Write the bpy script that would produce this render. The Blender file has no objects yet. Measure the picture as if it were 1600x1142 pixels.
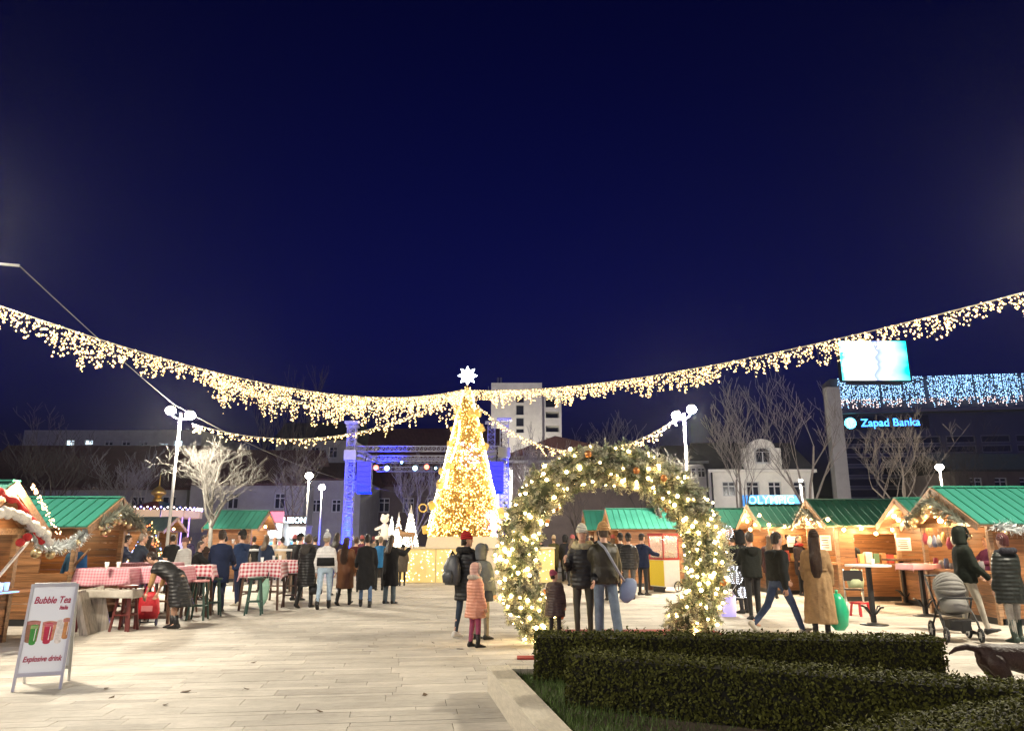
import bpy, bmesh, math, random
from mathutils import Vector, Matrix, Euler, noise
R = math.radians
rnd = random.Random(7)
scene = bpy.context.scene
COL = scene.collection

# ------------------------------------------------------------------ camera
CAM_H = 1.6
FPX = 1150.0
TILT = math.atan(272 / FPX)
cd = bpy.data.cameras.new('camera')
cam = bpy.data.objects.new('camera', cd)
COL.objects.link(cam)
cam.location = (0, 0, CAM_H)
cam.rotation_euler = (math.pi / 2 + TILT, 0, 0)
cd.sensor_fit = 'HORIZONTAL'
cd.sensor_width = 36
cd.lens = 36 * FPX / 1600
cd.clip_end = 3000
scene.camera = cam
# ------------------------------------------------------------------ sky (night, afterglow long gone)
world = bpy.data.worlds.new('World')
scene.world = world
world.use_nodes = True
wn = world.node_tree.nodes
wl = world.node_tree.links
bg = wn['Background']
sky = wn.new('ShaderNodeTexSky')
sky.sky_type = 'NISHITA'
sky.sun_disc = False
sky.sun_elevation = R(-2)
sky.sun_rotation = R(180)
sky.altitude = 50
sky.air_density = 1.0
sky.dust_density = 0.3
sky.ozone_density = 2.0
bw = wn.new('ShaderNodeRGBToBW')
tint = wn.new('ShaderNodeMix')
tint.data_type = 'RGBA'; tint.blend_type = 'MULTIPLY'
tint.inputs['Factor'].default_value = 1.0
tint.inputs['B'].default_value = (0.7, 1.5, 36.0, 1)   # night navy
wl.new(sky.outputs[0], bw.inputs[0])
pw_ = wn.new('ShaderNodeMath'); pw_.operation = 'POWER'; pw_.inputs[1].default_value = 2.0
wl.new(bw.outputs[0], pw_.inputs[0]); wl.new(pw_.outputs[0], tint.inputs['A'])
wl.new(tint.outputs['Result'], bg.inputs['Color'])
SKY_STRENGTH = 0.10
bg.inputs['Strength'].default_value = SKY_STRENGTH
# ------------------------------------------------------------------ exposure
scene.view_settings.view_transform = 'Standard'
scene.view_settings.look = 'None'
scene.view_settings.exposure = 0.2
scene.view_settings.gamma = 1.0
scene.render.engine = 'CYCLES'
scene.cycles.use_denoising = True
scene.cycles.max_bounces = 6
scene.cycles.diffuse_bounces = 3
scene.cycles.sample_clamp_indirect = 4.0
scene.cycles.sample_clamp_direct = 0.0
scene.cycles.use_light_tree = True
LAMP_W = 1.0          # master scale of the lamp posts

# ------------------------------------------------------------------ helpers
ct, st = math.cos(TILT), math.sin(TILT)
def ray(px, py):
    a = (px - 800) / FPX
    b = -(py - 571) / FPX
    return Vector((a, ct - b * st, st + b * ct))
def P(px, py, Y):
    d = ray(px, py)
    return Vector((0, 0, CAM_H)) + d * (Y / d.y)
def G(px, py, z=0.0):
    d = ray(px, py)
    return Vector((0, 0, CAM_H)) + d * ((z - CAM_H) / d.z)

def nodes_of(m):
    m.use_nodes = True
    return m.node_tree.nodes, m.node_tree.links, m.node_tree.nodes['Principled BSDF']
MATS = {}
def mat(name, col, rough=0.6, metal=0.0, var=0.0, scale=6.0, bump=0.0, bscale=30.0, emit=None, estr=0.0,
        rand=0.0, island=False, spec=0.5, trans=0.0, alpha=1.0, bands=None, sheen=0.0):
    if name in MATS:
        return MATS[name]
    m = bpy.data.materials.new(name)
    n, l, b = nodes_of(m)
    b.inputs['Base Color'].default_value = (*col, 1)
    b.inputs['Roughness'].default_value = rough
    b.inputs['Metallic'].default_value = metal
    b.inputs['Specular IOR Level'].default_value = spec
    b.inputs['Transmission Weight'].default_value = trans
    b.inputs['Alpha'].default_value = alpha
    if sheen:
        b.inputs['Sheen Weight'].default_value = sheen
    src = None
    tc = n.new('ShaderNodeTexCoord')
    if var or rand:
        rgb = n.new('ShaderNodeRGB'); rgb.outputs[0].default_value = (*col, 1)
        h = n.new('ShaderNodeHueSaturation')
        l.new(rgb.outputs[0], h.inputs['Color'])
        val = None
        if var:
            nz = n.new('ShaderNodeTexNoise'); nz.inputs['Scale'].default_value = scale
            nz.inputs['Detail'].default_value = 5
            nz.inputs['Roughness'].default_value = 0.65
            l.new(tc.outputs['Object'], nz.inputs['Vector'])
            mr = n.new('ShaderNodeMapRange')
            mr.inputs[1].default_value = 0.25; mr.inputs[2].default_value = 0.75
            mr.inputs[3].default_value = 1 - var; mr.inputs[4].default_value = 1 + var
            l.new(nz.outputs[0], mr.inputs[0]); val = mr.outputs[0]
        if rand:
            if island:
                g = n.new('ShaderNodeNewGeometry'); ro = g.outputs['Random Per Island']
            else:
                g = n.new('ShaderNodeObjectInfo'); ro = g.outputs['Random']
            mr2 = n.new('ShaderNodeMapRange')
            mr2.inputs[3].default_value = 1 - rand; mr2.inputs[4].default_value = 1 + rand
            l.new(ro, mr2.inputs[0])
            if val:
                mu = n.new('ShaderNodeMath'); mu.operation = 'MULTIPLY'
                l.new(val, mu.inputs[0]); l.new(mr2.outputs[0], mu.inputs[1]); val = mu.outputs[0]
            else:
                val = mr2.outputs[0]
        l.new(val, h.inputs['Value'])
        l.new(h.outputs[0], b.inputs['Base Color'])
    if bump:
        bp = n.new('ShaderNodeBump'); bp.inputs['Strength'].default_value = bump
        bp.inputs['Distance'].default_value = 0.02
        if bands:
            wv = n.new('ShaderNodeTexWave'); wv.wave_type = 'BANDS'; wv.bands_direction = bands
            wv.inputs['Scale'].default_value = bscale; wv.inputs['Distortion'].default_value = 1.2
            wv.inputs['Detail'].default_value = 2
            l.new(tc.outputs['Object'], wv.inputs['Vector']); l.new(wv.outputs[1], bp.inputs['Height'])
            bp.inputs['Distance'].default_value = 0.05
        else:
            nb = n.new('ShaderNodeTexNoise'); nb.inputs['Scale'].default_value = bscale
            nb.inputs['Detail'].default_value = 4
            l.new(tc.outputs['Object'], nb.inputs['Vector']); l.new(nb.outputs[0], bp.inputs['Height'])
        l.new(bp.outputs[0], b.inputs['Normal'])
    if emit:
        b.inputs['Emission Color'].default_value = (*emit, 1)
        b.inputs['Emission Strength'].default_value = estr
    MATS[name] = m
    return m

def wood(name, col, axis='X', dark=0.45):
    if name in MATS:
        return MATS[name]
    m = bpy.data.materials.new(name)
    n, l, b = nodes_of(m)
    tc = n.new('ShaderNodeTexCoord')
    oi = n.new('ShaderNodeObjectInfo')
    geo = n.new('ShaderNodeNewGeometry')
    ad = n.new('ShaderNodeVectorMath'); ad.operation = 'MULTIPLY_ADD'
    ad.inputs[1].default_value = (17.0, 23.0, 31.0)
    cx = n.new('ShaderNodeCombineXYZ')
    for i in range(3):
        l.new(oi.outputs['Random'], cx.inputs[i])
    l.new(cx.outputs[0], ad.inputs[0])
    l.new(geo.outputs['Position'], ad.inputs[2])
    mp = n.new('ShaderNodeMapping')
    mp.inputs['Scale'].default_value = {'X': (0.7, 14, 14), 'Y': (14, 0.7, 14), 'Z': (14, 14, 0.7)}[axis]
    l.new(ad.outputs[0], mp.inputs['Vector'])
    nz = n.new('ShaderNodeTexNoise'); nz.inputs['Scale'].default_value = 2.0; nz.inputs['Detail'].default_value = 6
    nz.inputs['Distortion'].default_value = 0.6
    l.new(mp.outputs[0], nz.inputs['Vector'])
    vo = n.new('ShaderNodeTexVoronoi'); vo.inputs['Scale'].default_value = 3.2
    l.new(ad.outputs[0], vo.inputs['Vector'])
    kn = n.new('ShaderNodeMapRange'); kn.inputs[1].default_value = 0.04; kn.inputs[2].default_value = 0.10
    l.new(vo.outputs['Distance'], kn.inputs[0])
    ra = n.new('ShaderNodeValToRGB')
    ra.color_ramp.elements[0].position = 0.3; ra.color_ramp.elements[1].position = 0.7
    ra.color_ramp.elements[0].color = (*[c * dark for c in col], 1)
    ra.color_ramp.elements[1].color = (*[min(1, c * 1.2) for c in col], 1)
    l.new(nz.outputs[0], ra.inputs[0])
    mk = n.new('ShaderNodeMix'); mk.data_type = 'RGBA'
    mk.inputs['A'].default_value = (*[c * 0.3 for c in col], 1)
    l.new(kn.outputs[0], mk.inputs['Factor']); l.new(ra.outputs[0], mk.inputs['B'])
    h = n.new('ShaderNodeHueSaturation')
    mr = n.new('ShaderNodeMapRange'); mr.inputs[3].default_value = 0.75; mr.inputs[4].default_value = 1.25
    l.new(oi.outputs['Random'], mr.inputs[0]); l.new(mr.outputs[0], h.inputs['Value'])
    l.new(mk.outputs['Result'], h.inputs['Color'])
    l.new(h.outputs[0], b.inputs['Base Color'])
    b.inputs['Roughness'].default_value = 0.45
    bp = n.new('ShaderNodeBump'); bp.inputs['Strength'].default_value = 0.25; bp.inputs['Distance'].default_value = 0.01
    l.new(nz.outputs[0], bp.inputs['Height']); l.new(bp.outputs[0], b.inputs['Normal'])
    MATS[name] = m
    return m

def glow(name, col, s, rough=0.4):
    return mat(name, tuple(min(1, c) for c in col), rough=rough, emit=col, estr=s)

def gingham(name, col, freq=14.0, base=(0.75, 0.66, 0.66)):
    if name in MATS:
        return MATS[name]
    m = bpy.data.materials.new(name)
    n, l, b = nodes_of(m)
    tc = n.new('ShaderNodeTexCoord')
    sp = n.new('ShaderNodeSeparateXYZ'); l.new(tc.outputs['UV'], sp.inputs[0])
    outs = []
    for i in range(2):
        mu = n.new('ShaderNodeMath'); mu.operation = 'MULTIPLY'; mu.inputs[1].default_value = freq
        l.new(sp.outputs[i], mu.inputs[0])
        fr = n.new('ShaderNodeMath'); fr.operation = 'FRACT'; l.new(mu.outputs[0], fr.inputs[0])
        gt = n.new('ShaderNodeMath'); gt.operation = 'GREATER_THAN'; gt.inputs[1].default_value = 0.5
        l.new(fr.outputs[0], gt.inputs[0]); outs.append(gt.outputs[0])
    ad = n.new('ShaderNodeMath'); ad.operation = 'ADD'
    l.new(outs[0], ad.inputs[0]); l.new(outs[1], ad.inputs[1])
    hf = n.new('ShaderNodeMath'); hf.operation = 'MULTIPLY'; hf.inputs[1].default_value = 0.5
    l.new(ad.outputs[0], hf.inputs[0])
    mx = n.new('ShaderNodeMix'); mx.data_type = 'RGBA'
    mx.inputs['A'].default_value = (*base, 1); mx.inputs['B'].default_value = (*col, 1)
    l.new(hf.outputs[0], mx.inputs['Factor']); l.new(mx.outputs['Result'], b.inputs['Base Color'])
    b.inputs['Roughness'].default_value = 0.85
    MATS[name] = m
    return m

class MB:
    """collects shapes into one mesh"""
    def __init__(s):
        s.v = []; s.f = []; s.uv = None
    def add(s, verts, faces):
        o = len(s.v)
        s.v.extend([tuple(v) for v in verts]); s.f.extend([tuple(i + o for i in f) for f in faces])
        return s
    def box(s, c, d, rot=None):
        x, y, z = d[0] / 2, d[1] / 2, d[2] / 2
        vs = [Vector(p) for p in ((-x, -y, -z), (x, -y, -z), (x, y, -z), (-x, y, -z), (-x, -y, z), (x, -y, z), (x, y, z), (-x, y, z))]
        if rot is not None:
            vs = [rot @ v for v in vs]
        c = Vector(c)
        return s.add([v + c for v in vs], ((0, 3, 2, 1), (4, 5, 6, 7), (0, 1, 5, 4), (1, 2, 6, 5), (2, 3, 7, 6), (3, 0, 4, 7)))
    def bar(s, a, b, w, h=None, up=(0, 0, 1)):
        a, b = Vector(a), Vector(b); h = h or w
        d = b - a; L = d.length
        if L < 1e-6: return s
        d.normalize(); u = Vector(up)
        if abs(d.dot(u)) > 0.98: u = Vector((0, 1, 0))
        x = d.cross(u).normalized(); z = x.cross(d)
        m = Matrix((x, d, z)).transposed()
        return s.box((a + b) / 2, (w, L, h), m)
    def tube(s, pts, rad, n=8, caps=True, flat=1.0):
        pts = [Vector(p) for p in pts]
        if not isinstance(rad, (list, tuple)): rad = [rad] * len(pts)
        o = len(s.v); x = None
        for i, p in enumerate(pts):
            d = (pts[min(i + 1, len(pts) - 1)] - pts[max(i - 1, 0)])
            if d.length < 1e-9: d = Vector((0, 0, 1))
            d.normalize()
            if x is None:
                u = Vector((0, 0, 1)) if abs(d.z) < 0.9 else Vector((1, 0, 0))
                x = d.cross(u).normalized()
            else:
                x = (x - d * x.dot(d))
                x = x.normalized() if x.length > 1e-6 else d.cross(Vector((0.3, 1, 0.2))).normalized()
            y = d.cross(x)
            for k in range(n):
                a = 2 * math.pi * k / n
                s.v.append(tuple(p + (x * math.cos(a) + y * math.sin(a) * flat) * rad[i]))
        for i in range(len(pts) - 1):
            for k in range(n):
                k2 = (k + 1) % n
                s.f.append((o + i * n + k, o + i * n + k2, o + (i + 1) * n + k2, o + (i + 1) * n + k))
        if caps:
            s.f.append(tuple(o + k for k in reversed(range(n))))
            e = o + (len(pts) - 1) * n
            s.f.append(tuple(e + k for k in range(n)))
        return s
    def loft(s, rings, n=14, caps=True):
        """rings: (centre, xaxis vector, yaxis vector)"""
        o = len(s.v)
        for c, xa, ya in rings:
            c, xa, ya = Vector(c), Vector(xa), Vector(ya)
            for k in range(n):
                a = 2 * math.pi * k / n
                s.v.append(tuple(c + xa * math.cos(a) + ya * math.sin(a)))
        for i in range(len(rings) - 1):
            for k in range(n):
                k2 = (k + 1) % n
                s.f.append((o + i * n + k, o + i * n + k2, o + (i + 1) * n + k2, o + (i + 1) * n + k))
        if caps:
            s.f.append(tuple(o + k for k in reversed(range(n))))
            e = o + (len(rings) - 1) * n
            s.f.append(tuple(e + k for k in range(n)))
        return s
    def cap(s, a, b, ra, rb, n=10):
        """round-ended tapered limb"""
        a, b = Vector(a), Vector(b); d = (b - a)
        d = d.normalized() if d.length > 1e-6 else Vector((0, 0, 1))
        pts = []; rs = []
        for t in (-0.96, -0.7, -0.35): pts.append(a + d * ra * t); rs.append(ra * math.sqrt(max(0.02, 1 - t * t)))
        pts += [a, b]; rs += [ra, rb]
        for t in (0.35, 0.7, 0.96): pts.append(b + d * rb * t); rs.append(rb * math.sqrt(max(0.02, 1 - t * t)))
        return s.tube(pts, rs, n)
    def lathe(s, prof, n=16, c=(0, 0, 0), caps=False):
        c = Vector(c)
        return s.loft([((c.x, c.y, c.z + z), (r, 0, 0), (0, r, 0)) for r, z in prof], n, caps)
    def ball(s, c, r, n=10, m=6, sq=(1, 1, 1), mtx=None):
        c = Vector(c); o = len(s.v)
        vs = [Vector((0, 0, -r * sq[2]))]
        for i in range(1, m):
            t = math.pi * i / m
            for k in range(n):
                a = 2 * math.pi * k / n
                vs.append(Vector((r * sq[0] * math.sin(t) * math.cos(a), r * sq[1] * math.sin(t) * math.sin(a), -r * sq[2] * math.cos(t))))
        vs.append(Vector((0, 0, r * sq[2])))
        if mtx: vs = [mtx @ v for v in vs]
        s.v.extend([tuple(v + c) for v in vs])
        for k in range(n): s.f.append((o, o + 1 + (k + 1) % n, o + 1 + k))
        for i in range(m - 2):
            for k in range(n):
                a = o + 1 + i * n
                s.f.append((a + k, a + (k + 1) % n, a + n + (k + 1) % n, a + n + k))
        e = o + 1 + (m - 2) * n; top = o + 1 + (m - 1) * n
        for k in range(n): s.f.append((e + k, e + (k + 1) % n, top))
        return s
    def octa(s, c, r):
        x, y, z = c
        return s.add(((x + r, y, z), (x - r, y, z), (x, y + r, z), (x, y - r, z), (x, y, z + r), (x, y, z - r)),
                     ((0, 2, 4), (2, 1, 4), (1, 3, 4), (3, 0, 4), (2, 0, 5), (1, 2, 5), (3, 1, 5), (0, 3, 5)))
    def prism(s, poly, axis, a, b):
        """extrude polygon (2D) between a and b along axis 0/1/2"""
        o = len(s.v); n = len(poly)
        for t in (a, b):
            for p, q in poly:
                s.v.append({0: (t, p, q), 1: (p, t, q), 2: (p, q, t)}[axis])
        s.f.append(tuple(o + i for i in range(n))); s.f.append(tuple(o + n + i for i in reversed(range(n))))
        for i in range(n):
            j = (i + 1) % n
            s.f.append((o + j, o + i, o + n + i, o + n + j))
        return s
    def mesh(s, name, smooth=False, fix=True):
        me = bpy.data.meshes.new(name)
        me.from_pydata(s.v, [], s.f)
        if fix:
            bm = bmesh.new(); bm.from_mesh(me); bmesh.ops.recalc_face_normals(bm, faces=bm.faces); bm.to_mesh(me); bm.free()
        if s.uv:
            ul = me.uv_layers.new(name='UVMap')
            for lp in me.loops: ul.data[lp.index].uv = s.uv[lp.vertex_index]
        if smooth: me.polygons.foreach_set('use_smooth', [True] * len(me.polygons))
        me.update()
        return me
    def build(s, name, m, parent=None, smooth=False, fix=True, loc=None):
        o = bpy.data.objects.new(name, s.mesh(name, smooth, fix))
        COL.objects.link(o)
        o.data.materials.append(m)
        if parent: o.parent = parent
        if loc is not None: o.location = loc
        return o

def tag(o, label=None, cat=None, group=None, kind=None):
    if label: o['label'] = label
    if cat: o['category'] = cat
    if group: o['group'] = group
    if kind: o['kind'] = kind
    return o
def empty(name, loc, rz=0.0, label=None, cat=None, group=None):
    o = bpy.data.objects.new(name, None); COL.objects.link(o)
    o.empty_display_size = 0.1
    o.location = loc; o.rotation_euler = (0, 0, rz)
    return tag(o, label, cat, group)
def light(name, parent, loc, watts, col, radius=0.1, kind='POINT', spot=None, rot=None, blend=0.5):
    d = bpy.data.lights.new(name, kind); d.energy = watts; d.color = col
    d.shadow_soft_size = radius
    if kind == 'SPOT': d.spot_size = R(spot); d.spot_blend = blend
    o = bpy.data.objects.new(name, d); COL.objects.link(o); o.parent = parent; o.location = loc
    if rot: o.rotation_euler = rot
    return o
def bev_box(name, w=0.02):
    bm = bmesh.new(); bmesh.ops.create_cube(bm, size=1.0)
    bmesh.ops.bevel(bm, geom=list(bm.edges), offset=w, segments=1, affect='EDGES')
    me = bpy.data.meshes.new(name); bm.to_mesh(me); bm.free(); return me
PIECE = {}
def piece(name, parent, c, d, m, rot=None, bevel=0.0):
    """one plank / panel / slab: shared box mesh, own object"""
    key = (m.name, bevel)
    if key not in PIECE:
        me = bev_box('piece', bevel) if bevel else MB().box((0, 0, 0), (1, 1, 1)).mesh('piece')
        me.materials.append(m); PIECE[key] = me
    o = bpy.data.objects.new(name, PIECE[key]); COL.objects.link(o)
    o.parent = parent; o.location = c; o.scale = d
    if rot is not None: o.rotation_euler = rot
    return o
def copy_tree(o, parent=None):
    c = o.copy(); COL.objects.link(c); c.parent = parent
    for ch in list(o.children):
        copy_tree(ch, c)
    return c
def text(name, s, size, m, parent, loc, rot, shear=0.0, bold=0.0, extrude=0.003, align='CENTER', spacing=1.0):
    cu = bpy.data.curves.new(name, 'FONT'); cu.body = s; cu.size = size; cu.shear = shear
    cu.offset = bold; cu.extrude = extrude; cu.align_x = align; cu.align_y = 'CENTER'; cu.space_character = spacing
    t = bpy.data.objects.new(name, cu); COL.objects.link(t)
    dg = bpy.context.evaluated_depsgraph_get()
    me = bpy.data.meshes.new_from_object(t.evaluated_get(dg))
    bpy.data.objects.remove(t)
    o = bpy.data.objects.new(name, me); COL.objects.link(o); me.materials.clear(); me.materials.append(m)
    o.parent = parent; o.location = loc; o.rotation_euler = rot
    return o

# ------------------------------------------------------------------ materials
M_slab = mat('slab', (0.50, 0.46, 0.40), 0.5, var=0.16, scale=9, bump=0.15, bscale=60, rand=0.16)
M_slab_far = mat('slab_far', (0.50, 0.46, 0.40), 0.5, var=0.14, scale=5, bump=0.1, bscale=60, rand=0.14, island=True)
def stain(m):
    n, l = m.node_tree.nodes, m.node_tree.links; b = n['Principled BSDF']
    src = b.inputs['Base Color'].links[0].from_socket
    g = n.new('ShaderNodeNewGeometry')
    n1 = n.new('ShaderNodeTexNoise'); n1.inputs['Scale'].default_value = 0.55; n1.inputs['Detail'].default_value = 7; n1.inputs['Roughness'].default_value = .7
    l.new(g.outputs['Position'], n1.inputs['Vector'])
    m1 = n.new('ShaderNodeMapRange'); m1.inputs[1].default_value = .3; m1.inputs[2].default_value = .62; m1.inputs[3].default_value = .66; m1.inputs[4].default_value = 1.06
    l.new(n1.outputs[0], m1.inputs[0])
    vo = n.new('ShaderNodeTexVoronoi'); vo.inputs['Scale'].default_value = 2.3; vo.inputs['Randomness'].default_value = 1.0
    l.new(g.outputs['Position'], vo.inputs['Vector'])
    m2 = n.new('ShaderNodeMapRange'); m2.inputs[1].default_value = .035; m2.inputs[2].default_value = .06; m2.inputs[3].default_value = .5; m2.inputs[4].default_value = 1.0
    l.new(vo.outputs['Distance'], m2.inputs[0])
    mu = n.new('ShaderNodeMath'); mu.operation = 'MULTIPLY'; l.new(m1.outputs[0], mu.inputs[0]); l.new(m2.outputs[0], mu.inputs[1])
    mx = n.new('ShaderNodeVectorMath'); mx.operation = 'SCALE'; l.new(src, mx.inputs[0]); l.new(mu.outputs[0], mx.inputs['Scale'])
    l.new(mx.outputs[0], b.inputs['Base Color'])
    n2 = n.new('ShaderNodeMapRange'); n2.inputs[3].default_value = .9; n2.inputs[4].default_value = .62; b.inputs['Specular IOR Level'].default_value = .28
    l.new(n1.outputs[0], n2.inputs[0]); l.new(n2.outputs[0], b.inputs['Roughness'])
stain(M_slab); stain(M_slab_far)
M_joint = mat('joint', (0.22, 0.2, 0.17), 0.9, var=0.2)
M_stone = mat('stone', (0.48, 0.43, 0.34), 0.7, var=0.22, scale=7, bump=0.3, bscale=45)
M_soil = mat('soil', (0.05, 0.035, 0.02), 0.95, var=0.4, scale=14, bump=0.6, bscale=40)
M_grass = mat('grass', (0.07, 0.12, 0.02), 0.7, rand=0.5, island=True)
M_hedge = mat('hedge', (0.066, 0.070, 0.012), 0.7, rand=0.65, island=True, spec=.15)
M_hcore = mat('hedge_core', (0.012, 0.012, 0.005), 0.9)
M_bark = mat('bark', (0.24, 0.215, 0.20), 0.85, var=0.3, scale=5, bump=0.4)
M_barkpale = mat('bark_pale', (0.12, 0.112, 0.10), 0.8, var=0.2, scale=5)
M_barkdark = mat('bark_dark', (0.09, 0.075, 0.065), 0.9, var=0.3, scale=5)
M_pole = mat('pole', (0.6, 0.6, 0.58), 0.4, metal=0.3, var=0.06)
M_dark = mat('dark_metal', (0.03, 0.03, 0.03), 0.45, metal=0.4)
M_truss = mat('truss', (0.26, 0.26, 0.34), 0.4, metal=0.2)
M_pine = wood('pine', (0.27, 0.122, 0.048))
M_pineY = wood('pine_y', (0.27, 0.122, 0.048), 'Y')
M_trim = wood('trim', (0.36, 0.21, 0.11))
M_counter = wood('counter', (0.42, 0.19, 0.08), 'Y')
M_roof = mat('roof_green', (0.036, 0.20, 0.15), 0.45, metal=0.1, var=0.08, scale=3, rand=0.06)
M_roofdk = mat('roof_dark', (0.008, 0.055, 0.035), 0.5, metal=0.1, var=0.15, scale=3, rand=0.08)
M_seam = mat('roof_seam', (0.02, 0.17, 0.11), 0.45)
M_white = mat('white_paint', (0.78, 0.78, 0.76), 0.5, var=0.05)
M_bulbw = glow('bulb_warm', (1.0, 0.62, 0.25), 22)
M_bulbg = glow('bulb_garland', (1.0, 0.68, 0.29), 3.4)
M_bulbt = glow('bulb_tree', (1.0, 0.68, 0.22), 5.5)
M_bulbc = glow('bulb_cool', (0.75, 0.85, 1.0), 14)
M_led = glow('led_head', (1.0, 0.95, 0.82), 60)
M_gold = mat('gold', (0.85, 0.55, 0.13), 0.28, metal=0.85)
M_silver = mat('silver', (0.75, 0.77, 0.78), 0.25, metal=0.8)
M_wire = mat('wire', (0.05, 0.05, 0.04), 0.7)
M_wirel = mat('wire_light', (0.45, 0.42, 0.36), 0.6)
M_skin = mat('skin', (0.55, 0.32, 0.22), 0.55)
M_eye = mat('eye', (0.02, 0.015, 0.012), 0.3)
M_lip = mat('lip', (0.38, 0.12, 0.1), 0.5)
M_black = mat('black_cloth', (0.012, 0.012, 0.013), 0.75, var=0.25, bump=0.4, bscale=25)
M_blackp = mat('black_puffer', (0.010, 0.010, 0.011), 0.42, bump=0.9, bscale=3.2, bands='Z')
M_gun = mat('gunmetal', (0.18, 0.18, 0.17), 0.5, metal=0.5)

# ================================================================== THE SETTING
# ---- plaza: base sheet, then the long stone slabs one by one
ground = MB().box((0, 300, -0.115), (1600, 1400, 0.2)).build('plaza_ground', M_joint)
tag(ground, kind='structure')
SANG = R(8)
sx_, sy_ = math.cos(SANG), math.sin(SANG)
def visible(x, y, mrg=40):
    d = Vector((x, y, -CAM_H))
    f = d.y * ct + d.z * st
    if f < 0.5: return False
    px = 800 + FPX * d.x / f
    py = 571 - FPX * (-d.y * st + d.z * ct) / f
    return -mrg < px < 1600 + mrg and py < 1142 + mrg
rr = random.Random(11)
slabs = []
v = -2.0
while v < 44:
    hgt = rr.choice((0.14, 0.22, 0.30, 0.22, 0.30))
    u = -34 + rr.random()
    while u < 34:
        ln = rr.uniform(0.55, 1.5)
        cu, cv = u + ln / 2, v + hgt / 2
        x, y = cu * sx_ - cv * sy_, cu * sy_ + cv * sx_
        if 3.0 < y < 44 and abs(x) < 9 + y * 0.62:
            slabs.append((y, x, ln, hgt, visible(x, y)))
        u += ln
    v += hgt
slabs.sort()
n_ind = 0
mbs = MB()
for y, x, ln, hgt, vis in slabs:
    inplanter = (y < 8.35 and x > -0.15 + (8.56 - y) * 0.166 + ln * 0.5 and x < 4.5 - (8.4 - y) * .157 - ln * .5)
    if inplanter: continue
    dz = rr.uniform(-0.0025, 0.0)
    if vis and n_ind < 300:
        n_ind += 1
        piece('paving_slab', ground, (x, y, -0.017 + dz), (ln - 0.006, hgt - 0.006, 0.034), M_slab, (0, 0, SANG))
    else:
        mbs.box((x, y, -0.017 + dz), (ln - 0.006, hgt - 0.006, 0.034), Matrix.Rotation(SANG, 3, 'Z'))
tag(mbs.build('paving_slab_field', M_slab_far, ground, fix=False), kind='stuff')

# ---- bare trees
def bare_tree(pos, h, trunk_r, seed, m, label, group='bare winter trees', spread=0.55, fork=0.3, levels=5, kids=(2, 3), up=0.25, twig=0.012, blen=0.3, wob=0.16):
    r_ = random.Random(seed)
    root = empty('bare_tree', pos, 0, label, 'tree', group)
    tr = MB(); cr = MB()
    top = Vector((r_.uniform(-.1, .1), r_.uniform(-.1, .1), h * fork))
    tr.tube([(0, 0, 0), (0, 0, 0.15), top * 0.5 + Vector((r_.uniform(-.05, .05), 0, 0)), top], [trunk_r * 1.5, trunk_r * 1.1, trunk_r, trunk_r * 0.85], 8)
    tr.build('trunk', m, root, True)
    def grow(p, d, L, r, lev):
        n = 3
        pts = [p]; rs = [r]
        q = p.copy(); dd = d.copy()
        for i in range(n):
            dd = (dd + Vector((r_.uniform(-1, 1), r_.uniform(-1, 1), r_.uniform(-0.6, 1) * 0.8)) * wob + Vector((0, 0, up * 0.22))).normalized()
            q = q + dd * (L / n); pts.append(q.copy()); rs.append(max(twig, r * (1 - 0.42 * (i + 1) / n)))
        cr.tube(pts, rs, 5 if lev < 2 else (4 if lev < 3 else 3), False)
        if lev >= levels: return
        k = r_.randint(*kids)
        for i in range(k + (1 if lev > 1 else 0)):
            t = r_.uniform(0.35, 1.0) if i else 1.0
            ii = min(n, max(1, round(t * n)))
            b = pts[ii]
            ax = Vector((r_.uniform(-1, 1), r_.uniform(-1, 1), r_.uniform(-0.35, 0.6))).normalized()
            nd = (dd * (1 - spread) + ax * spread + Vector((0, 0, up))).normalized()
            grow(b, nd, L * r_.uniform(0.55, 0.78), rs[ii] * r_.uniform(0.45, 0.65), lev + 1)
    nb = r_.randint(3, 5)
    for i in range(nb):
        a = 2 * math.pi * i / nb + r_.uniform(-.4, .4)
        d = Vector((math.cos(a) * spread, math.sin(a) * spread, 1.0)).normalized()
        grow(top * r_.uniform(0.75, 1.0), d, h * blen, trunk_r * 0.7, 1)
    grow(top, Vector((0, 0, 1)), h * blen * 1.1, trunk_r * 0.8, 1)
    tag(cr.build('crown', m, root, True, fix=False), kind='stuff')
    return root
def ground_at(px, Y):
    p = P(px, 843, Y); return Vector((p.x, Y, 0))

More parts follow.
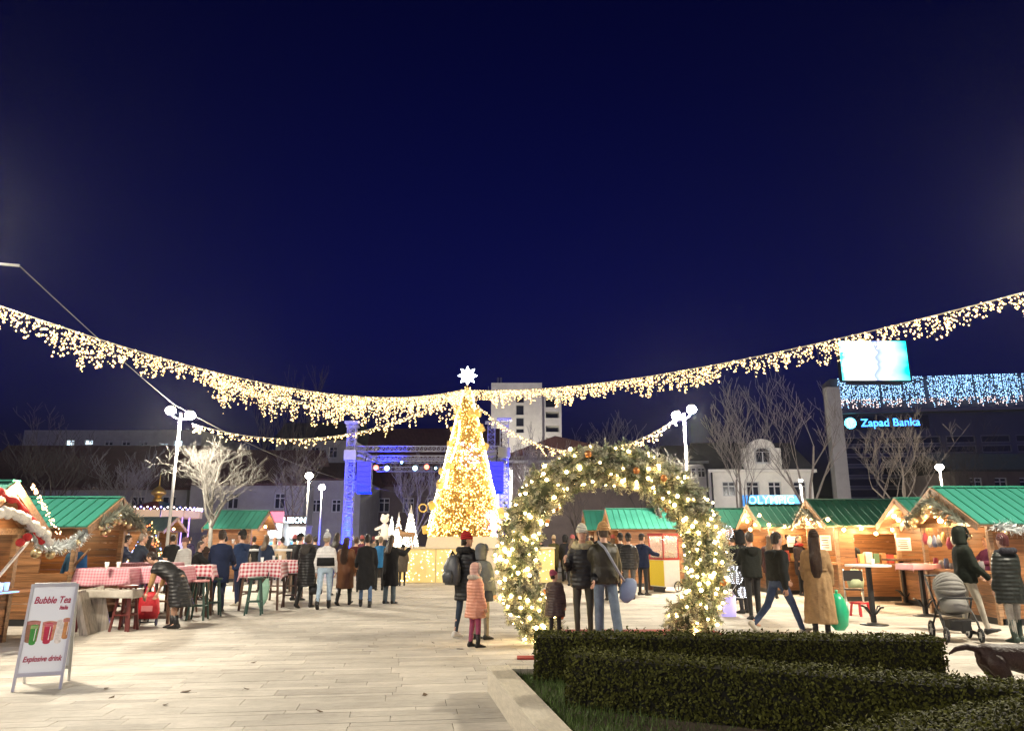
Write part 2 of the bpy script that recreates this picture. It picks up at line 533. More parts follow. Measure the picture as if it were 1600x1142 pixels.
TREES = [  # px, depth, height, material, levels, label
    (330, 27.0, 6.6, M_barkpale, 5, 'pale leafless tree lit white by the twin lamp on the left', dict(spread=0.5, up=0.02, fork=0.36, twigx=0.75, blen=0.2, kids=(3, 3), wob=.3)),
    (1035, 27.5, 5.9, M_barkpale, 5, 'pale leafless tree lit white beside the right twin lamp', dict(spread=0.5, up=0.02, fork=0.36, twigx=0.75, blen=0.22, kids=(3, 3), wob=.3)),
    (195, 50, 8.4, M_bark, 5, 'grey bare tree with forked trunk above the carousel', dict(spread=0.6, fork=0.2)),
    (70, 47, 8.6, M_barkdark, 5, 'dark bare tree behind the near left stalls', dict(spread=0.55)),
    (445, 72, 18.5, M_barkdark, 5, 'tall slender bare tree left of the stage above the garland', dict(spread=0.36, up=0.4, fork=0.2)),
    (452, 48, 7.6, M_barkdark, 5, 'dark broad bare tree behind the two small lamps', dict(spread=0.62, fork=0.35)),
    (648, 52, 7.4, M_bark, 5, 'small bare tree seen through the stage opening', dict(spread=0.45)),
    (838, 50, 8.0, M_bark, 5, 'bare tree between stage tower and wreath top', dict(spread=0.45)),
    (930, 66, 13.0, M_bark, 5, 'wide bare tree behind the top of the fir wreath', dict(spread=0.5, fork=0.2)),
    (1160, 45, 10.2, M_bark, 5, 'bare tree in front of the white gabled house left half', dict(spread=0.48, fork=0.25)),
    (1268, 43, 11.0, M_bark, 5, 'tall bare tree at the right corner of the white gabled house', dict(spread=0.5, fork=0.3)),
    (1415, 41, 8.0, M_bark, 5, 'stout bare tree in front of the bank building', dict(spread=0.6, fork=0.35)),
    (1535, 58, 10.5, M_barkdark, 4, 'dark bare tree at the far right before the bank', dict(spread=0.5)),
    (1010, 58, 9.5, M_barkdark, 4, 'dim bare tree behind the wreath left of the white house', dict(spread=0.5)),
    (905, 40, 5.0, M_barkdark, 4, 'low dark bare tree seen through the wreath', dict(spread=0.6)),
]
for i, (px, Y, h, m, lv, lb, kw) in enumerate(TREES):
    bare_tree(ground_at(px, Y), h, 0.008 * h + 0.03, 100 + i, m, lb, levels=lv, twig=0.00022 * Y * kw.pop('twigx', 1.0), **kw)

# ---- buildings with real window openings
M_glassdk = mat('glass_dark', (0.02, 0.022, 0.028), 0.2, spec=0.15)
M_glasslit = glow('glass_lit', (0.75, 0.9, 1.0), 2.2)
M_frame = mat('window_frame', (0.45, 0.45, 0.43), 0.5)
def facade(root, w, h, ops, m, depth=0.25, thick=6.0, lit=(), frame=True, x0=0.0, y0=0.0, name='wall', mull=True, fm=None):
    """front wall (faces -y) with window holes + solid sides and back"""
    xs = sorted({x0, x0 + w, *[o[0] for o in ops], *[o[1] for o in ops]})
    zs = sorted({0.0, h, *[o[2] for o in ops], *[o[3] for o in ops]})
    mb = MB()
    for i in range(len(xs) - 1):
        for j in range(len(zs) - 1):
            cx, cz = (xs[i] + xs[i + 1]) / 2, (zs[j] + zs[j + 1]) / 2
            if any(o[0] < cx < o[1] and o[2] < cz < o[3] for o in ops): continue
            mb.add([(xs[i], y0, zs[j]), (xs[i + 1], y0, zs[j]), (xs[i + 1], y0, zs[j + 1]), (xs[i], y0, zs[j + 1])], [(0, 1, 2, 3)])
    for a, b, c, d in ops:
        y1 = y0 + depth
        mb.add([(a, y0, c), (b, y0, c), (b, y1, c), (a, y1, c)], [(0, 3, 2, 1)])
        mb.add([(a, y0, d), (b, y0, d), (b, y1, d), (a, y1, d)], [(0, 1, 2, 3)])
        mb.add([(a, y0, c), (a, y1, c), (a, y1, d), (a, y0, d)], [(0, 3, 2, 1)])
        mb.add([(b, y0, c), (b, y1, c), (b, y1, d), (b, y0, d)], [(0, 1, 2, 3)])
    X0, X1, Y1 = x0, x0 + w, y0 + thick
    mb.add([(X0, y0, 0), (X0, Y1, 0), (X0, Y1, h), (X0, y0, h)], [(0, 3, 2, 1)])
    mb.add([(X1, y0, 0), (X1, Y1, 0), (X1, Y1, h), (X1, y0, h)], [(0, 1, 2, 3)])
    mb.add([(X0, Y1, 0), (X1, Y1, 0), (X1, Y1, h), (X0, Y1, h)], [(0, 3, 2, 1)])
    mb.add([(X0, y0, h), (X1, y0, h), (X1, Y1, h), (X0, Y1, h)], [(0, 1, 2, 3)])
    wall = mb.build(name, m, root, fix=False)
    for k, (a, b, c, d) in enumerate(ops):
        f = MB(); t = 0.08; y = y0 + depth - 0.06
        for q in ((a, c, a + t, d), (b - t, c, b, d)):
            f.box(((q[0] + q[2]) / 2, y, (c + d) / 2), (t, 0.08, d - c))
        f.box(((a + b) / 2, y, c + t / 2), (b - a - 2 * t, 0.08, t)); f.box(((a + b) / 2, y, d - t / 2), (b - a - 2 * t, 0.08, t))
        if mull:
            f.box(((a + b) / 2, y + .005, (c + d) / 2), (t, 0.06, d - c - 2 * t))
            zt = c + (d - c) * 0.68
            f.box(((a + b) / 2, y + .012, zt), (b - a - 2 * t, 0.05, t))
        wf = f.build('window', fm or M_frame, root)
        MB().box(((a + b) / 2, y0 + depth + 0.0, (c + d) / 2), (b - a - .01, 0.02, d - c - .01)).build('pane', M_glasslit if k in lit else M_glassdk, wf)
    return wall
def gable_roof(root, x0, x1, y0, y1, ze, zr, m, over=0.4, name='roof'):
    ym = (y0 + y1) / 2
    t = 0.18
    return MB().prism([(y0 - over, ze - 0.1), (ym, zr), (y1 + over, ze - 0.1), (y1 + over, ze - 0.1 + t), (ym, zr + t), (y0 - over, ze - 0.1 + t)], 0, x0 - over, x1 + over).build(name, m, root)

M_plaster = mat('plaster_white', (0.66, 0.63, 0.56), 0.85, var=0.14, scale=1.2, bump=0.1)
M_plastgr = mat('plaster_grey', (0.32, 0.31, 0.285), 0.85, var=0.18, scale=1.0)
M_plastbr = mat('plaster_brown', (0.13, 0.10, 0.085), 0.9, var=0.25, scale=0.8)
M_tile = mat('roof_tiles', (0.085, 0.035, 0.028), 0.8, var=0.3, scale=2.5, bump=0.7, bscale=2.2, bands='X')
M_slate = mat('roof_slate', (0.04, 0.04, 0.045), 0.8, var=0.3, scale=2.0)
M_conc = mat('concrete', (0.42, 0.40, 0.37), 0.85, var=0.15, scale=1.0, bump=0.2)

def hz(px_y, Y):  # height of a pixel row at depth Y
    return P(800, px_y, Y).z

# white house with curved gable
Y = 56
b1 = empty('gabled_house', ground_at(1117, Y), 0, 'pale plaster house with a curved attic gable behind the right stalls', 'house')
W = ground_at(1278, Y).x - ground_at(1117, Y).x
he = hz(737, Y)
zw0, zw1 = hz(775, Y), hz(752, Y)
ops = []
for px in (1139, 1177, 1212, 1252):
    c = ground_at(px + 6, Y).x - ground_at(1117, Y).x
    ops.append((c - 0.5, c + 0.5, zw0, zw1))
    ops.append((c - 0.5, c + 0.5, 0.9, 2.6))
facade(b1, W, he, ops, M_plaster, thick=9)
MB().box((W / 2, -0.12, he + 0.05), (W + 0.5, 0.5, 0.22)).build('cornice', M_plaster, b1)
gable_roof(b1, 0, W, 0.2, 9, he + 0.1, he + 2.6, M_slate, 0.3)
gx0 = ground_at(1171, Y).x - ground_at(1117, Y).x; gx1 = ground_at(1231, Y).x - ground_at(1117, Y).x
gm = (gx0 + gx1) / 2; gh = hz(700, Y); gt = hz(686, Y)
prof = [(gx0, he + .17), (gx1, he + .17), (gx1, gh)]
for k in range(9):
    a = math.pi * k / 8
    prof.append((gm + math.cos(a) * 1.0, gh + math.sin(a) * (gt - gh) + 0.02))
prof.append((gx0, gh))
att = MB().prism(prof, 1, -0.05, 0.6).build('attic_gable', M_plaster, b1)
aw = MB().box((gm, -0.07, (he + gh) / 2 + 0.3), (1.2, 0.05, 1.2)).build('window', M_frame, b1)
for s in (-1, 1):
    MB().box((gm + s * 0.27, -0.1, (he + gh) / 2 + 0.2), (0.44, 0.03, 0.75)).build('pane', M_glassdk, aw)
MB().prism([(gm + math.cos(math.pi * k / 8) * 0.5, (he + gh) / 2 + 0.62 + math.sin(math.pi * k / 8) * 0.25) for k in range(9)], 1, -0.115, -0.085).build('pane', M_glassdk, aw)
dp = MB()
for q in (0.15, 0.5): dp.tube([(q - 0.5, -0.2, 0.0), (q - 0.5, -0.2, he)], 0.07, 6)
dp.build('drainpipe', M_dark, b1)
# lower grey neighbour on its left
b2 = empty('row_house', ground_at(1060, 57), 0, 'low grey plaster house left of the gabled house', 'house')
W2 = ground_at(1116, 57).x - ground_at(1060, 57).x - 0.4
z0, z1 = hz(746, 57), hz(730, 57)
facade(b2, W2, hz(725, 57), [(0.9, 1.7, z0, z1), (1.75, 2.4, z0, z1), (1.2, 2.0, hz(785, 57), hz(760, 57))], M_plastgr, thick=8)
gable_roof(b2, 0, W2, 0, 8, hz(722, 57), hz(690, 57), M_slate, 0.25)
# town cafe with dark gabled roof, lettering on its front
Y = 60
b3 = empty('cafe_building', ground_at(800, Y), 0, 'dark brown cafe building with a low gable behind the wreath', 'building')
W3 = ground_at(1030, Y).x - ground_at(800, Y).x
facade(b3, W3, hz(712, Y), [(1 + i * 2.0, 2.3 + i * 2.0, hz(760, Y), hz(735, Y)) for i in range(5)], M_plastbr, thick=10, mull=False)
za, zb = hz(712, Y), hz(682, Y)
MB().prism([(-0.6, za), (W3 * 0.9, za), (W3 * 0.30, zb)], 1, -0.5, 10).build('roof', M_tile, b3)
MB().box((W3 * 0.46, -0.42, hz(722, Y)), (W3 + 0.8, 0.3, 0.22)).build('eaves_board', M_plastgr, b3)
M_sgn = glow('sign_dim', (0.55, 0.42, 0.33), 0.10)
lx = ground_at(866, Y).x - ground_at(800, Y).x
text('lettering', 'GRADSKA', 0.75, M_sgn, b3, (lx + 0.3, -0.56, hz(711, Y)), (math.pi / 2, 0, 0), spacing=1.35)
# white apartment tower
Y = 95
b4 = empty('apartment_tower', ground_at(766, Y), 0, 'white concrete apartment tower behind the christmas tree top', 'building')
W4 = ground_at(849, Y).x - ground_at(766, Y).x
ht = hz(598, Y)
wx = ground_at(813, Y).x - ground_at(766, Y).x
ops = []
for a, b in ((632, 648), (652, 666), (669, 676), (618, 629)):
    ops.append((wx - 0.55, wx + 0.55, hz(b, Y), hz(a, Y)))
facade(b4, W4, ht, ops, M_plaster, depth=0.4, thick=14, mull=False)
W4b = ground_at(881, Y).x - ground_at(849, Y).x
ops = []
for a, b in ((618, 634), (641, 651), (663, 673), (682, 694)):
    ops.append((0.3 + W4 + 0.2, W4 + W4b - 0.3, hz(b, Y), hz(a, Y)))
facade(b4, W4b, hz(606, Y), ops, M_plaster, depth=1.4, thick=12, mull=False, x0=W4 + 0.02, y0=1.0, name='balcony_wing')
an = MB()
for px in (776, 781, 760):
    q = ground_at(px, Y).x - ground_at(766, Y).x
    an.tube([(q, 4, ht), (q, 4, hz(580 if px > 770 else 594, Y))], 0.16 if px > 770 else 0.06, 6)
an.build('antenna', M_plastgr, b4)
# long low block on the far left
Y = 85
b5 = empty('long_block', ground_at(12, Y), 0, 'long grey flat-roofed block on the far left with a few lit windows', 'building')
W5 = ground_at(300, Y).x - ground_at(12, Y).x
ops = []
lit = []
for k, (px, a, b) in enumerate(((88, 687, 696), (118, 687, 695), (150, 688, 696), (178, 688, 696), (206, 688, 696), (240, 692, 695), (262, 688, 702))):
    c = ground_at(px, Y).x - ground_at(12, Y).x
    hw = 0.5
    ops.append((c - hw, c + hw, hz(b, Y), hz(a, Y)))
    if px in (88, 118, 240, 262): lit.append(k)
facade(b5, W5, hz(672, Y), ops, M_plastgr, thick=12, lit=lit)
# dark red-roofed house in front of it
Y = 62
b6 = empty('tile_roofed_house', ground_at(-60, Y), 0, 'wide dark house with a big brown tiled roof behind the left stalls', 'house')
W6 = ground_at(285, Y).x - ground_at(-60, Y).x
facade(b6, W6, hz(765, Y), [(3 + 2.6 * i, 4.2 + 2.6 * i, 1.2, hz(775, Y)) for i in range(6)], M_plastgr, thick=9)
gable_roof(b6, 0, W6, 0, 9, hz(764, Y), hz(698, 66), M_tile, 0.5)
# grey town houses between the small lamps and the stage
Y = 60
b7 = empty('town_house', ground_at(290, Y), 0, 'grey two-storey town house behind the small lamps left of the stage', 'house')
W7 = ground_at(470, Y).x - ground_at(290, Y).x
ops = []
for px in (320, 358, 432, 463):
    c = ground_at(px, Y).x - ground_at(290, Y).x
    if c + 0.5 < W7: ops.append((c - 0.45, c + 0.45, hz(795, Y), hz(770, Y)))
facade(b7, W7, hz(758, Y), ops, M_plastgr, thick=9)
gable_roof(b7, 0, W7, 0, 9, hz(757, Y), hz(705, 64), M_tile, 0.4)
Y = 63
b8 = empty('town_house', ground_at(472, Y), 0, 'narrow grey town house right behind the left stage tower', 'house')
W8 = ground_at(560, Y).x - ground_at(472, Y).x
c = ground_at(522, Y).x - ground_at(472, Y).x
facade(b8, W8, hz(750, Y), [(c - 0.4, c + 0.4, hz(800, Y), hz(780, Y)), (0.5, 1.4, hz(800, Y), hz(780, Y))], M_plastgr, thick=9)
gable_roof(b8, 0, W8, 0, 9, hz(749, Y), hz(725, 67), M_tile, 0.3)
Y = 88
b9 = empty('white_house', ground_at(420, Y), 0, 'pale gable-ended house rising behind the left stage tower', 'house')
W9 = ground_at(547, Y).x - ground_at(420, Y).x
facade(b9, W9, hz(688, Y), [(2 + i * 2.2, 3 + i * 2.2, hz(715, Y), hz(698, Y)) for i in range(4)], M_plastgr, thick=9)
gable_roof(b9, 0, W9, 0, 9, hz(687, Y), hz(662, 92), M_slate, 0.3)
Y = 74
b10 = empty('dark_house', ground_at(565, Y), 0, 'dark brown house seen through the stage opening', 'house')
W10 = ground_at(775, Y).x - ground_at(565, Y).x
facade(b10, W10, hz(760, Y), [(1.5 + i * 2.4, 2.6 + i * 2.4, hz(800, Y), hz(778, Y)) for i in range(5)], M_plastbr, thick=10)
gable_roof(b10, 0, W10, 0, 10, hz(759, Y), hz(672, 79), M_tile, 0.5)
# bank with light curtain
Y = 72
b11 = empty('bank_building', ground_at(1322, Y), R(-8), 'dark glass bank building with blue light curtain and bank sign', 'building')
W11 = 36.0
hb = hz(592, Y)
M_bank = mat('bank_wall', (0.05, 0.052, 0.06), 0.35, var=0.2, scale=0.5)
zr = [hz(v, Y) for v in (780, 762, 745, 728, 712, 697, 682)]
ops = []
for j in range(len(zr) - 1):
    for i in range(11):
        ops.append((0.8 + i * 3.1, 3.4 + i * 3.1, zr[j] + 0.12, zr[j + 1] - 0.12))
facade(b11, W11, hb, ops, M_bank, depth=0.15, thick=3, mull=False, lit=(25, 36, 37), fm=M_gun)
M_balc = glow('curtain_blue', (0.34, 0.62, 1.0), 3.2)
M_balw = glow('curtain_warm', (1.0, 0.75, 0.7), 2.5)
zc0, zc1 = hz(642, Y), hz(594, Y)
cb = MB(); cw = MB(); cwire = MB()
r5 = random.Random(5)
x = 0.6
while x < W11 - 1:
    if (x % 4.3) > 0.22:
        L = r5.uniform(0.72, 1.0)
        zb_ = zc1 - (zc1 - zc0) * L
        cwire.tube([(x, -0.5, zc1), (x, -0.5, zb_)], 0.008, 3)
        z = zc1
        while z > zb_:
            if r5.random() < 0.8:
                (cw if (z < zc0 + 1.0 and r5.random() < .55) else cb).octa((x + r5.uniform(-.05, .05), -0.5, z), r5.uniform(0.035, 0.07))
            z -= r5.uniform(0.10, 0.2)
    x += r5.uniform(0.12, 0.2)
lc = cb.build('light_curtain', M_balc, b11, fix=False); tag(lc, kind='stuff')
tag(cw.build('light_curtain', M_balw, b11, fix=False), kind='stuff')
tag(cwire.build('curtain_wires', M_wire, b11, fix=False), kind='stuff')
MB().box((W11 / 2, -0.4, hz(646, Y)), (W11, 0.8, 0.25)).build('ledge', M_gun, b11)
M_bsign = glow('bank_sign_blue', (0.05, 0.3, 1.0), 5)
M_bsignc = glow('bank_sign_cyan', (0.15, 0.75, 1.0), 5)
sb = MB().box((4.6, -0.1, hz(662, Y)), (8.2, 0.12, 1.3)).build('sign_board', M_dark, b11)
text('lettering', 'Zapad Banka', 1.05, M_bsign, b11, (5.15, -0.2, hz(662.5, Y)), (math.pi / 2, 0, 0), bold=0.012)
lg = MB()
for k in range(12):
    a = k * math.pi / 6
    lg.box((1.45 + math.cos(a) * 0.38, -0.2, hz(662, Y) + math.sin(a) * 0.38), (0.3, 0.05, 0.3), Matrix.Rotation(-a, 3, 'Y'))
lg.ball((1.45, -0.2, hz(662, Y)), 0.3, 10, 6, (1, 0.2, 1))
lg.build('logo', M_bsignc, b11)
# big screen on its roof
m = bpy.data.materials.new('screen_picture'); n, l, b = nodes_of(m)
tc = n.new('ShaderNodeTexCoord'); nz = n.new('ShaderNodeTexNoise'); nz.inputs['Scale'].default_value = 2.3; nz.inputs['Detail'].default_value = 2
l.new(tc.outputs['Generated'], nz.inputs['Vector'])
sp = n.new('ShaderNodeSeparateXYZ'); l.new(tc.outputs['Generated'], sp.inputs[0])
ra = n.new('ShaderNodeValToRGB'); e = ra.color_ramp.elements
e[0].position = 0.0; e[0].color = (0.05, 0.7, 0.75, 1)
e[1].position = 0.1; e[1].color = (0.95, 1, 1, 1)
for pos, c in ((0.46, (1, 1, 1, 1)), (0.52, (0.15, 0.2, 0.6, 1)), (0.6, (0.35, 0.4, 0.75, 1)), (0.66, (0.9, 1, 1, 1)), (0.78, (0.35, 0.95, 0.95, 1)), (1.0, (0.0, 0.55, 0.6, 1))):
    q = ra.color_ramp.elements.new(pos); q.color = c
ad = n.new('ShaderNodeMath'); ad.operation = 'MULTIPLY_ADD'; ad.inputs[1].default_value = 0.35; ad.inputs[2].default_value = -0.17
l.new(nz.outputs[0], ad.inputs[0]); a2 = n.new('ShaderNodeMath'); a2.operation = 'ADD'
l.new(ad.outputs[0], a2.inputs[0]); l.new(sp.outputs[0], a2.inputs[1]); l.new(a2.outputs[0], ra.inputs[0])
b.inputs['Base Color'].default_value = (0.02, 0.02, 0.02, 1)
l.new(ra.outputs[0], b.inputs['Emission Color']); b.inputs['Emission Strength'].default_value = 3.0
M_screen = m
Y = 70
pA, pB = P(1317, 594, Y), P(1415, 533, Y)
scr = empty('led_screen', (pA.x, Y, pA.z), 0, 'bright cyan and white advertising screen on the bank roof', 'screen')
sw, sh = pB.x - pA.x, pB.z - pA.z
MB().box((sw / 2, 0.25, sh / 2), (sw + 0.3, 0.4, sh + 0.3)).build('casing', M_dark, scr)
MB().box((sw / 2, 0.03, sh / 2), (sw, 0.02, sh)).build('display', M_screen, scr)
st_ = MB()
for q in (0.3, 0.5, 0.7): st_.box((sw * q, 2.3, -0.1 - 1.4), (0.2, 0.2, 3.4)); st_.bar((sw * q, 0.5, sh * 0.5), (sw * q, 2.3, -1.0), 0.12)
st_.bar((0.5, 0.55, -0.25), (sw - 0.5, 0.55, -0.25), 0.2); st_.bar((sw * .3, .55, -.25), (sw * .3, 2.3, -.4), .15); st_.bar((sw * .7, .55, -.25), (sw * .7, 2.3, -.4), .15)
st_.build('support', M_gun, scr)
# concrete pylon
Y = 58
pt = P(1307, 606, Y)
pb = ground_at(1323, Y)
pyl = empty('concrete_pylon', pb, 0, 'tall concrete pylon left of the bank', 'pylon')
MB().box((0, 0, pt.z / 2), (1.05, 0.7, pt.z)).build('shaft', M_conc, pyl)
MB().box((0, 0, 0.3), (1.8, 1.3, 0.6)).build('footing', M_conc, pyl)
# low terrace house on the right behind stalls
Y = 62
b12 = empty('terrace_house', ground_at(1505, Y), 0, 'dim low house with arched windows behind the big right stall', 'house')
facade(b12, 16, hz(735, Y), [(1.2 + i * 2.1, 2.3 + i * 2.1, hz(765, Y), hz(746, Y)) for i in range(6)], M_plastbr, thick=8)
gable_roof(b12, 0, 16, 0, 8, hz(735, Y), hz(712, 66), M_slate, 0.3)
# blue shop sign
Y = 50
shs = empty('shop_sign', P(1206, 790, Y), 0, 'glowing blue shop sign above the dark green stall roofs', 'sign')
MB().box((0, 0.12, 0.35), (3.8, 0.15, 0.72)).build('sign_board', mat('sign_blue_board', (0.02, 0.1, 0.3), 0.5, emit=(0.05, 0.35, 0.9), estr=0.6), shs)
text('lettering', 'OLYMPIC', 0.72, glow('sign_blue', (0.1, 0.6, 1.0), 6), shs, (0, 0.03, 0.36), (math.pi / 2, 0, 0), bold=0.015, spacing=1.05)
MB().box((-1.5, 0.14, -1.6), (0.1, 0.1, 3.2)).box((1.5, 0.14, -1.6), (0.1, 0.1, 3.2)).build('bracket', M_dark, shs)

# ================================================================== lamp posts
def lamp_post(pos, h, heads, watts, col, label, head_r=0.16, lean=(0, 0), pr=0.055, arm=None, group='plaza lamp posts', extra=None):
    root = empty('lamp_post', pos, 0, label, 'street lamp', group)
    pl = MB(); tx, ty = lean
    pl.lathe([(0.14, 0), (0.14, 0.06), (pr * 1.6, 0.1), (pr * 1.4, 0.9), (pr, 1.0)], 12)
    pl.tube([(0, 0, 0.9), (tx, ty, h)], [pr, pr * 0.7], 10)
    pl.build('pole', M_pole, root, True)
    for hx, hy, hzz in heads:
        c = Vector((tx + hx, ty + hy, h + hzz))
        ar = MB().tube([(tx, ty, h - 0.25), (tx + hx * 0.7, ty + hy * 0.7, h - 0.18 + hzz * 0.5), c + Vector((0, 0, 0.05))], 0.025, 6)
        ao = ar.build('arm', M_pole, root, True)
        hd = MB().lathe([(0.02, head_r * .8), (head_r * 0.45, head_r * .7), (head_r * 0.72, head_r * .42), (head_r * 0.7, head_r * .36)], 14, c, True).build('lamp_head', M_gun, root, True)
        MB().ball(c - Vector((0, 0, head_r * .35)), head_r, 14, 8, (1, 1, 0.85)).build('lamp_glass', M_led if watts > 300 else M_led2, hd, True)
        light('lamp_light', root, c + Vector((0, 0, -head_r * 1.25 - 0.1)), watts, col, head_r)
    if extra: extra(root)
    return root
M_led2 = glow('led_small', (1.0, 0.88, 0.62), 45)
LCOL = (1.0, 0.90, 0.72)
LW = 1750 * LAMP_W
# near pair, just outside the frame on both sides
NEARH = 7.0
def bracket_left(root):
    e1 = P(30, 415, 11.0) - root.location
    MB().tube([(0, 0, e1.z + 0.35), (e1.x * 0.5, e1.y, e1.z + 0.05), e1], 0.022, 6).build('cable_bracket', M_pole, root, True)
pL = P(-70, 325, 11.0); pR = P(1730, 320, 11.0)
lampL = lamp_post((pL.x, 11.0, 0), pL.z - 0.1, [(0.35, -0.1, 0.1), (-0.35, -0.1, 0.1)], LW * 0.95, LCOL, 'tall lamp post just beyond the left edge of the view', extra=bracket_left)
lampR = lamp_post((pR.x, 11.0, 0), pR.z - 0.1, [(-0.35, -0.1, 0.1), (0.35, -0.1, 0.1)], LW * 1.3, LCOL, 'tall lamp post just beyond the right edge of the view')
# pair behind the camera, same row
lamp_post((-9.2, 3.2, 0), 6.7, [(0.35, 0.1, 0.1), (-0.35, 0.1, 0.1)], LW * 0.26, (0.95, .97, 1.0), 'lamp post left of the camera beside the plaza')
lamp_post((-8.6, -5.5, 0), 6.7, [(0.35, 0.1, 0.1), (-0.35, 0.1, 0.1)], LW * 0.6, (1, .84, .58), 'lamp post behind the camera on the left of the plaza')
lamp_post((8.6, -2.5, 0), 6.7, [(0.35, 0.1, 0.1), (-0.35, 0.1, 0.1)], LW * 0.22, (1, .84, .58), 'lamp post behind the camera on the right of the plaza')
q = P(285, 645, 25); lamp_post((q.x - 0.05, 25, 0), q.z, [(-0.36, 0, 0.14), (0.33, 0, -0.02)], LW * 1.45, LCOL, 'white twin-headed lamp post on the left before the pale tree', 0.17)
q = P(1064, 645, 25); lamp_post((q.x + 0.1, 25, 0), q.z, [(-0.26, 0, -0.04), (0.27, 0, 0.18)], LW * 1.2, LCOL, 'white twin-headed lamp post on the right behind the wreath', 0.17)
q = P(483, 744, 39); lamp_post((q.x, 39, 0), q.z, [(0, 0, 0.1)], 900, (1, .9, .68), 'small single lamp post left of the stage, the nearer of two', 0.2)
q = P(503, 762, 45); lamp_post((q.x, 45, 0), q.z, [(0, 0, 0.1)], 700, (1, .9, .68), 'small single lamp post left of the stage, the farther of two', 0.2)
q = P(1468, 731, 35); lamp_post((q.x, 35, 0), q.z, [(0, 0, 0.1)], 900, (1, .8, .5), 'warm single lamp post behind the big right stall', 0.18)
q = P(797, 756, 52); lamp_post((q.x, 52, 0), q.z, [(0, 0, 0.1)], 1800, (1, .95, .85), 'small white lamp post beside the right stage tower', 0.14)
q = P(1251, 752, 48); lamp_post((q.x, 48, 0), q.z, [(0, 0, 0.1)], 1800, (1, .95, .85), 'slim lamp post in front of the white gabled house', 0.12)

lamp_post((ground_at(800, 84).x, 84, 0), 9.0, [(0, -.2, 0.1)], 9000, (1, .93, .8), 'street lamp hidden behind the cafe roof before the white tower', 0.25)  # unseen lamp added only to brighten the apartment tower
# ================================================================== garlands of lights
def sag_pt(a, b, s, t):
    p = a.lerp(b, t); p.z -= 4 * s * t * (1 - t); return p
def garland(a, b, s, n, label, dmin, dmax, rb, seed, dens=5, group='light garlands over the plaza', t1=1.0):
    r_ = random.Random(seed)
    root = empty('light_garland', a, 0, label, 'light garland', group)
    wr = MB().tube([sag_pt(a, b, s, i / 40) - a for i in range(41)], 0.012, 5, False).build('wire', M_wirel, root, True, fix=False)
    st2 = MB(); bl = MB()
    i = 0
    while i < n:
        t = (i + r_.random()) / n
        p = sag_pt(a, b, s, t) - a
        clump = max(0.0, 0.55 + 0.42 * math.sin(t * 47 + seed) * math.sin(t * 19 + seed * 2))
        L = r_.uniform(dmin, dmax) * (0.35 + 1.1 * clump)
        off = Vector((r_.uniform(-.09, .09), r_.uniform(-.09, .09), 0))
        st2.tube([p, p + off * 0.6 - Vector((0, 0, L * 0.5)), p + off - Vector((0, 0, L))], 0.004, 3, False)
        k = max(2, int(dens * L / dmax * (0.6 + r_.random())))
        for j in range(k):
            f = r_.random()
            c = p + off * f - Vector((0, 0, L * f)) + Vector((r_.uniform(-.04, .04), r_.uniform(-.04, .04), 0))
            bl.octa(c, rb * r_.uniform(0.55, 1.25))
        i += 1
    tag(st2.build('strand', M_wire, root, fix=False), kind='stuff')
    tag(bl.build('bulb', M_bulbg, root, fix=False), kind='stuff')
TTOP = P(722, 609, 29.6)
garland(P(-45, 462, 11), TTOP, 0.85, 390, 'warm icicle garland from the left edge to the tree top', 0.2, 0.55, 0.0185, 3, 13)
garland(TTOP, P(1650, 444, 11), 0.55, 360, 'warm icicle garland from the tree top to the right edge', 0.2, 0.52, 0.0185, 4, 13)
l1 = P(300, 662, 25); l2 = P(1056, 655, 25)
garland(l1, TTOP, 1.15, 150, 'thin drooping garland from the left twin lamp to the tree', 0.08, 0.3, 0.028, 5, 4)
garland(TTOP, l2, 1.75, 150, 'thin drooping garland from the tree to the right twin lamp', 0.08, 0.28, 0.028, 6, 4)
garland(P(330, 588, 34), TTOP + Vector((0, .3, -.1)), 0.9, 230, 'far icicle garland reaching the tree top from behind the stage', 0.3, 1.1, 0.032, 8, 9)
# power cable on the left
c0 = P(30, 415, 11.0); c1 = P(272, 632, 25); c2 = P(545, 752, 36); c3 = P(690, 776, 44)
pts = [sag_pt(c0, c1, 0.05, i / 12) for i in range(13)] + [sag_pt(c1, c2, 0.25, i / 10) for i in range(1, 11)] + [sag_pt(c2, c3, 0.15, i / 8) for i in range(1, 9)]
M_cable = mat('cable_grey', (.16, .15, .14), .7)
cab = MB().tube([p - c0 for p in pts], 0.009, 6).build('power_cable', M_cable, None, True); cab.location = c0
tag(cab, 'pale power cable running from the left edge past the twin lamp to the stage', 'cable')

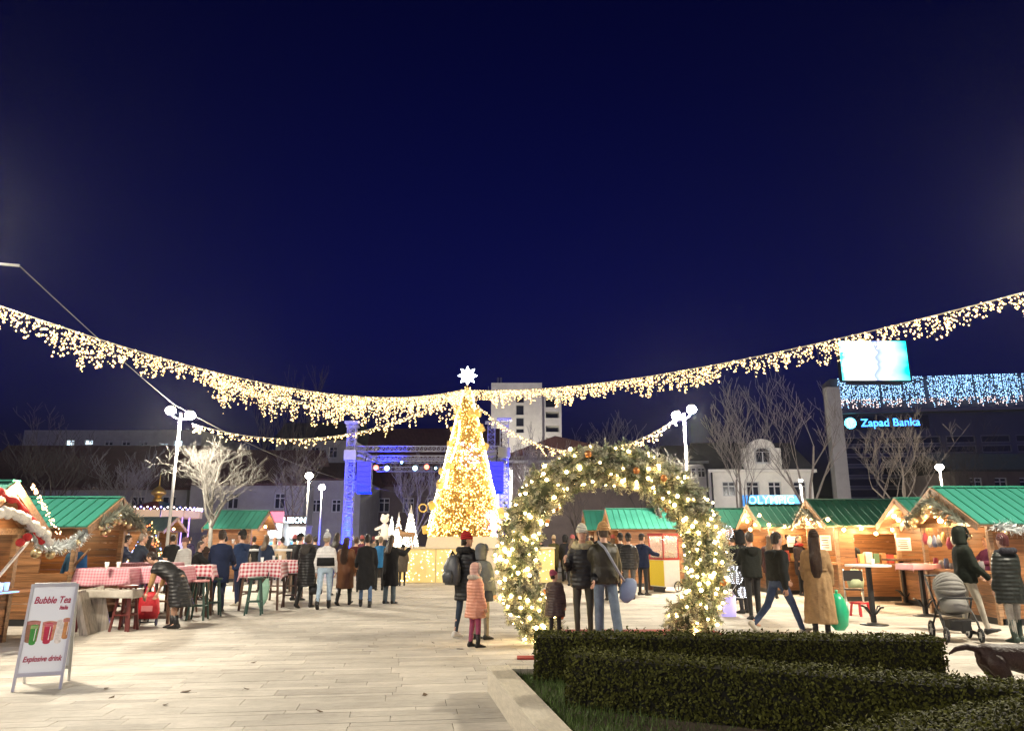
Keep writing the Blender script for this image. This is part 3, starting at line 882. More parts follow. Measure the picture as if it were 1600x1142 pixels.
# ================================================================== market stalls
def stall(X, Yc, D, L, face, eave, ridge, label, roof=None, wall_h=0.14, open_front=True, warm=60, side_win=None, bulbs=2, counter=0.95, panel_w=0.22, bulbcol=None, side_open=None, name='market_stall'):
    """gable plane at local x=0, body to +x. face -1: gable looks to -X, +1: to +X"""
    roof = roof or M_roof; warm = warm * .95
    root = empty(name, (X, Yc, 0), 0 if face < 0 else math.pi, label, 'market stall', 'wooden market stalls with green roofs')
    h = D / 2; t = 0.03
    nb = int(round((eave - 0.12) / wall_h)); bh = (eave - 0.12) / nb
    camside = -1 if face < 0 else 1      # local side (y sign) that looks to the camera
    for s in (-1, 1):
        for k in range(nb):
            zc = 0.12 + bh * (k + 0.5)
            segs = [(0.05, L)]
            if side_open and s == camside and side_open[2] < zc < side_open[3]:
                segs = [(0.05, side_open[0]), (side_open[1], L)]
            for a, b in segs:
                if b - a > 0.05:
                    piece('board', root, ((a + b) / 2, s * h, zc), (b - a, t, bh - 0.008), M_pine, bevel=0.015)
    MB().box((L, 0, eave / 2 + 0.05), (0.04, D - 0.05, eave - 0.1)).build('back_wall', M_pineY, root)
    MB().box((L / 2, 0, 0.06), (L, D + 0.02, 0.12)).build('plinth', M_dark, root)
    MB().box((L / 2, 0, 0.135), (L - 0.1, D - 0.1, 0.03)).build('floor', M_counter, root)
    nf = int(round((counter - 0.12) / wall_h))
    for k in range(nf):
        piece('board', root, (0.0, 0, 0.12 + (counter - .12) / nf * (k + 0.5)), (t, D - 0.16, (counter - .12) / nf - 0.008), M_pineY, bevel=0.015)
    MB().box((-0.14, 0, counter + 0.025), (0.5, D + 0.04, 0.05)).build('counter', M_counter, root)
    for s in (-1, 1):
        MB().box((0.0, s * (h - 0.035), eave / 2), (0.09, 0.09, eave)).build('post', M_trim, root)
    MB().box((0.0, 0, eave + 0.03), (0.1, D + 0.2, 0.1)).build('beam', M_trim, root)
    # gable boards
    ov = 0.22
    rise = ridge - eave
    ng = max(3, int(rise / 0.14))
    for xg in (0.04, L):
        for k in range(ng):
            z0 = eave + 0.08 + (rise - 0.1) * k / ng; z1 = eave + 0.08 + (rise - 0.1) * (k + 1) / ng - 0.006
            w0 = (h + ov) * (ridge - z0) / rise * 0.97 - 0.04; w1 = max(0.01, (h + ov) * (ridge - z1) / rise * 0.97 - 0.04)
            MB().prism([(-w0, z0), (w0, z0), (w1, z1), (-w1, z1)], 0, xg - 0.012, xg + 0.012).build('gable_board', M_pineY, root)
    # roof: slope deck, panels, seams
    sl = math.hypot(h + ov, rise); ang = math.atan2(rise, h + ov)
    rt = MB().box((L / 2 - 0.12, 0, ridge + 0.055), (L + 0.5, 0.2, 0.03)).build('roof', M_seam if roof is M_roof else roof, root)
    npn = int((L + 0.44) / panel_w)
    pw = (L + 0.44) / npn
    for s in (-1, 1):
        cy = s * (h + ov) / 2; cz = ridge - rise / 2
        rot = (-s * ang, 0, 0)
        MB().box((0, 0, 0), (L + 0.46, sl, 0.03)).build('roof_deck', M_trim, rt).matrix_basis = Matrix.Translation((L / 2 - 0.12, cy, cz)) @ Euler(rot).to_matrix().to_4x4()
        nrm = Vector((0, s * math.sin(ang), math.cos(ang)))
        for k in range(npn):
            x = -0.34 + pw * (k + 0.5)
            piece('roof_panel', rt, Vector((x, cy, cz)) + nrm * 0.034, (pw - 0.035, sl + 0.02, 0.025), roof, rot)
        sm = MB()
        for k in range(npn + 1):
            x = -0.34 + pw * k
            sm.box(Vector((x, cy, cz)) + nrm * 0.042, (0.03, sl + 0.02, 0.05), Euler(rot).to_matrix())
        sm.build('roof_seams', M_seam if roof is M_roof else roof, rt)
        for xb in (-0.375, L + 0.14):
            MB().box((0, 0, 0), (0.03, sl + 0.05, 0.14)).build('bargeboard', M_trim, root).matrix_basis = Matrix.Translation(Vector((xb, cy, cz - 0.03))) @ Euler(rot).to_matrix().to_4x4()
    # bulbs under the gable
    for k in range(bulbs):
        yb = (k - (bulbs - 1) / 2) * D * 0.42
        c = Vector((-0.25, yb, eave + 0.12 + (0.12 if k % 2 else 0)))
        bo = MB().ball(c, 0.055, 10, 6).build('bulb', bulbcol or M_bulbw, root, True)
        MB().tube([c + Vector((0, 0, 0.05)), c + Vector((0.02, 0, 0.13)), (0.0, yb, c.z + 0.16)], 0.012, 5).build('socket', M_dark, bo)
        light('bulb_light', root, c + Vector((-0.12, 0, -0.02)), warm * 0.6, (1, .68, .36), 0.05)
    if warm:
        light('inside_light', root, (L * 0.45, 0, eave - 0.1), warm, (1, .70, .36), 0.1)
    return root

M_roofgy = mat('roof_greyblue', (0.035, 0.055, 0.06), 0.5, var=0.1)
stR1 = stall(9.45, 16.15, 2.45, 3.6, -1, 1.88, 2.66, 'big green-roofed stall on the right with hanging goods by the stroller', warm=110, bulbs=1)
stR2 = stall(10.1, 19.0, 1.7, 2.6, -1, 1.95, 2.58, 'small stall with a pointed gable between the big right stall and the dark roofs', warm=110, bulbs=2, wall_h=0.18, side_open=(0.3, 1.6, 0.95, 1.75))
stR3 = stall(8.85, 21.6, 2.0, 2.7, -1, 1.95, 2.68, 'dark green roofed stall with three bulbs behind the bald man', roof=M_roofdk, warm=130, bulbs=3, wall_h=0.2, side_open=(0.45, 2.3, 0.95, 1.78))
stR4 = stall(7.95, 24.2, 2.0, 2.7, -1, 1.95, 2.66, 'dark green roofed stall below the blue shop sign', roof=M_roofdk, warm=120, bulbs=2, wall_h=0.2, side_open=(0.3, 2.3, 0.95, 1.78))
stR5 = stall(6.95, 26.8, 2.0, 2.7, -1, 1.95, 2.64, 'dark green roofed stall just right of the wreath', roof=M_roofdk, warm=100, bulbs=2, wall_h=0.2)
stM1 = stall(3.85, 28.0, 2.2, 2.2, -1, 1.95, 2.68, 'green roofed stall seen through the wreath, the nearer one', warm=30, bulbs=1, wall_h=0.2)
stM2 = stall(3.3, 31.0, 2.2, 2.6, -1, 1.95, 2.72, 'green roofed stall seen through the wreath, half hidden behind another', warm=20, bulbs=1, wall_h=0.2)
stA = stall(-8.2, 11.75, 1.6, 2.6, 1, 1.70, 2.45, 'nearest wooden stall cut off by the left edge with blue lit cups', warm=25, bulbs=0, counter=.78)
stB = stall(-8.55, 15.7, 1.8, 2.9, 1, 1.82, 2.42, 'wooden stall with bright green roof and silver tinsel on the left', warm=30, bulbs=0, side_open=(0.10, 0.62, 0.95, 1.72))
stC = stall(-10.4, 31, 2.0, 1.7, 1, 2.0, 2.72, 'small pine stall with green roof behind the men in dark coats', warm=60, bulbs=1, wall_h=0.2)
stD = stall(-15.6, 34.2, 2.0, 1.2, 1, 1.95, 2.55, 'dark roofed stall hung with coloured lights before the carousel', roof=M_roofgy, warm=12, bulbs=1, wall_h=0.25)
stE = stall(-16.9, 32.2, 1.9, 1.5, 1, 1.95, 2.5, 'dark roofed stall at the left below the carousel lights', roof=M_roofgy, warm=12, bulbs=1, wall_h=0.25)

# ================================================================== planter with hedges
PC = Vector((-0.28, 8.56))           # outer corner of the low stone wall
wdir = Vector((0.164, -0.9865)); wlen = 6.8
wall = empty('planter_wall', (PC.x, PC.y, 0), 0, 'low beige stone wall edging the hedge bed', 'wall')
WT, WH = 0.24, 0.27
wn2 = Vector((0.9865, 0.164))         # inward normal
wang = math.atan2(wdir.y, wdir.x)
k = 0
pos = 0.0
while pos < wlen:
    ln = rr.uniform(0.7, 1.05)
    c = wdir * (pos + ln / 2) + wn2 * WT / 2
    piece('wall_stone', wall, (c.x, c.y, (WH - 0.06) / 2), (ln - 0.006, WT - 0.03, WH - 0.06), M_stone, (0, 0, wang), bevel=0.01)
    piece('coping_stone', wall, (c.x, c.y, WH - 0.03), (ln - 0.004, WT, 0.06), M_stone, (0, 0, wang), bevel=0.02)
    pos += ln
pos = WT + 0.03
while pos < 4.4:
    ln = rr.uniform(0.7, 1.05)
    piece('wall_stone', wall, (pos + ln / 2, -0.10, (WH - 0.06) / 2), (ln - 0.006, WT - 0.05, WH - 0.06), M_stone, bevel=0.01)
    piece('coping_stone', wall, (pos + ln / 2, -0.10, WH - 0.032), (ln - 0.004, WT - 0.02, 0.06), M_stone, bevel=0.02)
    pos += ln
sa_ = math.atan2(-3.5, -.55)
for k in range(5):        # slanting right-hand side of the bed
    c = Vector((4.84, -.24)) + Vector((math.cos(sa_), math.sin(sa_))) * (.45 + .9 * k)
    piece('wall_stone', wall, (c.x, c.y, (WH - 0.06) / 2), (.89, .17, WH - 0.06), M_stone, (0, 0, sa_), bevel=0.01)
    piece('coping_stone', wall, (c.x, c.y, WH - 0.034), (.895, .2, 0.06), M_stone, (0, 0, sa_), bevel=0.02)
soil = MB().add([(PC.x + 0.22, 8.38, 0.2), (4.5, 8.38, 0.2), (3.4, 1.4, 0.2), (PC.x + 0.166 * 7.5 + 0.2, 1.0, 0.2)], [(0, 1, 2, 3)]).build('planting_bed', M_soil)
tag(soil, kind='structure')
gr = MB(); rg = random.Random(21)
for i in range(9000):
    y = rg.uniform(3.5, 8.35); x = PC.x + (8.56 - y) * 0.166 + 0.26 + abs(rg.gauss(0, 0.45))
    if x > 2.2: continue
    hh = rg.uniform(0.02, 0.07) if rg.random() < 0.95 else 0.12; a = rg.uniform(0, 6.28); w = 0.004
    tx, ty = rg.uniform(-.03, .03), rg.uniform(-.03, .03)
    gr.add([(x - math.cos(a) * w, y - math.sin(a) * w, 0.2), (x + math.cos(a) * w, y + math.sin(a) * w, 0.2), (x + tx, y + ty, 0.2 + hh)], [(0, 1, 2)])
g = gr.build('grass', M_grass, fix=False)
tag(g, 'short patchy grass on the soil of the hedge bed', 'grass', kind='stuff')

def hedge(a, b, thick, zt, label, seed, leaf=0.013, dens=4200):
    """clipped box hedge from a to b (front edge), thickness to the back"""
    a, b = Vector((*a, 0.19)), Vector((*b, 0.19))
    d = (b - a); L = d.length; ang = math.atan2(d.y, d.x)
    root = empty('hedge', a, ang, label, 'hedge', 'clipped box hedges')
    H = zt - 0.19
    r_ = random.Random(seed)
    core = MB(); nx = int(L / 0.12)
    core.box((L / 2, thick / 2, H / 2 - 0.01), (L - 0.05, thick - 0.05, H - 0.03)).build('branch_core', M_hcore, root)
    lf = MB()
    def leafat(p, n):
        n = (n + Vector((r_.uniform(-1, 1), r_.uniform(-1, 1), r_.uniform(-1, 1))) * 0.75).normalized()
        x = n.orthogonal().normalized(); x = Matrix.Rotation(r_.uniform(0, 6.28), 3, n) @ x; y = n.cross(x)
        s = leaf * r_.uniform(0.5, 1.6)
        p = Vector(p)
        lf.add([p - y * s, p + x * s * 0.62, p + y * s * 1.1 + n * s * 0.2, p - x * s * 0.62], [(0, 1, 2, 3)])
    def bumpy(u, w): return 0.006 * math.sin(u * 9 + seed) + 0.004 * math.sin(w * 17 + u * 5) + r_.gauss(0, 0.006)
    for face, area in (('t', L * thick), ('f', L * H), ('k', L * H), ('l', thick * H), ('r', thick * H)):
        for i in range(int(area * dens * (1.0 if face in 'tfl' else 0.5))):
            u, w = r_.random(), r_.random()
            if face == 't':
                z = H + bumpy(u * L, w) + (abs(r_.gauss(0, 0.014)) if r_.random() < 0.15 else 0)
                leafat((u * L, w * thick, z), Vector((0, 0, 1)))
            elif face == 'f': leafat((u * L, bumpy(u * L, w), w * H), Vector((0, -1, 0.2)))
            elif face == 'k': leafat((u * L, thick + bumpy(u * L, w), w * H), Vector((0, 1, 0.2)))
            elif face == 'l': leafat((bumpy(w * 3, u), u * thick, w * H), Vector((-1, 0, 0.2)))
            else: leafat((L + bumpy(w * 3, u), u * thick, w * H), Vector((1, 0, 0.2)))
    for i in range(int(L * 22)):       # stray shoots above the clipping line
        x0_, y0_ = r_.uniform(0, L), r_.uniform(0, thick); hh = r_.uniform(.02, .06)
        for k in range(5):
            leafat((x0_ + r_.gauss(0, .006), y0_ + r_.gauss(0, .006), H + hh * k / 4), Vector((r_.uniform(-1, 1), r_.uniform(-1, 1), .6)))
    tag(lf.build('foliage', M_hedge, root, fix=False), kind='stuff')
hedge((0.23, 7.95), (4.24, 7.62), 0.40, 0.65, 'rearmost clipped hedge below the wreath', 1)
hedge((0.46, 6.82), (3.72, 5.1), 0.42, 0.63, 'middle clipped hedge running down to the right edge', 2)
hedge((1.90, 3.98), (3.70, 4.90), 0.45, 0.60, 'nearest clipped hedge in the bottom right corner', 3, leaf=0.012, dens=5200)

# ================================================================== wreath on its red platform
RP = empty('red_platform', (2.0, 12.25, 0), 0, 'low red carpeted platform under the fir wreath', 'platform')
M_red = mat('red_carpet', (0.30, 0.04, 0.03), 0.9, var=0.15, scale=20)
MB().box((0, 0, 0.05), (2.9, 2.3, 0.1)).build('carpet', M_red, RP)
MB().box((0, 0, 0.055), (2.96, 2.36, 0.06)).build('edge_frame', M_trim, RP)
MB().box((-1.62, -1.38, 0.012), (0.62, 0.24, 0.02)).build('carpet_strip', M_red, RP)
WC = P(957, 874, 12.6)
WR, WTU = 1.58, 0.35
wre = empty('fir_wreath', (WC.x, 12.6, 0.1), 0, 'huge open fir wreath arch glowing with warm bulbs', 'wreath')
cz = WC.z - 0.1
a0 = math.asin(min(1, (cz - 0.05) / WR))
a_start, a_end = -a0, math.pi + a0
rw = random.Random(31)
def wpt(a, off=(0, 0)):
    rad = WR + off[0]
    return Vector((math.cos(a) * rad, off[1], cz + math.sin(a) * rad))
fr = MB()
for off in ((0.12, 0.1), (-0.12, 0.1), (0.12, -0.1), (-0.12, -0.1)):
    fr.tube([wpt(a_start + (a_end - a_start) * i / 40, off) for i in range(41)], 0.02, 6)
for i in range(0, 41, 2):
    a = a_start + (a_end - a_start) * i / 40
    fr.tube([wpt(a, (0.12, 0.1)), wpt(a, (-0.12, -0.1))], 0.012, 4)
fr.build('frame', M_dark, wre)
mc = MB(); mc.tube([wpt(a_start + (a_end - a_start) * i / 60) for i in range(61)], [WTU * 0.62 * (1 + 0.1 * math.sin(i * 1.7)) for i in range(61)], 14)
mc.build('moss_core', mat('moss', (.07, .085, .045), .9, var=.4, scale=25, bump=.8, bscale=50), wre, True)
M_fir = mat('fir', (0.20, 0.24, 0.14), 0.6, rand=0.5, island=True)
M_firp = mat('fir_pale', (0.46, 0.46, 0.33), 0.6, rand=0.4, island=True)
M_twig = mat('twig', (0.12, 0.07, 0.04), 0.8)
fir = MB(); firp = MB(); tw = MB()
for i in range(2700):
    a = rw.uniform(a_start, a_end)
    ph = rw.uniform(0, 2 * math.pi)
    bulge = 1 + 0.06 * math.sin(a * 9 + 1) + 0.05 * math.sin(a * 17)
    rr0 = WTU * bulge
    er = Vector((math.cos(a), 0, math.sin(a))); et = Vector((-math.sin(a), 0, math.cos(a)))
    nrm = er * math.cos(ph) + Vector((0, 1, 0)) * math.sin(ph)
    base = wpt(a) + nrm * rr0 * rw.uniform(0.3, 0.75)
    d = (nrm * 0.5 + et * rw.choice((-1, 1)) * rw.uniform(0.3, 1.1) + Vector((rw.uniform(-.4, .4), rw.uniform(-.4, .4), rw.uniform(-.4, .4)))).normalized()
    L = rw.uniform(0.16, 0.28)
    e1 = base + d * L * 0.6; e2 = base + d * L - Vector((0, 0, 0.03))
    tw.tube([base, e1, e2], [0.007, 0.005, 0.002], 3, False)
    tgt = firp if rw.random() < 0.6 else fir
    sd = d.orthogonal().normalized(); ud = d.cross(sd)
    for j in range(34):
        f = rw.uniform(0.08, 1.0)
        p = base.lerp(e2, f)
        q = rw.uniform(0, 6.28)
        nd = (sd * math.cos(q) + ud * math.sin(q) + d * 0.75).normalized()
        nl = rw.uniform(0.045, 0.085) * (1.1 - 0.4 * f)
        x = nd.orthogonal().normalized() * 0.009
        tgt.add([p - x, p + x, p + nd * nl + x * 0.4, p + nd * nl - x * 0.4], [(0, 1, 2, 3)])
tag(fir.build('fir_needles', M_fir, wre, fix=False), kind='stuff')
tag(firp.build('fir_needles', M_firp, wre, fix=False), kind='stuff')
tag(tw.build('twigs', M_twig, wre, fix=False), kind='stuff')
M_bulbwr = glow('bulb_wreath', (1.0, 0.70, 0.30), 42)
M_orn = mat('ornament_copper', (0.55, 0.22, 0.07), 0.3, metal=0.6)
bulb_me = MB().ball((0, 0, 0), 0.0235, 8, 5).mesh('bulb', True); bulb_me.materials.append(M_bulbwr)
orn_me = MB().ball((0, 0, 0), 0.055, 10, 6).mesh('bauble', True); orn_me.materials.append(M_orn)
def inst(name, me, parent, loc, sc=1.0):
    o = bpy.data.objects.new(name, me); COL.objects.link(o); o.parent = parent; o.location = loc; o.scale = (sc, sc, sc); return o
for i in range(290):
    a = rw.uniform(a_start, a_end) if i % 3 else rw.choice((rw.uniform(a_start, 0.9), rw.uniform(2.6, a_end)))
    ph = rw.uniform(math.pi, 2.1 * math.pi) if i % 4 else rw.uniform(0, math.pi)
    er = Vector((math.cos(a), 0, math.sin(a)))
    nrm = er * math.cos(ph) + Vector((0, 1, 0)) * math.sin(ph)
    inst('bulb', bulb_me, wre, wpt(a) + nrm * WTU * rw.uniform(0.7, 1.08), rw.uniform(0.7, 1.3))
for i in range(12):
    a = rw.uniform(a_start, a_end); ph = rw.uniform(math.pi * 0.9, 1.7 * math.pi)
    er = Vector((math.cos(a), 0, math.sin(a)))
    nrm = er * math.cos(ph) + Vector((0, 1, 0)) * math.sin(ph)
    inst('bauble', orn_me, wre, wpt(a) + nrm * WTU * 0.98, rw.uniform(0.7, 1.2))

# ================================================================== christmas tree on its stepped base
TY = 31.0
tx = P(727, 843, TY).x
base = empty('tree_base', (tx, TY, 0), 0, 'stepped base of glowing gold panels under the christmas tree', 'base')
M_panel = mat('gold_panel', (0.62, 0.46, 0.18), 0.5, var=0.12, scale=3, emit=(1.0, 0.72, 0.25), estr=0.28)
M_panelp = mat('cream_panel', (0.62, 0.52, 0.36), 0.5, var=0.05)
zt = hz(856, TY - 2); x0 = P(619, 880, TY - 2).x - tx; x1 = P(866, 880, TY - 2).x - tx
npan = 4; pw = (x1 - x0) / npan
MB().box(((x0 + x1) / 2, 0, zt / 2 - 0.02), (x1 - x0 - 0.06, 3.9, zt - 0.04)).build('core_box', M_panelp, base)
MB().box(((x0 + x1) / 2, 0, zt), (x1 - x0 + 0.1, 4.1, 0.05)).build('deck', M_panelp, base)
sparkle = MB()
for k in range(npan):
    pa = piece('panel', base, (x0 + pw * (k + 0.5), -1.975, zt / 2), (pw - 0.03, 0.04, zt - 0.06), M_panel if k != 2 else M_panelp)
    for j in range(0 if k == 2 else 75):
        sparkle.octa((x0 + pw * (k + 0.5) + rw.uniform(-.46, .46) * pw, -2.0, rw.uniform(0.08, zt - 0.08)), rw.uniform(0.010, 0.03))
for s in (-1, 1):
    for k in range(3):
        xx = x0 if s < 0 else x1
        piece('panel', base, (xx, -1.3 + 1.3 * k, zt / 2), (0.04, 1.27, zt - 0.06), M_panel)
tag(sparkle.build('sparkle_lights', glow('sparkle', (1.0, 0.82, 0.45), 5), base, fix=False), kind='stuff')
u0, u1 = P(671, 850, TY - 1).x - tx, P(786, 850, TY - 1).x - tx
zu = hz(838, TY - 1.4)
MB().loft([((0, 0, zt + 0.02), ((u1 - u0) / 2 * 1.42, 0, 0), (0, 2.0, 0)), ((0, 0, zu), ((u1 - u0) / 2 * 1.34, 0, 0), (0, 1.85, 0))], 4).build('upper_step', M_panelp, base).rotation_euler = (0, 0, math.pi / 4)
TB = zu; TH = hz(603, TY) - zu
tree = empty('christmas_tree', (tx, TY, TB), 0, 'tall cone christmas tree blazing with golden lights', 'christmas tree')
TR = 1.5
M_tinsel = mat('tinsel_gold', (0.70, 0.50, 0.17), 0.45, metal=0.3, rand=0.5, island=True)
rt_ = random.Random(41)
MB().lathe([(TR * 0.86, 0.0), (TR * 0.45, TH * 0.5), (0.10, TH * 0.98)], 20, (0, 0, 0), True).build('cone_core', mat('cone_core', (0.30, 0.19, 0.05), 0.8), tree, True)
tn = MB()
for i in range(5200):
    t = 1 - math.sqrt(rt_.random()); a = rt_.uniform(0, 6.283)
    r = TR * (1 - t) + 0.10 * t
    p = Vector((math.cos(a) * r * 0.88, math.sin(a) * r * 0.88, t * TH))
    d = Vector((math.cos(a), math.sin(a), rt_.uniform(-.5, .5))); d += Vector((rt_.uniform(-1, 1), rt_.uniform(-1, 1), rt_.uniform(-1, 1))) * 0.6; d.normalize()
    x = d.orthogonal().normalized() * rt_.uniform(0.015, 0.03); L = rt_.uniform(0.12, 0.24)
    tn.add([p - x, p + x, p + d * L + x * 0.3, p + d * L - x * 0.3], [(0, 1, 2, 3)])
tag(tn.build('tinsel', M_tinsel, tree, fix=False), kind='stuff')
bt = MB(); bw_ = MB(); bp_ = MB()
for i in range(3700):
    t = 1 - math.sqrt(rt_.random()); a = rt_.uniform(0, 6.283)
    r = TR * (1 - t) + 0.10 * t + rt_.uniform(-0.02, 0.06)
    c = (math.cos(a) * r, math.sin(a) * r, t * TH)
    bt.octa(c, rt_.uniform(0.016, 0.034))
for ln, (aa, sp_) in enumerate(((math.pi * 1.02, 0.03), (math.pi * 1.98, 0.03), (math.pi * 1.3, 0.02))):
    for i in range(260):   # bright light ropes running from the top to the rim
        t = rt_.uniform(0.04 if ln < 2 else 0.3, 0.97 if ln < 2 else 0.75); a = aa + rt_.gauss(0, sp_) + 0.15 * math.sin(t * 12)
        r = TR * (1 - t) + 0.13
        bw_.octa((math.cos(a) * r, math.sin(a) * r, t * TH), rt_.uniform(0.02, 0.04))
for i in range(170):
    if i < 110: t = rt_.uniform(0.0, 0.16); a = 1.78 * math.pi + rt_.gauss(0, 0.1)
    else: t = rt_.uniform(0.42, 0.6); a = 1.56 * math.pi + rt_.gauss(0, 0.35)
    r = TR * (1 - t) + 0.14
    bp_.octa((math.cos(a) * r, math.sin(a) * r, t * TH), rt_.uniform(0.015, 0.03))
tag(bt.build('bulb', M_bulbt, tree, fix=False), kind='stuff')
tag(bw_.build('light_rope', glow('rope_white', (1.0, 0.88, 0.52), 9), tree, fix=False), kind='stuff')
tag(bp_.build('violet_lights', glow('violet', (0.55, 0.45, 1.0), 14), tree, fix=False), kind='stuff')
# gift boxes and bells fixed to the cone
M_gift = mat('gift_gold', (0.80, 0.55, 0.16), 0.35, metal=0.3)
gift_me = None
for i in range(44):
    t = rt_.choice((0.06, 0.15, 0.22, 0.32, 0.45, 0.57, 0.7, 0.8)) + rt_.uniform(-.03, .03)
    a = rt_.uniform(0, 6.283) if i > 9 else (math.pi if i % 2 else 0.0) + rt_.uniform(-.3, .3)
    r = TR * (1 - t) + 0.2
    if gift_me is None:
        gift_me = bev_box('gift_box', 0.12); gift_me.materials.append(M_gift)
    o = bpy.data.objects.new('gift_box', gift_me); COL.objects.link(o); o.parent = tree
    sz = rt_.uniform(0.14, 0.27)
    o.location = (math.cos(a) * r, math.sin(a) * r, t * TH); o.scale = (sz, sz, sz * rt_.uniform(0.8, 1.4)); o.rotation_euler = (rt_.uniform(-.4, .4), rt_.uniform(-.4, .4), a)
# ribbon bow on the left flank
MB().tube([(-1.75 + 0.16 * math.cos(k / 10 * 6.28), -0.2, 1.15 + 0.16 * math.sin(k / 10 * 6.28)) for k in range(11)], 0.03, 6).build('bow', M_gift, tree, True)
# star
stp = []
for k in range(16):
    a = math.pi * k / 8 + math.pi / 2; r = 0.42 if k % 2 == 0 else 0.24
    stp.append((math.cos(a) * r, hz(587, TY) - TB + math.sin(a) * r))
MB().prism(stp, 1, -0.06, 0.06).build('star', glow('star_white', (0.85, 0.92, 1.0), 7), tree)
MB().tube([(0, 0, TH * 0.97), (0, 0, hz(587, TY) - TB - 0.3)], 0.03, 6).build('star_stem', M_gold, tree)
# the tree's own glow comes from its bulbs

# ================================================================== stage truss
M_blue = (0.0, 0.015, 1.0)
def lattice(mb, a, b, w, n, r=0.025):
    a, b = Vector(a), Vector(b); d = (b - a).normalized()
    u = Vector((0, 1, 0)) if abs(d.y) < 0.9 else Vector((1, 0, 0))
    x = d.cross(u).normalized(); y = d.cross(x)
    cs = [(x * sx + y * sy) * w / 2 for sx, sy in ((-1, -1), (1, -1), (1, 1), (-1, 1))]
    for c in cs: mb.tube([a + c, b + c], r, 6)
    L = (b - a)
    for i in range(n):
        p0, p1 = a + L * (i / n), a + L * ((i + 1) / n)
        for k in range(4):
            c, c2 = cs[k], cs[(k + 1) % 4]
            mb.tube([p0 + (c if i % 2 else c2), p1 + (c2 if i % 2 else c)], r * 0.55, 4)
            mb.tube([p0 + c, p0 + c2], r * 0.55, 4)
SY = 38.0
tl = P(551, 662, SY); trr = P(788, 657, SY); tb = P(768, 662, SY + 6)
stage = empty('stage_truss', ground_at(670, SY), 0, 'aluminium stage truss with blue lit towers behind the christmas tree', 'stage')
so = stage.location
for p, lb in ((tl, 0), (trr, 0), (tb, 1), (P(551.5, 668, SY + 6), 1)):
    mb = MB(); lattice(mb, (p.x - so.x, p.y - so.y, 0.1), (p.x - so.x, p.y - so.y, p.z), 0.42, 26)
    tw_ = mb.build('tower', M_truss, stage)
    MB().box((p.x - so.x, p.y - so.y, p.z + 0.06), (0.75, 0.5, 0.12)).build('top_block', M_truss, tw_)
    MB().box((p.x - so.x, p.y - so.y, 0.05), (0.9, 0.9, 0.1)).build('base_plate', M_dark, tw_)
    MB().box((p.x - so.x, p.y - so.y, p.z * 0.78), (0.62, 0.62, 0.5)).build('sleeve', M_gun, tw_)
    ul = MB().box((p.x - so.x - 0.0, p.y - so.y - 0.55, 0.12), (0.3, 0.2, 0.24)).build('uplight', M_dark, stage)
    light('blue_uplight', stage, (p.x - so.x, p.y - so.y - 0.5, 0.35), 14000, M_blue, 0.08, 'SPOT', 50, (R(180 - 6), 0, 0))
    light('blue_uplight', stage, (p.x - so.x, p.y - so.y, 0.4), 3000, M_blue, 0.05)
for zy in (701, 716):
    for dy in (0, 6):
        mb = MB(); z = hz(zy, SY)
        lattice(mb, (tl.x - so.x + 0.25, dy, z), (trr.x - so.x - 0.25, dy, z), 0.26, 34, 0.022)
        mb.build('cross_truss', M_truss, stage)
for px in (553, 786):
    mb = MB(); z = hz(701, SY); xx = P(px, 701, SY).x - so.x
    lattice(mb, (xx, 0.25, z), (xx, 5.75, z), 0.26, 20, 0.022); mb.build('side_truss', M_truss, stage)
MB().box((0.0, 3.2, 0.5), (8.6, 6.6, 1.0)).build('stage_floor', M_dark, stage)
M_spk = mat('speaker_black', (0.03, 0.03, 0.10), 0.6)
for px in (572, 776):
    p = P(px, 722, SY - 0.3)
    spk = empty('speaker_array', (p.x, SY - 0.55, p.z), 0, 'hanging loudspeaker array lit blue at the %s stage tower' % ('left' if px < 600 else 'right'), 'loudspeaker')
    for k in range(6):
        MB().box((0, 0.02 * k, -0.13 - 0.26 * k), (0.72, 0.5, 0.24), Matrix.Rotation(R(-2 * k), 3, 'X')).build('cabinet', M_spk, spk)
    MB().bar((0, 0, 0), (0, 0.3, 0.35), 0.04).bar((-.3, 0, 0), (.3, 0, 0), .05).build('rigging', M_dark, spk)
    light('blue_wash', spk, (0.0, -1.1, -2.6), 6000, M_blue, 0.1, 'SPOT', 70, (R(180 - 30), 0, 0))
lampcols = [('red', (1.0, 0.16, 0.10)), ('pale blue', (0.5, 0.85, 1.0))]
for i, (px, py, c) in enumerate(((588, 730, 0), (605, 731, 1), (649, 731, 1), (667, 729, 0), (628, 722, 1), (681, 731, 1))):
    p = P(px, py, SY + 0.2)
    nm = lampcols[c]
    nth = ('leftmost', 'second from left', 'fourth from left', 'fifth from left', 'raised middle', 'rightmost')[i]
    sp2 = empty('stage_spotlight', p, 0, '%s stage spotlight under the cross truss, %s' % (nm[0], nth), 'spotlight', 'stage spotlights')
    MB().lathe([(0.07, 0.14), (0.14, 0.08), (0.16, -0.1), (0.15, -0.12)], 12).build('housing', M_dark, sp2, True).rotation_euler = (R(-75), 0, 0)
    MB().ball((0, -0.1, -0.02), 0.13 if i < 4 else 0.07, 12, 6, (1, 0.45, 1)).build('lens', glow('lens%d' % c, nm[1], 5), sp2, True)
    MB().tube([(-0.17, 0, 0), (-0.17, 0, 0.26), (0.17, 0, 0.26), (0.17, 0, 0)], 0.015, 5).tube([(0, 0, 0.26), (0, 0, 0.45)], 0.02, 5).build('yoke', M_dark, sp2)

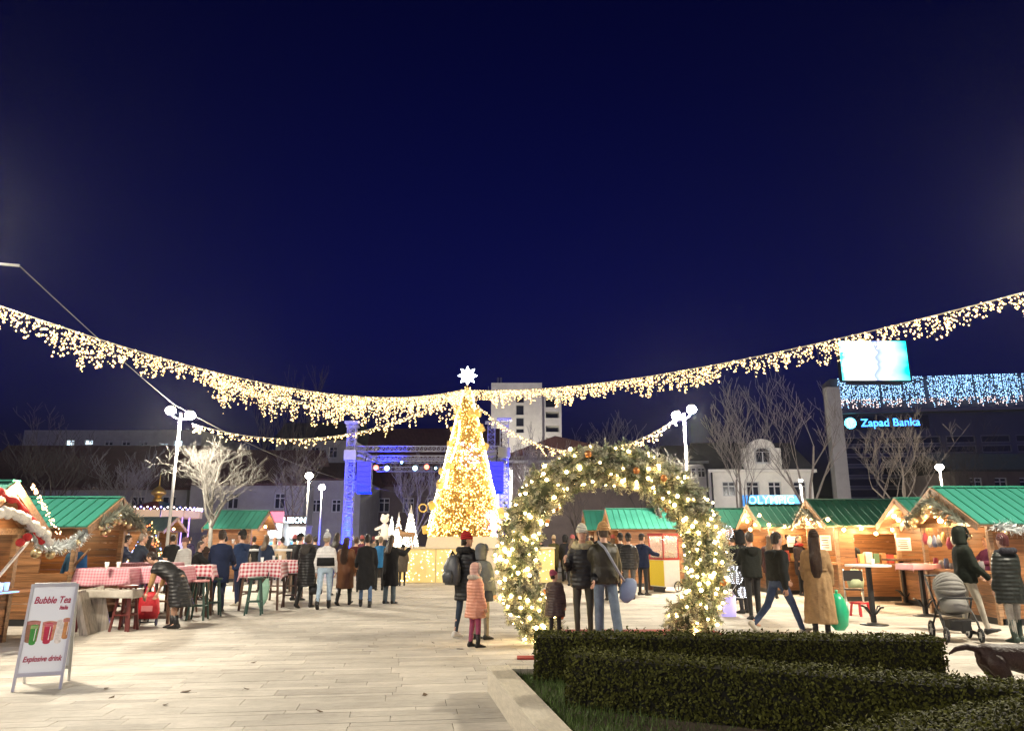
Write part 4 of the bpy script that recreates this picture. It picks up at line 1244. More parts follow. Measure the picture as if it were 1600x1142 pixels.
# glowing figures left of the tree
M_figw = glow('figure_white', (1.0, 0.97, 0.82), 5)
for i, (px, yb_, yt_, w) in enumerate(((641, 845, 789, 0.62), (622, 845, 800, 0.4), (611, 845, 806, 0.42))):
    p = ground_at(px, 34.5); zb0, zt0 = hz(yb_, 34.5), hz(yt_, 34.5)
    lt = empty('light_cone_tree', (p.x, 34.5, 0), 0, ('tall white glowing wire cone tree beside the christmas tree', 'slim white glowing wire cone tree behind the raised phone', 'squat white glowing wire cone tree, leftmost of three')[i], 'light figure', 'glowing cone trees')
    fr2 = MB(); bb = MB()
    for k in range(12):
        a = k * math.pi / 6
        fr2.tube([(math.cos(a) * w, math.sin(a) * w, 0.05), (0, 0, zt0)], 0.012, 4)
    for k in range(8):
        t = k / 8
        fr2.tube([(math.cos(a) * w * (1 - t), math.sin(a) * w * (1 - t), 0.05 + t * (zt0 - .05)) for a in [q * math.pi / 8 for q in range(17)]], 0.01, 4)
    fr2.build('wire_frame', M_white, lt)
    for k in range(520):
        t = 1 - math.sqrt(rt_.random()); a = rt_.uniform(0, 6.28)
        bb.octa((math.cos(a) * w * (1 - t), math.sin(a) * w * (1 - t), 0.05 + t * (zt0 - .05)), 0.035)
    tag(bb.build('bulb', M_figw, lt, fix=False), kind='stuff')
# reindeer light figures
def reindeer(loc, rz, s, label, m):
    root = empty('reindeer_figure', loc, rz, label, 'light figure', 'reindeer figures by the tree')
    root.scale = (s, s, s)
    b = MB()
    b.cap((0, -0.45, 0.95), (0, 0.4, 1.0), 0.2, 0.22).cap((0, 0.45, 1.05), (0, 0.65, 1.5), 0.14, 0.09).cap((0, 0.65, 1.52), (0, 0.92, 1.42), 0.1, 0.06)
    b.cap((0, -.6, 1.02), (0, -.7, 1.1), .05, .03)
    b.build('body', m, root, True)
    for sx in (-1, 1):
        for yy in (-0.45, 0.38):
            MB().tube([(sx * 0.12, yy, 0.95), (sx * 0.13, yy + 0.04, 0.5), (sx * 0.13, yy - 0.02, 0.0)], [0.09, 0.045, 0.035], 7).build('leg', m, root, True)
        MB().tube([(sx * 0.05, 0.62, 1.58), (sx * 0.25, 0.55, 1.8), (sx * 0.3, 0.62, 2.1)], [0.025, 0.02, 0.012], 5).tube([(sx * 0.22, 0.56, 1.77), (sx * 0.2, 0.72, 1.95)], 0.014, 5).tube([(sx * 0.28, 0.6, 1.95), (sx * 0.42, 0.62, 2.05)], 0.012, 5).build('antler', m, root, True)
    return root
M_deer = mat('deer_brown', (0.30, 0.18, 0.09), 0.7, emit=(1.0, 0.6, 0.3), estr=0.08)
M_deerw = mat('deer_white', (0.75, 0.7, 0.62), 0.6, emit=(1.0, 0.85, 0.65), estr=0.35)
reindeer((tx - 2.45, TY + 0.4, zt + 0.02), R(100), 0.52, 'brown reindeer figure on the gold base left of the tree', M_deer)
reindeer((tx - 3.5, TY + 3.6, 0.0), R(80), 0.95, 'white glowing reindeer figure before the stage', M_deerw)
reindeer((tx - 4.7, TY + 3.2, 0.0), R(60), 0.85, 'white glowing reindeer figure nearest the left stage tower', M_deerw)
# plush bear on a post-like plinth
p = ground_at(601, 33.5)
bear = empty('bear_figure', (p.x, 33.5, 0), R(150), 'pale bear figure raised above the crowd left of the glowing cones', 'figure')
MB().box((0, 0, 0.8), (0.5, 0.5, 1.6)).build('plinth', M_dark, bear)
bb = MB().cap((0, 0, 1.75), (0, 0.02, 2.15), 0.2, 0.17).ball((0, 0.05, 2.5), 0.19, 12, 8).ball((0, .22, 2.46), .08, 8, 6)
for sx in (-1, 1):
    bb.ball((sx * 0.14, 0.02, 2.66), 0.07, 8, 6).cap((sx * 0.17, 0.05, 2.15), (sx * 0.32, 0.25, 2.05), 0.075, 0.06).cap((sx * 0.13, 0.1, 1.7), (sx * 0.16, 0.35, 1.68), 0.09, 0.08)
bb.build('body', M_deerw, bear, True)

# ================================================================== people
PEND = []        # (object, smooth iterations, extra mesh builder)
def pend(mb, name, m, parent, voxel, it=4, extra=None):
    o = bpy.data.objects.new(name, mb.mesh(name, False))
    COL.objects.link(o); o.parent = parent
    o.data.materials.append(m)
    md = o.modifiers.new('join', 'REMESH'); md.mode = 'VOXEL'; md.voxel_size = voxel; md.use_smooth_shade = True
    sm = o.modifiers.new('soft', 'SMOOTH'); sm.iterations = it; sm.factor = 0.5
    PEND.append((o, extra))
    return o
def flush():
    dg = bpy.context.evaluated_depsgraph_get()
    dg.update()
    res = [(o, bpy.data.meshes.new_from_object(o.evaluated_get(dg)), ex) for o, ex in PEND]
    for o, me, ex in res:
        old = o.data
        o.modifiers.clear()
        if ex:
            bm = bmesh.new(); bm.from_mesh(me)
            for mb, mi in ex[0]:
                t = mb.mesh('t', True)
                t.polygons.foreach_set('material_index', [mi] * len(t.polygons))
                bm.from_mesh(t); bpy.data.meshes.remove(t)
            bm.to_mesh(me); bm.free()
            for m in ex[1]:
                me.materials.append(m)
        nm = o.name.split('.')[0]
        if nm in ('coat', 'trousers', 'sleeve', 'hood', 'hair'):
            amp = .013 if nm == 'coat' else .008
            sd = len(o.parent.get('label', '')) * 7.3
            no = [v.normal.copy() for v in me.vertices]
            for v, nn in zip(me.vertices, no):
                c = v.co
                q = noise.noise(Vector((c.x * 7 + sd, c.y * 7, c.z * 4.5))) + .6 * noise.noise(Vector((c.x * 16, c.y * 16 + sd, c.z * 9 + c.x * 8)))
                if nm == 'coat' and c.z < .98: q += 1.1 * noise.noise(Vector((c.x * 15 + sd, c.y * 15, c.z * 2.2)))
                if nm == 'hair': q += 1.2 * noise.noise(Vector((c.x * 34 + sd, c.y * 34, c.z * 9)))
                v.co = c + nn * q * amp
        me.polygons.foreach_set('use_smooth', [True] * len(me.polygons))
        o.data = me
        bpy.data.meshes.remove(old)
    PEND.clear()

CLOTH = {}
def cl(c, kind='cloth'):
    key = (tuple(c), kind)
    if key not in CLOTH:
        nm = 'clothing_%d' % len(CLOTH)
        if kind == 'puffer': CLOTH[key] = mat(nm, c, 0.5, bump=0.28, bscale=4.6, bands='Z', var=0.15, spec=.35)
        elif kind == 'denim': CLOTH[key] = mat(nm, c, 0.85, var=0.3, scale=10, bump=0.3, bscale=40)
        elif kind == 'fur': CLOTH[key] = mat(nm, c, 0.95, var=0.3, scale=30, bump=1.0, bscale=60)
        elif kind == 'knit': CLOTH[key] = mat(nm, c, 0.95, var=0.15, scale=40, bump=0.8, bscale=8, bands='Z')
        elif kind == 'leather': CLOTH[key] = mat(nm, c, 0.45, var=0.15, scale=6, bump=0.4, bscale=22, spec=.35)
        elif kind == 'hair': CLOTH[key] = mat(nm, c, 0.5, var=0.35, scale=25, bump=0.6, bscale=18, bands='X')
        else: CLOTH[key] = mat(nm, c, 0.85, var=0.25, scale=8, bump=0.5, bscale=14, spec=.15)
    return CLOTH[key]
BLK = (0.014, 0.014, 0.015); NAVY = (0.012, 0.018, 0.045); DHAIR = (0.025, 0.014, 0.009); JEAN = (0.07, 0.12, 0.22)

def person(pos, hd, H, label, coat=BLK, ck='cloth', hem=0.78, flare=1.0, trs=BLK, tk='denim', wide=1.0, shoe=BLK, boots=0.0,
           hair=DHAIR, hairlen=0.0, hat=None, hatk='knit', hood=None, hoodup=False, collar=None, legs=((0.06, 0.05), (-0.05, 0.03)),
           arms=((0.12, 0.14, 0.25), (0.05, 0.14, 0.2)), lean=0.0, hyaw=0.0, hpitch=0.0, bulk=1.0, waist=1.0, belt=None, band=None,
           group=None, dz=0.0, vox=None, scarf=None, pom=False, vest=False, legc=None, build=1.0, inw=(0.1, 0.1), turn=0.0):
    """local frame: x right, y forward, z up. legs: (hip pitch, knee bend) for right, left. arms: (pitch, abduct, elbow)"""
    s = H / 1.75
    root = empty('person', (pos[0], pos[1], dz), R(hd), label, 'person', group)
    root.scale = (s, s, s)
    dist = math.hypot(pos[0], pos[1])
    vx = vox or (0.017 if dist < 15 else (0.021 if dist < 22 else 0.03)) / s
    B = bulk
    # --- legs
    hipz = 0.93; lg = []
    for sx, (p, k) in zip((1, -1), legs):
        hip = Vector((sx * 0.095, 0, hipz))
        knee = hip + Vector((sx * 0.012, math.sin(p), -math.cos(p))) * 0.43
        ank = knee + Vector((0, math.sin(p - k), -math.cos(p - k))) * 0.42
        lg.append([hip, knee, ank, p - k])
    low = min(l[2].z for l in lg) - 0.085
    for l in lg:
        for i in range(3): l[i] = l[i] - Vector((0, 0, low))
    pel = Vector((0, 0, hipz - low + 0.03))
    up = Vector((0, math.sin(lean), math.cos(lean))); fw = Vector((0, math.cos(lean), -math.sin(lean)))
    rt = Vector((math.cos(turn), -math.sin(turn) * 0.6, 0)).normalized()
    def sp(d): return pel + up * d
    nb = sp(0.51); 
    hup = Vector((0, math.sin(lean * 0.55 + hpitch), math.cos(lean * 0.55 + hpitch)))
    hc = nb + hup * 0.175 + fw * 0.015
    # --- arms
    am = []
    for i, (sx, (p, ab, el)) in enumerate(zip((1, -1), arms)):
        sh = sp(0.405) + rt * sx * 0.178 * build
        pp = p + lean * 0.6
        d1 = Vector((sx * math.sin(ab), math.sin(pp) * math.cos(ab), -math.cos(pp) * math.cos(ab)))
        elb = sh + d1 * 0.285
        p2 = pp + el; ab2 = ab - inw[i] * (1 + el)
        d2 = Vector((sx * math.sin(ab2), math.sin(p2) * math.cos(ab2), -math.cos(p2) * math.cos(ab2)))
        wr = elb + d2 * 0.25
        am.append((sh, elb, wr, d2, sx))
    # --- body: one continuous skin
    bd = MB()
    bd.loft([(sp(d), rt * a, fw * b) for d, a, b in ((-0.1, .11, .09), (0, .15, .105), (.15, .135, .095), (.3, .15, .11), (.42, .16, .095), (.49, .10, .07), (.53, .05, .05))], 14)
    bd.cap(sp(0.46), hc - hup * 0.04, 0.058, 0.055)
    for hip, knee, ank, sa in lg:
        bd.cap(hip, knee, 0.075, 0.05); bd.cap(knee, ank, 0.052, 0.036); bd.cap(ank, ank + Vector((0, 0.13, -0.045)), 0.036, 0.025)
    for sh, elb, wr, d2, sx in am:
        bd.cap(sh, elb, 0.05, 0.04); bd.cap(elb, wr, 0.04, 0.026)
    # head with face, ears
    yaw = Matrix.Rotation(hyaw, 3, 'Z')
    tilt = Matrix.Rotation(-(lean * 0.55 + hpitch), 3, 'X')
    HM = yaw @ tilt if abs(lean) < 0.3 else tilt @ yaw
    def hp(x, y, z): return hc + HM @ Vector((x, y, z))
    hd_ = MB(); n = 16; rings = []
    for z, a, b, yo in ((-.118, .025, .03, .035), (-.105, .045, .055, .025), (-.075, .06, .075, .012), (-.03, .069, .088, .004), (.02, .074, .096, 0), (.06, .073, .095, -.004), (.092, .06, .078, -.006), (.112, .035, .045, -.006), (.12, .01, .012, -.006)):
        rings.append((hp(0, yo, z), HM @ Vector((a, 0, 0)), HM @ Vector((0, b, 0))))
    hd_.loft(rings, n)
    hd_.loft([(hp(0, .088, .012), HM @ Vector((.007, 0, 0)), HM @ Vector((0, .008, 0))), (hp(0, .098, -.012), HM @ Vector((.010, 0, 0)), HM @ Vector((0, .014, 0))), (hp(0, .096, -.026), HM @ Vector((.015, 0, 0)), HM @ Vector((0, .016, 0))), (hp(0, .088, -.034), HM @ Vector((.010, 0, 0)), HM @ Vector((0, .01, 0)))], 8)
    for sx in (-1, 1):
        hd_.ball(hp(sx * .074, -.008, -.005), .028, 8, 5, (.35, .7, 1.1), HM)
    ey = MB(); lp = MB()
    for sx in (-1, 1):
        ey.ball(hp(sx * .031, .083, .012), .0105, 8, 5, (1.35, .6, .8), HM)
        ey.ball(hp(sx * .032, .087, .034), .012, 6, 4, (1.6, .5, .3), HM)
    lp.ball(hp(0, .083, -.062), .02, 8, 5, (1.1, .45, .35), HM)
    # hands: palm, four fingers, thumb
    hands = MB()
    for sh, elb, wr, d2, sx in am:
        x = (Vector((sx, 0, 0)) - d2 * d2.x * sx)
        x = x.normalized() if x.length > 0.2 else Vector((0, 1, 0))
        sd = d2.cross(x).normalized()      # across the knuckles
        pc = wr + d2 * 0.05
        hands.loft([(wr - d2 * .01, sd * .024, x * .02), (wr + d2 * .03, sd * .035, x * .017), (wr + d2 * .09, sd * .04, x * .015)], 8)
        for q in range(4):
            b0 = wr + d2 * .085 + sd * (q - 1.5) * .02
            L = (.066, .075, .07, .054)[q]
            k1 = b0 + (d2 * .9 - x * .35).normalized() * L * .5
            k2 = k1 + (d2 * .45 - x * .9).normalized() * L * .5
            hands.tube([b0, k1, k2], [.0095, .009, .006], 5)
        tb0 = wr + d2 * .035 + sd * .033
        hands.tube([tb0, tb0 + (d2 * .6 + sd * .7).normalized() * .035, tb0 + (d2 * .9 + sd * .3 - x * .4).normalized() * .062], [.011, .010, .007], 5)
    pend(bd, 'body', M_skin, root, vx * 1.3, 3, ([(hd_, 0), (hands, 0), (ey, 1), (lp, 2)], [M_eye, M_lip]))
    # --- trousers
    tr = MB()
    tr.loft([(sp(d), rt * a, fw * b) for d, a, b in ((-0.12, .13, .11), (0, .172, .125), (.08, .16, .12))], 14)
    for hip, knee, ank, sa in lg:
        tr.cap(hip, knee, 0.09, 0.064 * (0.6 + 0.4 * wide)); 
        e = ank - Vector((0, 0, 0.02)) if not boots else ank + Vector((0, 0, .02))
        tr.cap(knee, e, 0.064 * (0.6 + 0.4 * wide), 0.046 * wide)
    pend(tr, 'trousers', cl(trs, tk), root, vx, 3)
    # --- shoes
    for hip, knee, ank, sa in lg:
        sm = MB(); lift = max(0.0, -sa) * 0.9 if ank.z > 0.10 else 0.0
        lift = min(lift, 1.0)
        if sa > 0.15: lift = -0.3
        Rm = Matrix.Rotation(-lift, 3, 'X')
        def fp(y, z): return ank + Rm @ Vector((0, y, z))
        rg_ = []
        for y, w, h0, h1 in ((-.075, .026, -.07, -.01), (-.06, .036, -.083, .015), (-.01, .040, -.083, .04), (.06, .042, -.083, -.005), (.12, .044, -.083, -.03), (.165, .036, -.083, -.045), (.185, .018, -.08, -.06)):
            rg_.append((fp(y, (h0 + h1) / 2), Vector((w * 1.05, 0, 0)), Rm @ Vector((0, 0, (h1 - h0) / 2))))
        sm.loft(rg_, 10)
        if boots:
            dd = (knee - ank).normalized()
            sm.tube([fp(-.015, -.03), ank + dd * .06, ank + dd * boots], [.05, .05, .058], 10)
        sm.build('shoe', cl(shoe, 'leather'), root, True)
    # --- coat
    ct_ = MB(); W = waist
    rr_ = []
    hemz = hem
    bot = pel - Vector((0, 0, 0)) 
    nst = 5
    sk = max(0.0, pel.z - hemz)
    for i in range(nst):
        f = 1 - i / nst
        z = pel.z - sk * f
        fl = 1 + (flare - 1) * f
        yy = -math.tan(min(0.9, lean)) * sk * f * 0.25 if lean > 0.3 else 0
        rr_.append((Vector((0, yy, z)), rt * (.205 * fl * B), Vector((0, 1, 0)) * (.15 * fl * B)))
    for d, a, b in ((.0, .205, .15), (.14, .188 * W, .138 * W), (.28, .20, .148), (.37, .205, .14), (.43, .175, .12), (.475, .125, .10), (.515, .08, .08)):
        rr_.append((sp(d) - up * 0.0, rt * a * B * build, fw * b * B))
    ct_.loft(rr_, 18)
    if not vest:
        for sh, elb, wr, d2, sx in am:
            ct_.cap(sh - rt * sx * .03, elb, .085 * B, .068 * B); ct_.cap(elb, wr - d2 * .02, .066 * B, .05 * B)
    else:
        for sh, elb, wr, d2, sx in am:
            ct_.cap(sh - rt * sx * .03, sh.lerp(elb, .2), .085 * B, .08 * B)
    co = pend(ct_, 'coat', cl(coat, ck), root, vx, 4)
    if vest:
        slv = MB()
        for sh, elb, wr, d2, sx in am:
            slv.cap(sh, elb, .062, .052); slv.cap(elb, elb.lerp(wr, .35), .052, .047)
        pend(slv, 'sleeve', cl(vest if isinstance(vest, tuple) else (0.3, 0.2, 0.12)), root, vx, 2)
    if band:   # contrasting lower band of the jacket
        bb_ = MB(); bb_.loft([(Vector((0, 0, z)), rt * .222 * B, Vector((0, .165 * B, 0))) for z in (hemz - .005, hemz + .08, hemz + .19)], 18)
        bb_.build('jacket_band', cl(band), root, True)
    if belt:
        bb_ = MB(); bb_.loft([(sp(d), rt * .20 * W * B, fw * .152 * W * B) for d in (.12, .165)], 18)
        bb_.build('belt', cl(belt), root, True)
    if collar:
        cc = MB()
        for k in range(14):
            a = k * 2 * math.pi / 14
            cc.ball(sp(.50) + rt * math.cos(a) * .13 + fw * (math.sin(a) * .115 - .02) + up * (.02 if math.sin(a) < 0 else -.02), .062, 8, 5)
        pend(cc, 'fur_collar', cl(collar, 'fur'), root, vx, 1)
    if scarf:
        cc = MB().tube([sp(.50) + rt * math.cos(k * .5236) * .09 + fw * math.sin(k * .5236) * .09 + up * .03 for k in range(13)], .05, 8)
        cc.build('scarf', cl(scarf, 'knit'), root, True)
    # --- hair, hood, hat
    def shell(rings_, nm, m_, smooth=True):
        b_ = MB(); b_.loft([(hp(0, yo, z), HM @ Vector((a, 0, 0)), HM @ Vector((0, b, 0))) for z, a, b, yo in rings_], 16); return b_.build(nm, m_, root, smooth)
    if hoodup:
        hm = cl(hood or coat, ck)
        b_ = MB()
        b_.loft([(hp(0, yo, z), HM @ Vector((a, 0, 0)), HM @ Vector((0, b, 0))) for z, a, b, yo in ((-.17, .115, .11, -.03), (-.09, .112, .112, -.04), (0, .115, .12, -.035), (.07, .11, .118, -.03), (.125, .08, .095, -.03), (.155, .03, .045, -.035))], 16)
        pend(b_, 'hood', hm, root, vx, 3)
        # rim of the hood around the face
        rim = MB().tube([hp(math.cos(k * math.pi / 8) * .094, .058 + .02 * abs(math.cos(k * math.pi / 8)) - (.02 if k > 8 else 0), .01 + math.sin(k * math.pi / 8) * .115) for k in range(17)], .032 if collar else .02, 6)
        rim.build('hood_rim', cl(collar, 'fur') if collar else hm, root, True)
        # the face stands in front of the hood opening
        fc = MB().loft([(hp(0, .05, z), HM @ Vector((a, 0, 0)), HM @ Vector((0, b, 0))) for z, a, b in ((-.10, .04, .035), (-.06, .058, .045), (0, .064, .05), (.05, .062, .048), (.085, .045, .03))], 14)
        fc.build('face', M_skin, root, True)
        ef = MB()
        for sx in (-1, 1): ef.ball(hp(sx * .028, .098, .012), .01, 8, 5, (1.4, .6, .8), HM)
        ef.build('eyes', M_eye, root, True)
        MB().loft([(hp(0, .098, .012), HM @ Vector((.007, 0, 0)), HM @ Vector((0, .006, 0))), (hp(0, .108, -.024), HM @ Vector((.014, 0, 0)), HM @ Vector((0, .014, 0))), (hp(0, .1, -.034), HM @ Vector((.01, 0, 0)), HM @ Vector((0, .008, 0)))], 8).build('nose', M_skin, root, True)
    else:
        if hair:
            hb = MB()
            hb.loft([(hp(0, yo, z), HM @ Vector((a, 0, 0)), HM @ Vector((0, b, 0))) for z, a, b, yo in ((-.085, .06, .05, -.055), (-.04, .078, .072, -.036), (.01, .084, .086, -.024), (.05, .085, .098, -.014), (.09, .072, .088, -.01), (.12, .05, .06, -.012), (.135, .02, .026, -.012))], 16)
            if hairlen:
                hl = hairlen
                bk = -fw * .11
                hb.loft([(hp(0, -.045, .04), HM @ Vector((.085, 0, 0)), HM @ Vector((0, .06, 0))), (hp(0, -.075, -.1), HM @ Vector((.095, 0, 0)), HM @ Vector((0, .05, 0))), (nb - fw * .14 - up * hl * .45, rt * .11, fw * .045), (nb - fw * .165 - up * hl * .8, rt * .10, fw * .04), (nb - fw * .165 - up * hl, rt * .05, fw * .02)], 14)
            pend(hb, 'hair', cl(hair, 'hair'), root, vx * .8, 2)
        if hat:
            if hatk == 'cap':
                shell([(.03, .088, .106, -.006), (.07, .086, .102, -.008), (.11, .062, .075, -.01), (.135, .02, .026, -.01)], 'cap', cl(hat))
                MB().prism([(-.07, .085), (.07, .085), (.055, .16), (0, .175), (-.055, .16)], 2, .045, .053).build('cap_brim', cl(hat), root).matrix_basis = Matrix.Translation(hc) @ HM.to_4x4()
            else:
                shell([(.015, .088, .106, -.008), (.03, .094, .112, -.01), (.055, .094, .112, -.01), (.065, .088, .107, -.012), (.11, .078, .092, -.018), (.15, .052, .06, -.026), (.168, .02, .024, -.03)], 'hat', cl(hat, hatk))
                if pom: MB().ball(hp(0, -.03, .19), .04, 10, 6).build('pompom', cl(hat, 'fur'), root, True)
        if hood is not None:     # hood lying on the back
            hq = MB().loft([(sp(.50) - fw * .10, rt * .12, fw * .06), (sp(.46) - fw * .15, rt * .15, fw * .06), (sp(.36) - fw * .155, rt * .11, fw * .04), (sp(.30) - fw * .14, rt * .04, fw * .02)], 14)
            pend(hq, 'hood', cl(hood, ck if hood == coat else 'fur'), root, vx, 2)
    root['rig'] = 0
    del root['rig']
    W4 = Matrix.Translation((pos[0], pos[1], dz)) @ Matrix.Rotation(R(hd), 4, 'Z') @ Matrix.Scale(s, 4)
    return dict(root=root, hands=[W4 @ (a[2] + a[3] * .09) for a in am], sh=[W4 @ a[0] for a in am], elbow=[W4 @ a[1] for a in am], hip=W4 @ pel, back=W4 @ (sp(.3) - fw * .17), s=s, M=W4)
def gp(px, py): return G(px, py)

# ---- left side
pw_bent = person(gp(268, 982), 82, 1.66, 'woman in black quilted vest bending down to a red bag', BLK, 'puffer', 0.42, 1.25, trs=(0.36, 0.22, 0.15), tk='cloth', wide=.8, shoe=BLK, boots=.16, hair=DHAIR, lean=1.05, hpitch=.2, legs=((.12, .1), (-.12, .12)), arms=((-.45, .08, .2), (-.5, .1, .25)), vest=(0.38, 0.22, 0.1), bulk=1.12)
person(gp(337, 956), 8, 1.80, 'man in long navy coat seen from behind at the pink table', NAVY, 'cloth', .62, 1.05, trs=NAVY, arms=((.5, .2, .7), (.5, .2, .7)), bulk=1.05)
p_drink = person(gp(370, 946), 75, 1.80, 'man in blue jacket drinking from a cup by the check table', (0.02, 0.035, 0.085), 'cloth', .84, trs=(0.01, 0.016, 0.05), shoe=(0.5, 0.45, 0.35), hat=BLK, arms=((.9, .25, 1.7), (.25, .15, .5)), hood=(0.02, 0.035, 0.085), bulk=1.1)
person(gp(299, 946), -70, 1.55, 'youth in black jacket leaning at the pink table', BLK, 'cloth', .75, trs=BLK, arms=((.8, .2, .8), (.8, .2, .8)), lean=.15, hair=(0.08, 0.06, 0.05))
person(gp(281, 936), 160, 1.62, 'person in white jacket behind the youth at the pink table', (0.62, 0.6, 0.56), 'puffer', .72, trs=(.1, .08, .08), hair=(.05, .03, .02), bulk=1.15, hat=(0.25, 0.12, 0.12))
person(gp(311, 937), -110, 1.70, 'long-haired woman with a cup behind the navy coat man', (0.04, 0.025, 0.02), 'cloth', .7, hair=(.06, .03, .02), hairlen=.3, arms=((.8, .2, 1.3), (.5, .2, 1.0)))
person(gp(176, 948), -60, 1.72, 'person in dark blue jacket at the stall counter, on the left', (.015, .025, .06), 'puffer', .75, lean=.25, arms=((.7, .2, .6), (.7, .2, .6)))
person(gp(203, 950), -50, 1.76, 'person in grey-blue coat at the stall counter, on the right', (.03, .04, .06), 'cloth', .7, lean=.2, arms=((.7, .2, .6), (.7, .2, .6)), hair=(.3, .25, .2))
person(gp(226, 928), -20, 1.70, 'woman in dark brown coat before the coloured lights', (.035, .015, .01), 'cloth', .5, hairlen=.25)
person(gp(262, 926), 20, 1.74, 'man in black coat before the coloured lights', BLK, 'cloth', .6)
person(P(118, 880, 15.9).to_2d(), 180, 1.62, 'vendor in blue jacket inside the left stall window', (.03, .12, .30), 'cloth', .8)
# ---- group walking to the tree
g9 = person(gp(476, 949), -14, 1.72, 'woman in long black coat with fur hood and handbag walking away', BLK, 'puffer', .5, 1.08, shoe=BLK, boots=.3, collar=(.05, .045, .04), hood=(.05, .045, .04), legs=((.18, .1), (-.2, .15)), bulk=1.1, hair=(.1, .07, .05), arms=((.05, .12, .1), (.1, .12, .2)))
person(gp(463, 938), -30, 1.76, 'person in black cap and jacket half hidden behind the fur-hooded woman', BLK, 'cloth', .75, hat=BLK, hatk='cap')
person(gp(505, 951), 5, 1.74, 'woman in white cropped jacket, white hat and light jeans walking away', (.70, .69, .67), 'puffer', 1.0, trs=(.32, .42, .52), shoe=BLK, boots=.12, hat=(.62, .64, .66), pom=True, band=BLK, legs=((.22, .08), (-.22, .35)), hair=(.35, .28, .2), bulk=.98, waist=.9)
person(gp(537, 945), -10, 1.67, 'long-haired woman in shiny brown long coat walking away', (.14, .055, .022), 'leather', .42, 1.12, boots=.3, hair=(.045, .022, .014), hairlen=.42, legs=((.2, .05), (-.18, .2)), bulk=1.08)
person(gp(570, 948), 14, 1.73, 'dark-haired woman in long black coat and jeans walking away', BLK, 'cloth', .42, 1.1, trs=JEAN, hair=(.012, .01, .01), legs=((-.2, .2), (.2, .05)), arms=((.1, .15, .6), (.2, .2, .9)), bulk=1.06, shoe=BLK, boots=.1)
g14 = person(gp(608, 943), -28, 1.70, 'woman in long black coat raising a phone before the tree', BLK, 'cloth', .46, 1.15, trs=(.08, .11, .13), wide=1.4, hair=(.05, .035, .025), hairlen=.2, arms=((1.25, .25, .9), (1.1, .3, .9)), bulk=1.12)
person(gp(522, 930), -10, 1.78, 'person with dark hair between the white jacket and the brown coat', (.03, .025, .05), 'cloth', .75, trs=(.02, .03, .2), hairlen=.15)
person(gp(553, 925), 10, 1.66, 'person in dark red jacket behind the brown coat', (.08, .02, .02), 'cloth', .75, hair=(.05, .02, .01))
person(gp(592, 922), 0, 1.68, 'child carer in bright blue jacket beyond the black coats', (.03, .15, .32), 'cloth', .75, hair=(.2, .15, .1))
# ---- red hat family
g17 = person(gp(727, 996), -40, 1.69, 'woman in red hat and long black puffer with backpack', BLK, 'puffer', .62, 1.05, trs=(.02, .035, .06), wide=.75, shoe=(.7, .68, .62), hat=(.5, .02, .02), collar=(.012, .012, .013), legs=((.1, .03), (-.12, .1)), bulk=1.08, hyaw=-.75, arms=((.25, .15, .5), (.1, .15, .3)))
person(gp(752, 999), -42, 1.50, 'boy in grey and black hooded jacket beside the red hat', (.10, .115, .125), 'cloth', .72, trs=(.17, .15, .12), tk='cloth', hood=(.10, .11, .12), hoodup=True, shoe=BLK, band=(.02, .025, .04), hyaw=-.5, bulk=1.15, legs=((.06, .03), (-.04, .04)))
person(gp(742, 1011), -60, 1.22, 'small girl in salmon pink padded coat with fur hood', (.62, .27, .17), 'puffer', .62, 1.22, trs=(.30, .06, .12), hood=(.62, .36, .28), hoodup=True, collar=(.5, .42, .33), shoe=BLK, boots=.2, bulk=1.22, hyaw=-.3, wide=1.1, arms=((.1, .18, .25), (.1, .18, .2)))
# ---- couple in the wreath
cplW = person(G(913, 1001, .1), 165, 1.69, 'woman in white knit hat and fur-hooded black jacket facing the camera', BLK, 'puffer', .80, trs=(.05, .05, .035), tk='leather', wide=.8, hat=(.68, .66, .56), collar=(.40, .36, .22), hair=(.06, .03, .02), arms=((.45, .2, 1.6), (.3, .15, .5)), hyaw=.2, bulk=1.05, dz=.1, hpitch=.05)
cplM = person(G(948, 1003, .1), 12, 1.72, 'person in tan hat and olive brown jacket with back turned inside the wreath', (.030, .026, .014), 'leather', .86, trs=(.12, .16, .21), wide=1.5, shoe=BLK, hat=(.58, .33, .13), hair=(.08, .05, .03), legs=((-.32, .06), (.03, .03)), arms=((.15, .22, .4), (.6, .25, 1.2)), bulk=1.12, lean=.05, dz=.1)
person(G(868, 1000, .1), -35, 1.02, 'toddler in pink hat and dark brown shiny jacket beside the wreath', (.05, .03, .028), 'puffer', .60, 1.15, trs=BLK, hat=(.50, .10, .17), hyaw=-.6, hpitch=-.25, bulk=1.3, dz=.1)
# ---- people seen through the wreath
person(gp(943, 938), 5, 1.88, 'tall man in black hooded jacket behind the couple', BLK, 'cloth', .8, hood=BLK, hoodup=True, bulk=1.15)
person(gp(985, 936), -8, 1.74, 'man in black jacket and grey trousers queueing at the cart', BLK, 'puffer', .8, trs=(.09, .085, .08), hat=BLK, bulk=1.1)
person(gp(1006, 930), -55, 1.76, 'man in navy jacket and cap reaching to the cart', NAVY, 'cloth', .78, hat=(.04, .035, .035), hatk='cap', hood=NAVY, bulk=1.1, arms=((.9, .15, .5), (.4, .15, .6)))
person(gp(972, 926), 20, 1.76, 'man in black beanie behind the queue', BLK, 'cloth', .75, hat=BLK)
person(gp(866, 906), 10, 1.74, 'woman in olive coat and cream hat behind the gold panel', (.06, .055, .022), 'cloth', .5, hat=(.7, .55, .35), hair=(.2, .12, .05))
person(gp(884, 908), -15, 1.76, 'person in black hooded coat left in the wreath opening', BLK, 'cloth', .55, hood=BLK, hoodup=True)
